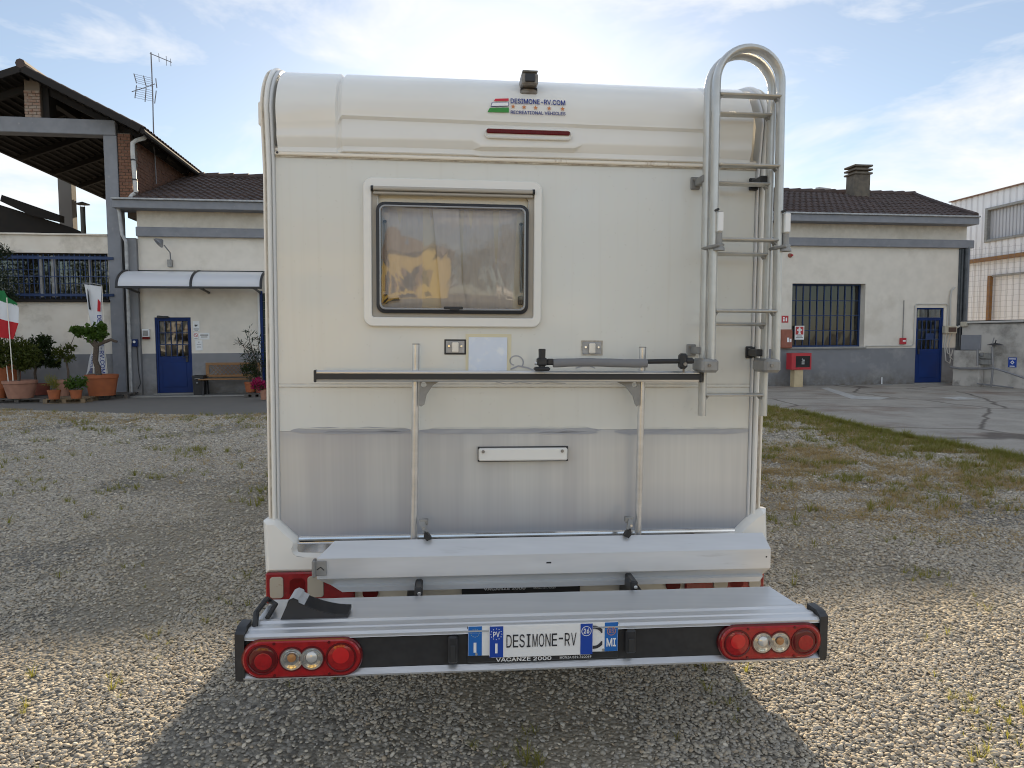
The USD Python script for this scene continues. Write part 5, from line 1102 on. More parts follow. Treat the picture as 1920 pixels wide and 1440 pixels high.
for k in range(6): m.tube([A(256 - k * .5, 163 + k * 4), A(287 + k * .3, 170 + k * 4)], .005, 4)
m.tube([A(292, 147), A(294, 165)], .014, 5); m.tube([A(293, 170), A(290, 194)], .014, 5); m.build('panel_aerial', LK + 'aerial_metal', ta)

# ------------------------------------------------------------------ things on the long facade, left part
cn = thing('door_canopy', 'curved white polycarbonate canopy over the left blue door', 'canopy', MB_F)
W('poly_white', (.72, .75, .80), .3, coat=.2)
mats['poly'] = usdkit.material(stage, LK + 'polycarbonate', {'p': ('principled_bsdf', {'base_color': (.90, .91, .94), 'roughness': .22}), 't': ('translucent_bsdf', {'color': (.92, .93, .95)}), 'm': ('mix_closure', {'fac': .15})},
                               [('p.BSDF', 'm.closure1'), ('t.BSDF', 'm.closure2')], surface='m.closure')
CO_ = 1.0; cx0, cz0 = F(218, 537, CO_); cx1 = F(489, 540, CO_)[0]; zback = F(300, 509, 0)[1]
cprof = [(-CO_ * math.sin(t), cz0 + (zback - cz0) * (math.cos(t) * .9 + .1 * math.cos(t) ** .5)) for t in np.linspace(0, math.pi / 2, 14)]
cxm = F(357, 530, CO_)[0]
for a, b in ((cx0 + .03, cxm - .03), (cxm + .03, cx1 - .03)):
    v = [(x, y, z) for x in (a, b) for y, z in cprof]; n = len(cprof); MB().add(v, [(i, i + 1, n + i + 1, n + i) for i in range(n - 1)]).build('panel', LK + 'polycarbonate', cn, smooth=True)
for x in (cx0, cxm, cx1): MB().tube([(x, y, z + .006) for y, z in cprof], .035, 8).build('rib', LK + 'dark_metal', cn)
MB().cbx(cx0 - .03, cx1 + .03, -CO_ - .03, -CO_ + .03, cz0 - .045, cz0 + .012, .01).build('front_rail', LK + 'dark_metal', cn)
MB().cbx(cx0, cx1, -.05, -.002, zback - .03, zback + .03, .008).build('wall_rail', LK + 'dark_metal', cn)
for x in (cx0 + .2, cxm + .2, cx1 - .2): MB().bar((x, -.002, cz0 - .10), (x, -CO_, cz0 - .01), .04, .05).build('bracket', LK + 'dark_metal', cn)
# wall lamp on a bent arm
lx, lz = F(320, 494); wlp = thing('wall_lamp', 'metal dish lamp on a bent arm above the canopy', 'lamp', at_frame(MB_F, lx, 0, lz))
W('lamp_metal', (.26, .26, .27), .35, .7)
MB().cbx(-.06, .06, -.10, -.002, -.10, .10, .01).build('box', LK + 'bracket_grey', wlp)
A = lambda x, y, o: (F(x, y, o)[0] - lx, -o, F(x, y, o)[1] - lz)
MB().tube([A(320, 488, .06), A(319, 474, .2), A(316, 470, .35), A(308, 460, .55)], .016, 8).build('arm', LK + 'lamp_metal', wlp)
c = np.array(A(298, 455, .62)); d = np.array([-.62, -.35, -.62]); d /= np.linalg.norm(d)
hd = MB(); e1 = np.cross(d, [0, 1, 0]); e1 /= np.linalg.norm(e1); e2 = np.cross(d, e1)
rr = [[c + d * z + (e1 * math.cos(g) + e2 * math.sin(g)) * r for g in np.linspace(0, 2 * np.pi, 17)[:-1]] for r, z in ((.03, -.12), (.07, -.08), (.13, -.02), (.15, .03), (.13, .028), (.06, -.03))]
hd.rings([np.array(r) for r in rr], True, True); hd.build('dish', LK + 'lamp_metal', wlp)
# alarm sounder, socket box
x0, x1, z0, z1 = fb(268, 636, 282, 617); z0, z1 = min(z0, z1), max(z0, z1)
cx, cz = (x0 + x1) / 2, (z0 + z1) / 2; al = thing('alarm_sounder', 'white alarm box with grey louvre and red foot beside the left door', 'alarm box', at_frame(MB_F, cx, 0, cz)); w_, h_ = (x1 - x0) / 2, (z1 - z0) / 2
MB().cbx(-w_, w_, -.09, -.002, -h_ * .55, h_, .012).build('case', LK + 'plate_white', al); MB().cbx(-w_ * .7, w_ * .7, -.096, -.0905, -h_ * .35, h_ * .7, .004).build('louvre', LK + 'bracket_grey', al); MB().cbx(-w_ * .98, w_ * .98, -.085, -.002, -h_, -h_ * .555, .01).build('strobe', LK + 'brake_red', al)
x0, x1, z0, z1 = fb(250, 650, 259, 636, .12); cx, cz = (x0 + x1) / 2, (z0 + z1) / 2; so = thing('socket_box', 'small blue power socket box on the grey pilaster', 'socket', at_frame(MB_F, cx, -.12, cz))
MB().cbx(-.07, .07, -.09, -.002, -.10, .10, .01).build('case', LK + 'door_blue', so); MB().cyl((0, -.0905, .03), (0, -.115, .03), .035, sides=14).build('lid', LK + 'plate_white', so)
m = MB(); m.tube([(.04, -.03, -.10), (.06, -.04, -.8), (.10, -.04, -1.1), (.02, -.03, -1.25)], .012, 6); m.build('cable', LK + 'rubber', so)
# notices beside the left door
def sign(px, label, base, items, cat='sign', off=0.0, name='notice_sign', th=.006):
    x0, x1, z0, z1 = fb(px[0], px[3], px[2], px[1], off); z0, z1 = min(z0, z1), max(z0, z1)
    s = thing(name, label, cat, at_frame(MB_F, (x0 + x1) / 2, -off, (z0 + z1) / 2)); w, h = (x1 - x0) / 2, (z1 - z0) / 2
    MB().cbx(-w, w, -.002 - th, -.002, -h, h, .001).build('board', LK + base, s)
    for nm, m, geo in items(w, h): geo(MB()).build(nm, LK + m, s, smooth=False, kind='stuff' if nm == 'lettering' else None)
    return s
Y_ = -.0082
sign((362, 602, 374, 621), 'white notice with small black drawing, topmost beside the left door', 'paper_white', lambda w, h: [
    ('drawing', 'ink', lambda b: b.plate(shapely.union_all([Polygon([(-.05, .02), (-.01, .0), (.05, .03), (.02, .045), (.0, .03), (-.03, .05)]), Polygon([(-.04, -.02), (.0, -.005), (.05, .01), (-.02, .01)])]), Y_ - .001, Y_)),
    ('lettering', 'ink', lambda b: b.bx(-w * .8, w * .8, Y_ - .001, Y_, -h * .62, -h * .50).bx(-w * .55, w * .55, Y_ - .001, Y_, -h * .85, -h * .78))])
sign((363, 623, 372, 637), 'white no entry notice with red ring beside the left door', 'paper_white', lambda w, h: [
    ('ring', 'sign_red', lambda b: b.plate(shapely.union_all([Point(0, .025).buffer(.055).difference(Point(0, .025).buffer(.042)), shapely.LineString([(-.035, .06), (.035, -.01)]).buffer(.007)]), Y_ - .001, Y_)),
    ('lettering', 'ink', lambda b: b.bx(-w * .7, w * .7, Y_ - .001, Y_, -h * .80, -h * .68))])
sign((373, 624, 393, 636.5), 'wide pale notice with grey lettering, right of the red ring notice', 'plate_white', lambda w, h: [
    ('lettering', 'bracket_grey', lambda b: b.bx(-w * .75, w * .75, Y_ - .001, Y_, .01, .045).bx(-w * .6, w * .6, Y_ - .001, Y_, -.035, -.01))])
sign((366.5, 638, 380, 657), 'white sheet of paper with faint print, lowest beside the left door', 'paper_white', lambda w, h: [
    ('lettering', 'bracket_grey', lambda b: b.bx(-.015, .015, Y_ - .001, Y_, .075, .10).bx(-w * .6, w * .6, Y_ - .001, Y_, .02, .035).bx(-w * .5, w * .5, Y_ - .001, Y_, -.03, -.02).bx(-w * .55, w * .55, Y_ - .001, Y_, -.07, -.06))])
# dark shutter right of the bench, mostly behind the motorhome
W('shutter_green', (.020, .030, .022), .6)
x0 = F(487, 640)[0]; sh_ = thing('shutter_door', 'dark green shutter door at the edge of the motorhome', 'door', at_frame(MB_F, x0, 0, 0)); zt_ = F(490, 546)[1]
for k in range(12): MB().cbx(.12, 2.4, -.05, -.012, .05 + k * (zt_ - .1) / 12, .04 + (k + 1) * (zt_ - .1) / 12, .006).build('slat', LK + 'shutter_green', sh_)
MB().cbx(.04, .115, -.07, -.002, 0, zt_, .006).build('frame', LK + 'door_blue', sh_); MB().cbx(-.02, .035, -.04, -.002, 0, zt_, .004).build('jamb', LK + 'plate_white', sh_)
# bench and dark bin
bo = 1.0; bx0, bz0 = F(381, 706, .35)
bn_x0, bn_x1 = F(383, 706, .30)[0], F(486, 706, .30)[0]; bn_c = (bn_x0 + bn_x1) / 2
be = thing('garden_bench', 'wooden garden bench with lattice back and iron legs by the left door', 'bench', at_frame(MB_F, bn_c, -.35, .036)); hw = (bn_x1 - bn_x0) / 2
for k in range(4): MB().cbx(-hw - .08, hw + .08, -.26 + k * .11, -.17 + k * .11, .41, .44, .006).build('seat_slat', LK + 'bench_wood', be)
zz0, zz1 = .50, .83
for z in (zz0, zz1): MB().cbx(-hw, hw, .20, .235, z - .035, z + .035, .008).build('back_rail', LK + 'bench_wood', be)
for sx in (-1, 1): MB().cbx(sx * (hw - .045) - .045, sx * (hw - .045) + .045, .20, .235, zz0 + .036, zz1 - .036, .008).build('back_stile', LK + 'bench_wood', be)
n_l = 12
for k in range(-2, n_l):
    x = -hw + .08 + k * (2 * hw - .16) / n_l
    for sg in (1, -1):
        a, b = np.array([x, .21 + .008 * sg, zz0 + .03]), np.array([x + .26, .21 + .008 * sg, zz1 - .03])
        if sg < 0: a[0], b[0] = b[0], a[0]
        lo_, hi_ = -hw + .08, hw - .08
        if min(a[0], b[0]) < lo_ or max(a[0], b[0]) > hi_: continue
        MB().bar(a, b, .012, .022, up=(0, 1, 0)).build('lattice_strip', LK + 'bench_wood', be, smooth=False)
for sx in (-1, 1):
    x = sx * hw * .93; MB().tube([(x, -.30, 0), (x, -.24, .18), (x, -.26, .34), (x, -.20, .405), (x, .16, .405), (x, .215, .50), (x, .25, .86)], .018, 6).build('leg', LK + 'dark_metal', be); MB().tube([(x, .24, 0), (x, .20, .20), (x, .16, .40)], .018, 6).build('leg', LK + 'dark_metal', be)
x0, x1, _, _ = fb(364, 735, 384, 703, .35); db = thing('waste_bin', 'low black bin between the left door and the bench', 'bin', at_frame(MB_F, (x0 + x1) / 2, -.32, .036)); w_ = (x1 - x0) / 2
MB().rings([ring for ring in [np.array([(sx * w_ * k, sy * .2 * k, z) for sx, sy in ((-1, -1), (1, -1), (1, 1), (-1, 1))]) for k, z in ((.85, 0), (1, .5), (1.04, .5), (1.04, .53), (.95, .53), (.9, .3))]], True, True).build('body', LK + 'black_plastic', db, smooth=False)
MB().tube([(-w_ * .5, -.21, .44), (-.0, -.235, .46), (w_ * .5, -.21, .44)], .010, 6).build('handle', LK + 'bracket_grey', db)
m = MB(); m.cyl((-.03, -.212, .33), (.02, -.214, .33), .02, sides=8); m.build('ashtray', LK + 'lamp_metal', db)

# ------------------------------------------------------------------ pots, plants, pallets
def spot(px, py, z=0.): p = ground(px, py, z); return p, (p - c_o) @ c_f
WF = lambda p, yaw=BA: frame([math.cos(yaw), math.sin(yaw), 0], [-math.sin(yaw), math.cos(yaw), 0], [0, 0, 1], p)
def pot_thing(cx, yt, yb, wt, wb, m, label, cat, zb=.125, name='potted_plant', rim=True):
    p, D = spot(cx, yb, zb); k = D / FPX; rt, rb, h = wt / 2 * k, wb / 2 * k, (yb - yt) * k
    t = thing(name, label, cat, WF(p)); rt, rb = rt * .98, rb * .98
    pr_ = [(0, 0), (rb, 0), (rb * 1.0, .01), (rb + (rt - rb) * .78, h * .80), (rt * .97, h * .82), (rt, h * .84), (rt, h * .99), (rt * .96, h), (rt * .88, h * .98), (rt * .82, h * .86)] if rim else [(0, 0), (rb, 0), (rb * 1.08, h * .3), (rt, h), (rt * .9, h), (rt * .86, h * .86)]
    MB().lathe(pr_, sides=28).build('pot', LK + m, t)
    MB().lathe([(rt * .84, h * .87), (rt * .4, h * .90), (0, h * .91)], sides=20).build('soil', LK + 'soil', t)
    return t, k, h, rt
def fol(t, k, cx0, yb, h, blobs, m, size, n, asp=.5, up=.3, name='foliage'):
    """blobs: (px, py, rx, ry) ellipses seen in the photograph, made round in depth."""
    b = MB()
    for cx, cy, rx, ry in blobs:
        b.leaves(((cx - cx0) * k, 0, (yb - cy) * k), n, size, (rx * k, max(rx, ry) * k * .8, ry * k), up, asp)
    b.build(name, LK + m, t, smooth=False)
def stem(t, k, cx0, yb, pts, r0, r1, m='bark', name='stem', dy=0.):
    P_ = [((x - cx0) * k, dy, (yb - y) * k) for x, y in pts]; MB().tube(P_, np.linspace(r0, r1, len(P_)), 7).build(name, LK + m, t)
# vine in the large orange pot
t, k, h, _ = pot_thing(192, 702, 741, 58, 45, 'terracotta', 'grape vine with gnarled trunk in a large orange pot', 'potted plant')
stem(t, k, 192, 741, ((187, 708), (186, 690), (182, 676), (184, 660), (185, 645), (181, 640)), .075, .06, name='trunk'); stem(t, k, 192, 741, ((184, 650), (176, 641), (168, 636)), .05, .025, name='branch'); stem(t, k, 192, 741, ((185, 648), (194, 643), (203, 640), (211, 637), (217, 640), (222, 641)), .055, .03, name='branch')
stem(t, k, 192, 741, ((170, 637), (150, 625), (144, 640), (138, 652)), .012, .006, name='tendril')
fol(t, k, 192, 741, h, ((160, 623, 11, 8), (175, 622, 13, 10), (190, 620, 13, 13), (184, 632, 13, 9), (198, 622, 7, 13), (150, 620, 6, 4)), 'leaf_vine', .105, 110, .9)
# citrus in the wide pale pot
t, k, h, _ = pot_thing(39, 713, 746, 58, 42, 'terracotta_pale', 'bushy citrus tree in the widest pale terracotta pot', 'potted plant')
stem(t, k, 39, 746, ((37, 716), (37, 695), (34, 675)), .035, .028, name='trunk'); stem(t, k, 39, 746, ((23, 716), (21, 680), (14, 560)), .012, .010, 'trim_white', 'support_cane', -.1)
fol(t, k, 39, 746, h, ((10, 655, 24, 20), (36, 652, 26, 20), (30, 672, 30, 16), (58, 668, 20, 22), (45, 686, 12, 8), (8, 676, 16, 12)), 'leaf_citrus', .10, 420, .45)
t, k, h, _ = pot_thing(78, 719, 740, 30, 26, 'terracotta_dark', 'tall dark citrus bush in a dark red pot', 'potted plant')
stem(t, k, 78, 740, ((70, 722), (68, 700), (72, 680)), .035, .03, name='trunk')
fol(t, k, 78, 740, h, ((75, 650, 17, 20), (88, 640, 12, 14), (92, 664, 14, 18), (72, 675, 14, 14), (100, 683, 12, 6)), 'leaf_dark', .095, 330, .45)
t, k, h, _ = pot_thing(119, 712, 742, 29, 21, 'terracotta_pale', 'small tree with crooked stem in a plain pale pot', 'potted plant')
stem(t, k, 119, 742, ((129, 714), (129, 695), (127, 680), (123, 672), (115, 668)), .03, .018, name='trunk'); stem(t, k, 119, 742, ((126, 680), (131, 665), (139, 652)), .018, .008, name='branch')
fol(t, k, 119, 742, h, ((112, 662, 10, 9), (124, 658, 9, 10), (135, 652, 8, 8), (132, 672, 9, 7), (118, 672, 10, 6)), 'leaf_citrus', .085, 75, .5)
t, k, h, _ = pot_thing(102, 731, 748, 23, 18, 'terracotta', 'feathery fennel in a small orange pot on the tan pallet', 'potted plant')
fol(t, k, 102, 748, h, ((98, 716, 12, 10), (104, 724, 7, 8)), 'grass_green', .12, 150, .08, 1.2)
t, k, h, _ = pot_thing(143, 731, 747, 22, 17, 'terracotta', 'bushy green herb in a small orange pot, right of the fennel', 'potted plant')
fol(t, k, 143, 747, h, ((142, 718, 18, 12), (152, 716, 12, 10), (134, 722, 10, 8)), 'leaf_vine', .07, 160, .6)
t, k, h, _ = pot_thing(0, 726, 746, 26, 20, 'terracotta', 'small orange pot at the far left edge', 'potted plant')
t, k, h, _ = pot_thing(4, 678, 741, 64, 56, 'terracotta', 'olive tree in a tall orange tub behind the citrus', 'potted plant', rim=False)
stem(t, k, 4, 741, ((4, 684), (2, 640), (6, 590), (8, 540)), .06, .04, name='trunk')
fol(t, k, 4, 741, h, ((6, 500, 24, 34), (20, 530, 22, 26), (8, 552, 26, 26), (-14, 520, 24, 44), (26, 560, 16, 12), (16, 475, 18, 14)), 'leaf_olive', .085, 330, .30)
t, k, h, _ = pot_thing(470, 716, 735, 22, 17, 'terracotta', 'low dark shrub in an orange pot beside the bench', 'potted plant')
fol(t, k, 470, 735, h, ((470, 700, 18, 14), (462, 690, 10, 12), (478, 688, 9, 12), (482, 702, 10, 8)), 'leaf_dark', .075, 230, .25, .9)
stem(t, k, 470, 735, ((468, 718), (469, 705)), .03, .02)
t, k, h, _ = pot_thing(495, 731, 749, 14, 11, 'terracotta_pale', 'pink flowering azalea in a small pot by the motorhome', 'potted plant', zb=.04)
fol(t, k, 495, 749, h, ((484, 716, 12, 8), (493, 722, 12, 10), (478, 722, 8, 6)), 'flower_pink', .05, 130, .8, name='flowers'); fol(t, k, 495, 749, h, ((488, 726, 13, 7),), 'leaf_dark', .06, 90)
t, k, h, _ = pot_thing(492, 722, 741, 26, 22, 'terracotta_dark', 'tall oleander with narrow leaves behind the flowers', 'potted plant', zb=.036)
for q in (((490, 724), (486, 690), (472, 640), (470, 618)), ((490, 724), (480, 680), (460, 648), (449, 640)), ((492, 724), (492, 690), (486, 630)), ((490, 724), (478, 690), (462, 664))): stem(t, k, 492, 741, q, .016, .006)
b = MB()
for q in (((486, 690), (472, 640), (471, 618)), ((480, 680), (460, 648), (448, 641)), ((492, 690), (487, 626)), ((478, 690), (462, 662)), ((494, 700), (496, 640)), ((482, 670), (466, 650))):
    q = np.array(q, float); tt = np.linspace(0, 1, 46); s_ = np.linspace(0, 1, len(q)); xx, yy = np.interp(tt, s_, q[:, 0]), np.interp(tt, s_, q[:, 1])
    pts = np.c_[(xx - 492) * k, rng.normal(0, .06, 46), (741 - yy) * k] + rng.normal(0, .03, (46, 3)); b.leaves(None, 0, .15, pts=pts, asp=.16, up=.5)
b.build('foliage', LK + 'leaf_olive', t, smooth=False)
def pallet(px, py, w, d, m, label, name='wooden_pallet', h=.12):
    p, D = spot(px, py); t = thing(name, label, 'pallet', WF(p))
    for k in range(6): y = .02 + k * (d - .13) / 5; MB().cbx(-w / 2, w / 2, y, y + .10, h - .022, h, .003).build('deck_board', LK + m, t)
    for k in range(3):
        for y in (.02, d / 2 - .05, d - .12): MB().cbx(-w / 2 + k * (w - .10) / 2, -w / 2 + k * (w - .10) / 2 + .10, y, y + .09, .022, h - .023, .003).build('block', LK + m, t)
    for y in (.02, d / 2 - .05, d - .12): MB().cbx(-w / 2, w / 2, y, y + .09, 0.0, .0215, .003).build('skid', LK + m, t)
pallet(119, 757, .95, .85, 'wood_pallet', 'pale wooden pallet carrying the two small pots')
pallet(30, 757, 1.25, 1.0, 'wood_pallet_grey', 'weathered grey pallet under the wide pale pot')
pallet(78, 751, .55, 1.2, 'wood_pallet_grey', 'dark pallet under the dark red pot')
pallet(200, 748, 1.05, .9, 'wood_pallet_grey', 'dark pallet under the large orange pot of the vine')
pallet(475, 746, .46, .45, 'wood_pallet_grey', 'small dark pallet under the shrub pot by the bench', h=.11)
# tricolour flag on a cane, tall advertising banner
def cloth(parent, o, outline, m, name, off, wav=.03, lab=None):
    P_ = Polygon([F(x, y, off) for x, y in outline]); P_ = shapely.segmentize(P_, .08); b = MB()
    g = np.array([(x, z) for x in np.arange(P_.bounds[0], P_.bounds[2], .07) for z in np.arange(P_.bounds[1], P_.bounds[3], .07)]); g = g[shapely.contains_xy(P_.buffer(-.02), g[:, 0], g[:, 1])] if len(g) else g
    pt_ = np.vstack([np.array(P_.exterior.coords)[:-1], g.reshape(-1, 2)])
    from scipy.spatial import Delaunay
    T = Delaunay(pt_).simplices; c = pt_[T].mean(1); T = T[shapely.contains_xy(P_, c[:, 0], c[:, 1])]
    v = np.c_[pt_[:, 0] - o[0], -off + wav * np.sin(pt_[:, 0] * 11 + pt_[:, 1] * 2.5) + wav * .6 * np.sin(pt_[:, 0] * 23 - pt_[:, 1] * 4) + o[1], pt_[:, 1] - o[2]]
    return b.add(v, T).build(name, LK + m, parent, lab, smooth=True)
W('cloth_white', (.66, .66, .67), .9); W('cloth_red', (.42, .015, .02), .9); W('cloth_green', (.012, .14, .04), .9); W('cloth_black', (.03, .03, .035), .9)
FO = 1.9; o = F(14, 640, FO); tf = thing('tricolour_flag', 'green white and red flag hanging from a cane at the far left', 'flag', at_frame(MB_F, o[0], -FO, o[1])); oo = (o[0], FO, o[1])
cloth(tf, oo, ((8, 545), (14, 556), (32, 570), (30, 574), (-6, 562), (-10, 545)), 'cloth_green', 'green_band', FO); cloth(tf, oo, ((-10, 562), (-6, 562), (30, 572), (35, 577), (34.6, 606), (0, 598), (-10, 595)), 'cloth_white', 'white_band', FO); cloth(tf, oo, ((-10, 595), (0, 598), (34.6, 606), (31, 622), (27, 636), (0, 633), (-10, 630)), 'cloth_red', 'red_band', FO)
MB().tube([(F(x, y, FO + .06)[0] - o[0], -.06, F(x, y, FO + .06)[1] - o[1]) for x, y in ((12.5, 558), (24.5, 714))], .012, 6).build('cane', LK + 'trim_white', tf)
BO_ = .75; o = F(178, 700, BO_); bt = thing('advertising_banner', 'tall white banner with vertical lettering behind the grape vine', 'banner', at_frame(MB_F, o[0], -BO_, o[1])); oo = (o[0], BO_, o[1])
cloth(bt, oo, ((157, 533), (190, 537), (192, 580), (194, 640), (199, 704), (186, 704), (180, 690), (172, 690), (160, 704), (168, 672), (176, 650), (171, 615), (164, 575)), 'cloth_white', 'cloth', BO_, .03)
cloth(bt, oo, ((162.5, 540), (166, 546), (170, 581), (166.5, 580), (164, 560)), 'cloth_black', 'print', BO_ + .05, .03); cloth(bt, oo, ((184.5, 560), (190, 567), (189.5, 584.5), (183.5, 584)), 'cloth_red', 'print', BO_ + .05, .03)
MB().tube([(F(x, y, BO_ + .05)[0] - o[0], -.05, F(x, y, BO_ + .05)[1] - o[1]) for x, y in ((156, 531), (172, 531), (191, 535))], .012, 6).build('top_arm', LK + 'bracket_grey', bt)
MB().tube([(F(x, y, BO_ + .07)[0] - o[0], -.07, F(x, y, BO_ + .07)[1] - o[1]) for x, y in ((165, 590), (171, 630), (174, 655), (176, 700))], .012, 6).build('pole', LK + 'trim_white', bt)
MB().tube([(F(x, y, BO_ + .07)[0] - o[0], -.07, F(x, y, BO_ + .07)[1] - o[1]) for x, y in ((191, 536), (196, 640), (201, 700))], .008, 6).build('pole', LK + 'trim_white', bt)
def down_text(t, p0, p1, h, m):
    a, b = F(*p0, BO_ + .06), F(*p1, BO_ + .06); L = math.hypot(b[0] - a[0], b[1] - a[1]); mb = MB(); mb.text(t, h, a[0] - o[0], -.075, a[1] - o[1], width=L, rot=math.atan2(b[1] - a[1], b[0] - a[0]), bold=True); mb.build('lettering', LK + m, bt, smooth=False)
down_text('DESIMONE-RV.COM', (182.5, 591), (190, 700), .10, 'ink_blue'); down_text('VEHICLES', (173.5, 662), (168, 699), .055, 'ink_blue')

# ------------------------------------------------------------------ things on the long facade, right part
W('box_red', (.42, .02, .03), .4, coat=.2); W('hose_brown', (.30, .105, .065), .6, color2=(.25, .085, .05), scale=8); W('pedestal', (.55, .44, .27), .8, color2=(.48, .38, .23), scale=7)
sign((1465.5, 592, 1478, 605), 'small red and white fire equipment sign by the window, above the brown box', 'box_red', lambda w, h: [
    ('symbol', 'paper_white', lambda b: b.bx(-w * .62, -w * .12, Y_ - .001, Y_, -h * .6, h * .0).plate(Point(-w * .35, h * .4).buffer(w * .25), Y_ - .001, Y_).plate(Polygon([(w * .2, -h * .6), (w * .6, -h * .6), (w * .6, h * .2), (w * .4, h * .55), (w * .2, h * .2)]), Y_ - .001, Y_))], off=.0)
sign((1490, 611, 1507.5, 637), 'red and white sign with a hydrant symbol hung on the window grid', 'paper_white', lambda w, h: [
    ('field', 'box_red', lambda b: b.bx(-w * .84, w * .84, Y_ - .001, Y_, -h * .26, h * .88)),
    ('symbol', 'paper_white', lambda b: b.plate(shapely.union_all([sbox(-w * .20, -h * .18, w * .20, h * .66), sbox(-w * .55, h * .30, w * .55, h * .50), sbox(-w * .32, -h * .2, w * .32, -h * .08), Point(0, h * .66).buffer(w * .2)]), Y_ - .002, Y_ - .0011)),
    ('lettering', 'ink', lambda b: b.bx(-w * .55, w * .55, Y_ - .001, Y_, -h * .50, -h * .42).bx(-w * .75, w * .75, Y_ - .001, Y_, -h * .68, -h * .60))], off=-.20)
x0, x1, z0, z1 = fb(1465, 653, 1485.5, 617.5, .15); z0, z1 = min(z0, z1), max(z0, z1); w_, h_ = (x1 - x0) / 2, (z1 - z0) / 2
hb = thing('hose_box', 'brown rounded fire hose box on the wall left of the window', 'hose box', at_frame(MB_F, (x0 + x1) / 2, 0, (z0 + z1) / 2))
m = MB(); o = rrect(0, 0, 2 * w_, 2 * h_, .05); m.rings([ring_y(o, -.002), ring_y(o, -.15), ring_y(o * .9, -.18)], False, True, True); m.build('case', LK + 'hose_brown', hb)
m = MB(); m.bx(-w_ * .05, w_ * .32, -.183, -.181, -h_ * .35, h_ * .12); m.build('label', LK + 'paper_white', hb, smooth=False); MB().bx(w_ * .42, w_ * .75, -.183, -.181, -h_ * .35, h_ * .0).build('label', LK + 'paper_white', hb, smooth=False)
MB().tube([(-w_ - .015, -.08, h_ * .9), (-w_ - .02, -.08, 0), (-w_ - .015, -.08, -h_ * .9)], .015, 6).build('hinge', LK + 'hose_brown', hb)
CO2 = .55; x0, x1, z0, z1 = fb(1484, 693, 1521, 662, CO2); z0, z1 = min(z0, z1), max(z0, z1); w_, h_ = (x1 - x0) / 2, (z1 - z0) / 2
ec = thing('extinguisher_cabinet', 'red fire extinguisher cabinet with dark glass on a cream pedestal', 'cabinet', at_frame(MB_F, (x0 + x1) / 2, -CO2, 0))
zc = (z0 + z1) / 2; m = MB(); m.plate(sbox(-w_, z0, w_, z1).difference(sbox(-w_ * .58, z0 + .07, w_ - .04, z1 - .09)), -.01, .02); m.bx(-w_, -w_ + .01, .021, .30, z0, z1).bx(w_ - .01, w_, .021, .30, z0, z1).bx(-w_ + .01, w_ - .01, .021, .30, z1 - .01, z1).bx(-w_ + .01, w_ - .01, .021, .30, z0, z0 + .01).bx(-w_ + .01, w_ - .01, .29, .30, z0 + .01, z1 - .01); cb = m.build('case', LK + 'box_red', ec, smooth=False)
W('dark_glass', (.012, .012, .013), .05)
MB().bx(-w_ * .575, w_ - .042, .002, .008, z0 + .072, z1 - .092).build('glass_front', LK + 'dark_glass', ec, smooth=False)
m = MB(); q = w_ * .18; m.plate(shapely.union_all([sbox(q - .045, zc - .09, q + .045, zc + .0), sbox(q - .02, zc + .01, q + .05, zc + .05), Polygon([(q - .05, zc + .06), (q - .02, zc + .09), (q + .0, zc + .05)])]).difference(sbox(q - .05, zc - .05, q + .05, zc - .04)), -.002, .0015); m.build('symbol', LK + 'frame_white', ec, smooth=False)
px_ = F(1497, 700, CO2)[0] - (x0 + x1) / 2; MB().cbx(-w_ * .62, w_ * .28, .03, .28, -.02, z0 - .004, .01).build('pedestal', LK + 'pedestal', ec)
x0, x1, z0, z1 = fb(1684.5, 645.5, 1698, 633.5); z0, z1 = min(z0, z1), max(z0, z1); cx = (x0 + x1) / 2
ab = thing('alarm_call_point', 'small red fire call box with a thin conduit above it', 'alarm box', at_frame(MB_F, cx, 0, (z0 + z1) / 2)); MB().cbx(-.10, .10, -.08, -.002, -.10, .10, .01).build('case', LK + 'box_red', ab)
m = MB(); m.bx(-.03, .07, -.0815, -.0805, -.02, .03); m.build('lettering', LK + 'paper_white', ab, smooth=False); MB().tube([(.01, -.02, .10), (.01, -.02, F(1691, 563)[1] - (z0 + z1) / 2)], .014, 6).build('conduit', LK + 'bracket_grey', ab)
x_, z_ = F(1481, 479); so2 = thing('wall_sounder', 'tiny red round sounder high on the wall beside the ladder', 'sounder', at_frame(MB_F, x_, 0, z_)); MB().cyl((0, -.002, 0), (0, -.06, 0), .07, .055, 14).build('base', LK + 'hose_brown', so2); MB().cyl((.03, -.0605, 0), (.03, -.10, 0), .035, .03, 12).build('dome', LK + 'box_red', so2)
# meter box with cables at the right end
W('meter_cream', (.46, .42, .33), .6); W('meter_inner', (.06, .03, .02), .4)
x0, x1, z0, z1 = fb(1771, 625, 1794, 611, .12); z0, z1 = min(z0, z1), max(z0, z1); mx = thing('meter_box', 'cream electricity box with dark window and hanging cables beside the right door', 'meter box', at_frame(MB_F, (x0 + x1) / 2, 0, (z0 + z1) / 2)); w_, h_ = (x1 - x0) / 2, (z1 - z0) / 2
MB().cbx(-w_, w_, -.14, -.002, -h_, h_, .012).build('case', LK + 'meter_cream', mx); MB().cbx(-w_ * .42, w_ * .82, -.15, -.1405, -h_ * .62, h_ * .62, .004).build('window', LK + 'meter_inner', mx)
for k, (a, b, d) in enumerate(((-.12, -.10, 1.0), (-.02, -.05, .75), (.10, .05, .9))): MB().tube([(a, -.07, -h_), (b - .06, -.07, -h_ - .35), (b, -.08, -d), (b + .14, -.08, -d - .08), (b + .2, -.06, -d + .1)], .018, 6).build('cable', LK + 'conduit', mx)
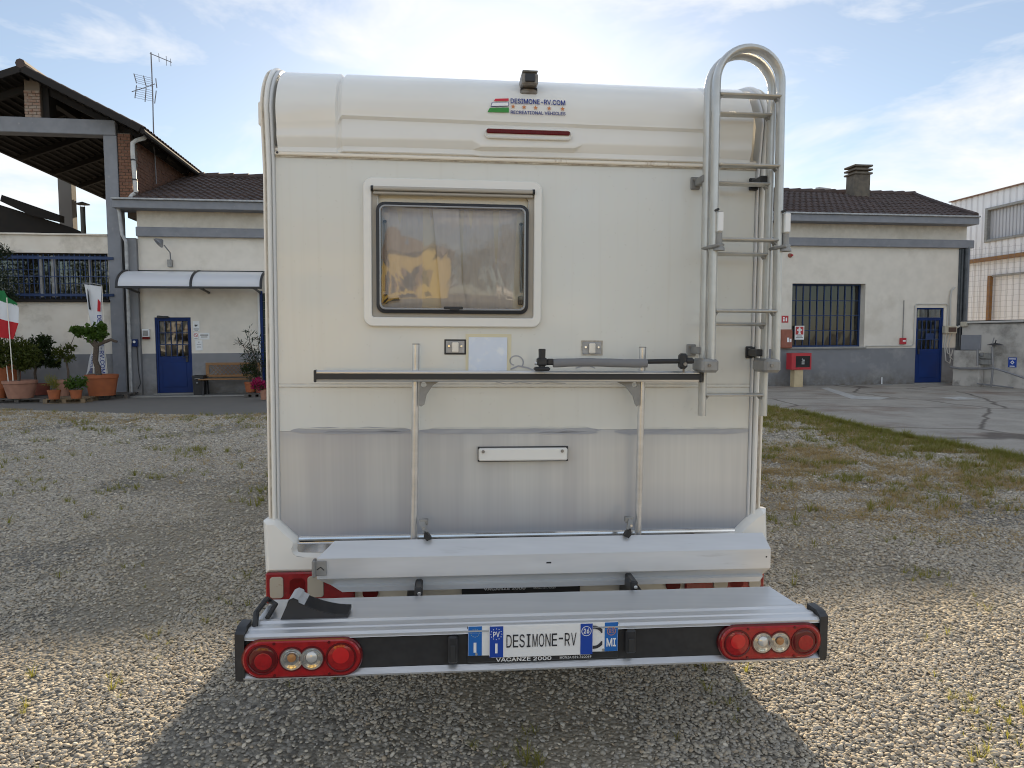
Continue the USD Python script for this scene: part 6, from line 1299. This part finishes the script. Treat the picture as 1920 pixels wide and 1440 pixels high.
MB().tube([(.02, -.07, h_), (.0, -.06, 1.0), (.04, -.05, 1.25), (.16, -.04, 1.35)], .03, 8).build('conduit', LK + 'conduit', mx)
MB().tube([(w_, -.06, .04), (w_ + .14, -.08, .12), (w_ + .22, -.08, .26)], .03, 8).build('conduit', LK + 'conduit', mx)
# weed, white stub
p, D = spot(1541, 722); wd_ = thing('weed', 'small dark weed growing at the foot of the grey plinth', 'plant', WF(p)); k = D / FPX; b = MB(); b.leaves((0, -.02, .22), 80, .12, (.14, .08, .22), .6, .35); b.build('foliage', LK + 'leaf_dark', wd_, smooth=False); MB().tube([(0, 0, 0), (.01, 0, .4)], .008, 5).build('stem', LK + 'bark', wd_)
p, D = spot(1650, 721); pp_ = thing('white_stub_pipe', 'short white pipe stub standing by the grey plinth', 'pipe', WF(p)); MB().cyl((0, -.08, 0), (0, -.08, .24), .02, sides=8).build('pipe', LK + 'plate_white', pp_); MB().lathe([(.30, .006), (.29, .02), (0, .022)], (0, -.12, 0), 16).build('cover', LK + 'pavement', pp_)
# roof vane behind the ridge
yv = -6.0; x_, z_ = F(1533, 362, yv); rv = thing('roof_cowl', 'pale swept roof cowl on a thin stalk behind the ridge, left of the chimney', 'cowl', at_frame(MB_F, x_, -yv, z_ - .4))
A = lambda x, y: (F(x, y, yv)[0] - x_, 0, F(x, y, yv)[1] - z_ + .4)
MB().tube([A(1533, 372), A(1533, 354)], .03, 6).build('stalk', LK + 'lamp_metal', rv); MB().tube([A(1530, 354), A(1537, 353.5), A(1548, 354.5), A(1558, 354)], [.05, .065, .05, .015], 8).build('cowl', LK + 'frame_white', rv)

# ------------------------------------------------------------------ yard wall at the right edge
W('stained_render', (.50, .47, .43), .9, color2=(.22, .205, .185), scale=1.6, detail=8., lo=.48, hi=.70, bump=.006, bscale=50, third=((.045, .04, .035), 1.1, .60, .74))
wa = ground(1796, 722)[:2]; wb = ground(1920, 729)[:2]; wdv = np.array(wb) - np.array(wa); wl2 = np.linalg.norm(wdv); wdv /= wl2
w_u = np.array([wdv[0], wdv[1], 0]); w_in = np.array([-wdv[1], wdv[0], 0]); MW = frame(w_u, w_in, [0, 0, 1], [wa[0], wa[1], 0])
def Wp(px, py, off=0.):
    o_ = np.array([wa[0], wa[1], 0]); d = ray(px, py); t = ((o_ - w_in * off - c_o) @ w_in) / (d @ w_in); p = c_o + d * t - o_; return float(p @ w_u), float(p[2])
yw = thing('yard_wall', 'stained grey rendered boundary wall at the right edge', 'wall', MW)
zt_ = Wp(1860, 599)[1]
MB().cbx(.06, 7.0, 0, .25, -.2, zt_ - .12, .01).build('render', LK + 'stained_render', yw); MB().cbx(.04, 7.0, -.06, .31, zt_ - .118, zt_ - .02, .01).build('coping', LK + 'dark_metal', yw)
MB().cbx(-.05, .75, -.25, -.002, -.2, Wp(1815, 657)[1], .03).build('buttress', LK + 'stained_render', yw)
MB().cbx(Wp(1803, 640)[0], Wp(1840, 640)[0], -.05, -.002, Wp(1820, 657)[1] + .01, Wp(1820, 628)[1], .01).build('panel', LK + 'frame_white' if False else LK + 'concrete_grey', yw, 'grey sheet metal door on the wall')
m = MB(); m.tube([Wp(1803, 605, .05)[:1] + (-.05,) + Wp(1803, 605, .05)[1:], Wp(1920, 602, .05)[:1] + (-.05,) + Wp(1925, 602, .05)[1:]], .035, 8); cdp = m.build('conduit', LK + 'conduit', yw)
x_, z_ = Wp(1810, 608); MB().cbx(x_ - .09, x_ + .09, -.12, -.002, z_ - .07, z_ + .07, .01).build('junction_box', LK + 'meter_cream', cdp)
def wpt(px, py, off): a = Wp(px, py, off); return (a[0], -off, a[1])
for nm, pts, r in (('rail', ((1782, 688), (1800, 691), (1850, 691), (1862, 690)), .035), ('rail', ((1862, 690), (1880, 695), (1925, 710)), .03), ('pipe', ((1833, 655), (1833, 686)), .03), ('pipe', ((1860, 650), (1862, 690), (1858, 725)), .03), ('pipe', ((1832, 719), (1858, 722), (1900, 727)), .02), ('pipe', ((1860, 660), (1862, 640), (1864, 633)), .015)):
    MB().tube([wpt(a, b, .35) for a, b in pts], r, 8).build(nm, LK + 'lamp_metal', yw)
x0, z1 = Wp(1834, 662, .2); x1, z0 = Wp(1858, 684, .2); zm = z0 + (z1 - z0) * .52
MB().cbx(x0, x1, -.26, -.10, zm, z1, .015).build('gas_meter', LK + 'bracket_grey', yw); MB().cbx(x0, x1, -.26, -.10, z0, zm - .02, .015).build('gas_meter', LK + 'bracket_grey', yw); x_, z_ = Wp(1840, 665, .27); MB().cbx(x_ - .06, x_ + .07, -.30, -.265, z_ - .04, z_ + .04, .01).build('dial', LK + 'lamp_metal', yw)
x_, z_ = Wp(1866, 645, .25); dl_ = thing('dish_lamp', 'dark dish shaped lamp on a short neck at the stained wall', 'lamp', at_frame(MW, x_, -.25, z_)); MB().lathe([(0, .03), (.05, .03), (.20, -.02), (.21, -.035), (.0, -.04)], sides=20).build('dish', LK + 'dark_metal', dl_); MB().tube([(0, 0, .03), (.02, 0, .12)], .015, 6).build('neck', LK + 'dark_metal', dl_); MB().cyl((0, 0, -.04), (0, 0, -.11), .06, .04, 10).build('bulb_cover', LK + 'frame_white', dl_); MB().tube([(0, .02, .0), (0, .245, .0)], .012, 6).build('arm', LK + 'dark_metal', dl_)
x0, z1 = Wp(1891, 670); x1, z0 = Wp(1906, 689); bs = thing('blue_notice', 'small blue notice plate with white symbol on the stained wall', 'sign', at_frame(MW, (x0 + x1) / 2, 0, (z0 + z1) / 2)); w_, h_ = (x1 - x0) / 2, (z1 - z0) / 2
MB().cbx(-w_, w_, -.010, -.002, -h_, h_, .001).build('board', LK + 'plate_blue', bs); m = MB(); m.plate(shapely.union_all([Polygon([(-w_ * .5, 0), (0, h_ * .4), (w_ * .5, 0), (0, -h_ * .4)]).difference(Polygon([(-w_ * .25, 0), (0, h_ * .2), (w_ * .25, 0), (0, -h_ * .2)]))]), -.0115, -.0105); m.build('symbol', LK + 'flag_white', bs, smooth=False)
m = MB(); m.bx(-w_ * .8, w_ * .8, -.0115, -.0105, h_ * .62, h_ * .8).bx(-w_ * .6, w_ * .6, -.0115, -.0105, -h_ * .85, -h_ * .7); m.build('lettering', LK + 'flag_white', bs, smooth=False, kind='stuff')

# ------------------------------------------------------------------ corrugated warehouse behind, wire fence on the wall
d0_ = ray(1775, 620); d0_ = d0_ / d0_[1]; q0 = np.array([d0_[0] * 30, 30., 0]); q1 = q0 + np.array([.12, -1., 0]) / math.hypot(.12, 1) * 14
h_u = (q1 - q0) / np.linalg.norm(q1 - q0); h_in = np.array([-h_u[1], h_u[0], 0]); MH = frame(h_u, h_in, [0, 0, 1], q0)
def Hp(px, py, off=0.):
    d = ray(px, py); t = ((q0 - h_in * off - c_o) @ h_in) / (d @ h_in); p = c_o + d * t - q0; return float(p @ h_u), float(p[2])
W('corrugated', (.80, .81, .84), .45, .0, color2=(.72, .73, .76), scale=1.5, stretch=(1, 1, .2)); W('corrugated_grey', (.48, .49, .52), .5, .1)
W('ochre_steel', (.26, .13, .035), .6, color2=(.19, .085, .03), scale=5); W('rust_line', (.24, .15, .12), .7)
wh = thing('corrugated_warehouse', 'white corrugated metal warehouse with grey louvred window behind the yard wall', 'warehouse', MH)
zt_ = Hp(1775, 382)[1]
def corr(x0, x1, z0, z1, m, parent, name, pitch=.30, d=.035, y=0., lab=None):
    xs = []; ys = []
    n = int((x1 - x0) / pitch)
    for k in range(n + 1):
        b = x0 + k * pitch
        for dx, dy in ((0, 0), (.62, 0), (.72, -1), (.90, -1)):
            if b + dx * pitch <= x1: xs.append(b + dx * pitch); ys.append(y + (d * -dy if False else d * (0 if dy == 0 else 1)))
    xs.append(x1); ys.append(ys[-1]); n = len(xs); xs, ys = np.array(xs), np.array(ys)
    v = np.vstack([np.c_[xs, ys, np.full(n, z0)], np.c_[xs, ys, np.full(n, z1)]]); MB().add(v, [(i, i + 1, n + i + 1, n + i) for i in range(n - 1)]).build(name, m, parent, lab, smooth=False)
wx0_, wz1_ = Hp(1849, 391); wz0_ = Hp(1849, 455)[1]
z_b0 = 0.0
xo = Hp(1860, 560)[0]
corr(0, wx0_, 0, zt_, LK + 'corrugated', wh, 'cladding'); corr(wx0_, 13.9, wz1_, zt_, LK + 'corrugated', wh, 'cladding'); corr(wx0_, 13.9, 0, wz0_, LK + 'corrugated', wh, 'cladding')
corr(wx0_ + .12, 13.9, wz0_ + .10, wz1_ - .10, LK + 'corrugated_grey', wh, 'louvre_panel', .16, .03, .10)
m = MB(); m.cbx(wx0_, wx0_ + .13, -.05, .14, wz0_, wz1_, .01).cbx(wx0_ + .13, 13.9, -.05, .14, wz0_, wz0_ + .10, .01).cbx(wx0_ + .13, 13.9, -.05, .14, wz1_ - .10, wz1_, .01); m.build('window_frame', LK + 'bracket_grey', wh)
MB().cbx(-.05, 14, -.10, .2, zt_ + .002, zt_ + .045, .008).build('roof_edge', LK + 'rust_line', wh)
MB().bx(0, 14, .1, 9, zt_ - .2, zt_ - .1).bx(13.9, 14, .1, 9, 0, zt_ - .21).bx(0, .1, .1, 9, 0, zt_ - .21).build('shell', LK + 'corrugated', wh, smooth=False)
zb_ = (Hp(1815, 493)[1] + Hp(1920, 476)[1]) / 2; MB().cbx(Hp(1800, 493)[0], 13.9, -.16, -.045, zb_ - .075, zb_ + .075, .01).build('girder', LK + 'ochre_steel', wh)
MB().cbx(xo - .07, xo + .07, -.18, -.045, 0, Hp(1862, 517)[1], .01).build('post', LK + 'ochre_steel', wh); zq = (Hp(1865, 517)[1] + Hp(1920, 512)[1]) / 2; MB().cbx(xo + .08, 13.9, -.12, -.045, zq - .05, zq + .03, .008).build('rail', LK + 'bracket_grey', wh)
W('wire', (.16, .17, .19), .5, .5)
fe = thing('wire_fence', 'thin wire mesh fence on top of the stained yard wall', 'fence', MW); b = MB(); zf0, zf1 = Wp(1860, 598)[1], Wp(1860, 460)[1]
for x in np.arange(.1, 4.2, .165): b.bx(x - .0018, x + .0018, .10, .104, zf0, zf1)
for k, z in enumerate(np.arange(zf0 + .05, zf1, .16)): b.bx(.05, 4.2, .107, .111, z - .0018, z + .0018)
b.build('mesh', LK + 'wire', fe, kind='stuff', smooth=False)
for x in (.12, 2.2, 4.1): MB().cyl((x, .12, zt_ * 0 + Wp(1860, 599)[1] - .3), (x, .12, zf1 + .05), .025, sides=8).build('post', LK + 'wire', fe)

# ------------------------------------------------------------------ behind the camera: what the rear window and the panes reflect
W('roof_pale', (.30, .22, .17), .9, color2=(.24, .17, .13), scale=4)
W('house_yellow', (.58, .42, .10), .9, color2=(.53, .38, .09), scale=2, bump=.004, bscale=90); W('shutter_brown', (.20, .12, .08), .7)
yh = thing('yellow_house', 'yellow rendered house with brown shutters behind the camera', 'house', frame([-1, 0, 0], [0, -1, 0], [0, 0, 1], [1.9, -21, 0]))
wnd = [(1.4, 2.6, 2.6, 3.9), (4.2, 5.4, 2.6, 3.9), (7.2, 8.4, 2.6, 3.9), (1.4, 2.6, .6, 1.9), (6.6, 7.9, .6, 1.9)]
P_ = sbox(0, 0, 11, 4.9)
for a, b, c, d in wnd: P_ = P_.difference(sbox(a, c, b, d))
MB().plate(P_, 0, .3).bx(0, 11, 8, 8.3, 0, 4.9).bx(0, .3, .31, 7.99, 0, 4.9).bx(10.7, 11, .31, 7.99, 0, 4.9).build('wall', LK + 'house_yellow', yh, smooth=False)
m = MB(); m.hull([(x, y, z) for x, y, z in ((-.5, -.6, 4.91), (11.5, -.6, 4.91), (-.5, 8.8, 4.91), (11.5, 8.8, 4.91), (3, 4.1, 6.6), (8, 4.1, 6.6))]); m.build('roof', LK + 'roof_pale', yh, smooth=False)
for a, b, c, d in wnd:
    w0 = MB().bx(a, b, .12, .18, c, d).build('window', LK + 'dark_glass', yh, smooth=False)
    MB().cbx(a - .55, a - .03, -.05, -.004, c, d, .01).build('shutter', LK + 'shutter_brown', w0); MB().cbx(b + .03, b + .55, -.05, -.004, c, d, .01).build('shutter', LK + 'shutter_brown', w0)
def tree(x, y, h, r, lab, m, seed):
    rg = np.random.default_rng(seed); t = thing('background_tree', lab, 'tree', frame([1, 0, 0], [0, 1, 0], [0, 0, 1], [x, y, 0]), 'trees behind the camera')
    tk = MB(); tk.tube([(0, 0, 0), (.1, 0, h * .25), (.0, .1, h * .55), (.1, 0, h * .8)], [.22, .17, .11, .05], 8)
    tp = tk.build('trunk', LK + 'bark', t)
    for k in range(5): a = k * 1.3; MB().tube([(.05, .05, h * (.35 + .07 * k)), (math.cos(a) * r * .6, math.sin(a) * r * .6, h * (.5 + .08 * k))], [.08, .03], 6).build('limb', LK + 'bark', t)
    b = MB()
    for k in range(26):
        d = rg.normal(size=3); d /= np.linalg.norm(d); c = np.array([0, 0, h * .62]) + d * np.array([r, r, h * .36]) * rg.random() ** .4
        b.leaves(c, 130, .22, (r * .36, r * .36, r * .32), .2, .55, rg)
    b.build('crown', LK + m, t, smooth=False)
for k, (x, y, h, r) in enumerate(((-18, -24, 8, 3.0), (-22.5, -27, 9, 3.4), (-27, -25, 8.5, 3.2), (2.5, -30, 7, 2.8), (8, -32, 9, 3.6), (13, -30, 8, 3.2), (19, -30, 9, 3.4), (25, -28, 8, 3.2))): tree(x, y, h, r, 'dark broad tree standing behind the camera', 'leaf_dark' if k % 2 else 'leaf_olive', 30 + k)
W('camper_white', (.72, .71, .68), .3, coat=.3); W('camper_stripe', (.25, .12, .05), .4)
def camper(x, y, yaw, lab):
    M_ = frame([math.cos(yaw), math.sin(yaw), 0], [-math.sin(yaw), math.cos(yaw), 0], [0, 0, 1], [x, y, 0]); t = thing('parked_camper', lab, 'camper', M_)
    # seen from its front: x across, y to its rear
    MB().prof_x([(1.1, .45), (1.1, 1.75), (.35, 1.95), (.15, 2.25), (.5, 2.7), (1.2, 2.85), (6.0, 2.85), (6.1, 2.7), (6.1, .45)], -1.1, 1.1).build('body', LK + 'camper_white', t)
    MB().prof_x([(-.7, .35), (-.75, .75), (-.55, 1.05), (.05, 1.15), (.75, 1.9), (1.095, 1.9), (1.095, .35)], -.92, .92).build('cab', LK + 'camper_white', t)
    MB().prof_x([(.045, 1.18), (.03, 1.2), (.62, 1.83), (.66, 1.81)], -.80, .80).build('windscreen', LK + 'dark_glass', t)
    MB().cbx(-.93, .93, -.80, -.60, .30, .52, .03).build('bumper', LK + 'black_plastic', t)
    for sx in (-1, 1):
        MB().cbx(sx * .72 - .14, sx * .72 + .14, -.765, -.70, .66, .86, .03).build('headlight', LK + 'lens_clear', t); MB().bx(sx * 1.105 - .003, sx * 1.105 + .003, 1.6, 3.0, 1.5, 2.1).build('side_window', LK + 'dark_glass', t, smooth=False)
        for wy in (.1, 4.6): w = MB().cyl((sx * .92 - .10, wy, .34), (sx * .92 + .10, wy, .34), .34, sides=24).build('wheel', LK + 'rubber', t)
    MB().bx(-1.0, 1.0, .14, .148, 2.28, 2.34).build('stripe', LK + 'camper_stripe', t, smooth=False)
camper(4.75, -15.5, math.pi + .25, 'white camper facing the yard, behind the camera on the right'); camper(-11.5, -13.5, math.pi - .1, 'white camper facing the yard, behind the camera on the left'); camper(-14.4, -13.8, math.pi - .05, 'white camper furthest left behind the camera')

# ------------------------------------------------------------------ gravel and grass
def in_band(x, y): return np.abs(x) < .76 * y + .35
yd_edge = shapely.LineString([e_end] + edge[::-1])
def edge_dist(x, y): return shapely.distance(yd_edge, shapely.points(x, y))
def fields(x, y):
    """(green grass, dry grass, bare dust) cover at ground points."""
    P_ = np.c_[x, y, np.zeros_like(x)]; n1 = meshkit.fbm(P_ * .9, 4, 3); n2 = meshkit.fbm(P_ * .45 + 7, 4, 5); n3 = meshkit.fbm(P_ * 2.6 + 3, 3, 9)
    de = edge_dist(x, y); right = np.clip((x - 1.6) / 1.5, 0, 1)
    green = right * np.clip(1.25 - de / 1.1 + (n1 - .5) * 2.2, 0, 1) * np.clip((n3 - .28) * 4, 0, 1)
    green = np.maximum(green, right * np.clip((n2 - .50) * 5, 0, 1) * np.clip((y - 6.) / 2, 0, 1) * .55 * np.clip((n3 - .35) * 4, 0, 1))
    dry = right * np.clip(1.15 - np.abs((y - 8.4 - .10 * (x - 3.5)) / 2.4) + (n1 - .5) * 1.6, 0, 1) * np.clip((n3 - .30) * 4, 0, 1) * np.clip((de - 1.2) / 1.0, 0, 1)
    left = np.clip((-1.5 - x) / 1.5, 0, 1); dry = np.maximum(dry, left * np.clip(1 - np.abs(y - 14.6) / 2.2 + (n1 - .5) * 1.3, 0, 1) * .55 * np.clip((n3 - .3) * 4, 0, 1))
    dry = np.maximum(dry, left * np.clip((n2 - .48) * 4, 0, 1) * np.clip((y - 5) / 4, 0, 1) * .06)
    dust = np.clip((meshkit.fbm(P_ * np.array([1.2, .8, 1]) + 31, 4, 17) - .53) * 8, 0, 1)
    return green, dry, dust
def instancer(name, protos, pos, rot, scl, idx, label, cat):
    path = '/World/' + name; pi = UsdGeom.PointInstancer.Define(stage, path)
    for q in protos: pi.CreatePrototypesRel().AddTarget(q)
    pi.CreateProtoIndicesAttr(Vt.IntArray.FromNumpy(idx.astype(np.int32))); pi.CreatePositionsAttr(Vt.Vec3fArray.FromNumpy(pos.astype(np.float32)))
    pi.CreateOrientationsAttr(Vt.QuathArray.FromNumpy(rot.astype(np.float16))); pi.CreateScalesAttr(Vt.Vec3fArray.FromNumpy(scl.astype(np.float32)))
    tag(pi.GetPrim(), label, cat, None, 'stuff'); return path
PEB = [tuple(tuple(min(.75, v * .95 * k + .20 * k) for v, k in zip(c, (.88, .815, .70))) for c in pc) for pc in [((.20, .19, .175), (.27, .255, .23)), ((.33, .31, .27), (.25, .23, .20)), ((.46, .44, .40), (.38, .36, .32)), ((.13, .125, .12), (.18, .17, .16)), ((.31, .25, .17), (.25, .20, .14)), ((.24, .24, .245), (.32, .32, .32)), ((.38, .34, .275), (.30, .265, .21)), ((.57, .55, .51), (.47, .45, .41)), ((.26, .17, .03), (.20, .15, .03)), ((.16, .15, .02), (.22, .19, .03))]]
WT = np.array([.22, .20, .12, .11, .09, .15, .08, .03])
TINT = []
gpath = '/World/gravel'; UsdGeom.PointInstancer.Define(stage, gpath); protos = []
for k, (c1, c2) in enumerate(PEB):
    W(f'pebble_{k}', c1, .8, color2=c2, scale=45, spec=.3)
    ic = trimesh.creation.icosphere(subdivisions=1); v = ic.vertices * np.array([1.0, .76, .44]) * (1 + .35 * (meshkit.noise(ic.vertices * 1.3 + k * 11.3, k) - .5))[:, None]
    usdkit.mesh(stage, f'{gpath}/pebble_{k}' if k else f'{gpath}/pebble', (v * .5, ic.faces), LK + f'pebble_{k}', True); protos.append(f'{gpath}/pebble_{k}' if k else f'{gpath}/pebble')
def scatter(y0, y1, dens, r):
    n = int(dens * (.76 * (y1 ** 2 - y0 ** 2) + 2.6 * (y1 - y0))); y = np.sqrt(y0 ** 2 + (y1 ** 2 - y0 ** 2) * r.random(n)); x = (r.random(n) * 2 - 1) * (.76 * y + 1.3)
    return x, y
r_ = np.random.default_rng(5); pos = []; scl = []
for y0, y1, dens, s0 in ((2.15, 4.4, 8200, .0128), (4.4, 7.0, 5200, .0155), (7.0, 10.5, 3300, .0185), (10.5, 15.6, 1250, .0265)):
    x, y = scatter(y0, y1, dens, r_); g_, d_, du = fields(x, y)
    keep = (~in_yard(x, y)) & (~shapely.contains_xy(strip_poly, x, y)) & (r_.random(len(x)) > np.maximum(du * .78, np.maximum(g_, d_) * .25))
    u_ = r_.random(len(x)); tnt = np.where(u_ < g_ * .75, 9, np.where(u_ < np.maximum(g_ * .75, d_ * .62), 8, -1))[keep]; TINT.append(tnt)
    x, y = x[keep], y[keep]; s = s0 * np.clip(np.exp(r_.normal(0, .38, len(x))), .4, 1.85); pos.append(np.c_[x, y, s * .10 + .004 * r_.random(len(x))]); scl.append(np.c_[s, s, s])
pos = np.vstack(pos); scl = np.vstack(scl) * (1 + .2 * r_.random((len(pos), 3))); n = len(pos)
a = r_.random(n) * np.pi; tl = r_.normal(0, .28, (n, 2)); q = np.c_[np.cos(a), tl[:, 0] * .5, tl[:, 1] * .5, np.sin(a)]; q /= np.linalg.norm(q, axis=1, keepdims=True)
rotq = np.c_[q[:, 1], q[:, 2], q[:, 3], q[:, 0]]
instancer('gravel', protos, pos, rotq, scl, np.where(np.concatenate(TINT) >= 0, np.concatenate(TINT), r_.choice(8, n, p=WT)), 'loose rounded grey and tan gravel covering the yard', 'gravel')
print('pebbles', n)
# grass tufts: green, mixed and dry
gp_ = '/World/grass'; UsdGeom.PointInstancer.Define(stage, gp_); gpr = []
for k, (m, nb, h) in enumerate((('grass_green', 13, .075), ('grass_green', 9, .05), ('grass_dry', 12, .050), ('grass_dry', 9, .035))):
    b = MB()
    for j in range(nb):
        a_ = r_.random() * 6.28; c = np.array([math.cos(a_), math.sin(a_), 0]); s_ = np.array([-c[1], c[0], 0]); o_ = c * r_.random() * .022; hh = h * (.5 + .7 * r_.random()); ln = (.5 + r_.random() * .9) * (1. if k < 2 else 2.0)
        w = .0022; b.add([o_ - s_ * w, o_ + s_ * w, o_ + c * hh * ln * .35 + s_ * w * .8 + [0, 0, hh * .6], o_ + c * hh * ln * .35 - s_ * w * .8 + [0, 0, hh * .6], o_ + c * hh * ln + [0, 0, hh]], np.array([(0, 1, 2), (0, 2, 3), (3, 2, 4)]))
    nm = f'{gp_}/tuft_{k:03d}' if k else f'{gp_}/tuft'; usdkit.mesh(stage, nm, b.mesh(), LK + m, False); gpr.append(nm)
pos = []; idx = []; scl = []
for y0, y1, dens in ((2.2, 6, 700), (6, 10, 1500), (10, 17.5, 900)):
    x, y = scatter(y0, y1, dens, r_); g_, d_, du = fields(x, y); u = r_.random(len(x)); ok = (~in_yard(x, y)) & (~shapely.contains_xy(strip_poly, x, y))
    P_ = np.c_[x, y, 0 * x]; sparse = np.clip((meshkit.fbm(P_ * 2.2 + 50, 3, 23) - .60) * 6, 0, 1) * np.where(x < 0, .10, .22)
    isg = ok & (u < np.maximum(g_ * .5, sparse)); isd = ok & ~isg & (u < g_ + d_ * .24)
    for msk, base in ((isg, 0), (isd, 2)):
        k_ = msk.nonzero()[0]; pos.append(P_[k_]); idx.append(base + (r_.random(len(k_)) < .5).astype(int)); f_ = (.55 + .7 * r_.random(len(k_))) * np.where(y[k_] < 6, .62, 1.0); scl.append(np.c_[f_, f_, f_ * (1 + 0 * f_)])
# a fringe of taller grass right along the edge of the concrete
t_ = r_.random(1700) * yd_edge.length; pe = np.array([yd_edge.interpolate(q).coords[0] for q in t_]); off_ = np.abs(r_.normal(0, .16, (1700, 1))); nrm = np.array([-.35, -.94]); pe = pe + nrm * (off_ + .02); k_ = (pe[:, 0] > 2) & (meshkit.fbm(np.c_[pe * 1.1, 0 * pe[:, 0]], 3, 41) > .38); pe = pe[k_]
pos.append(np.c_[pe, 0 * pe[:, 0]]); idx.append((r_.random(len(pe)) < .5).astype(int)); f_ = .9 + .8 * r_.random(len(pe)); scl.append(np.c_[f_, f_, f_])
pos = np.vstack(pos); idx = np.concatenate(idx); scl = np.vstack(scl); n = len(pos); a = r_.random(n) * np.pi; z0_ = np.zeros(n)
instancer('grass', gpr, pos, np.c_[z0_, z0_, np.sin(a), np.cos(a)], scl, idx, 'short yellowing grass tufts growing through the gravel', 'grass')
print('tufts', n)
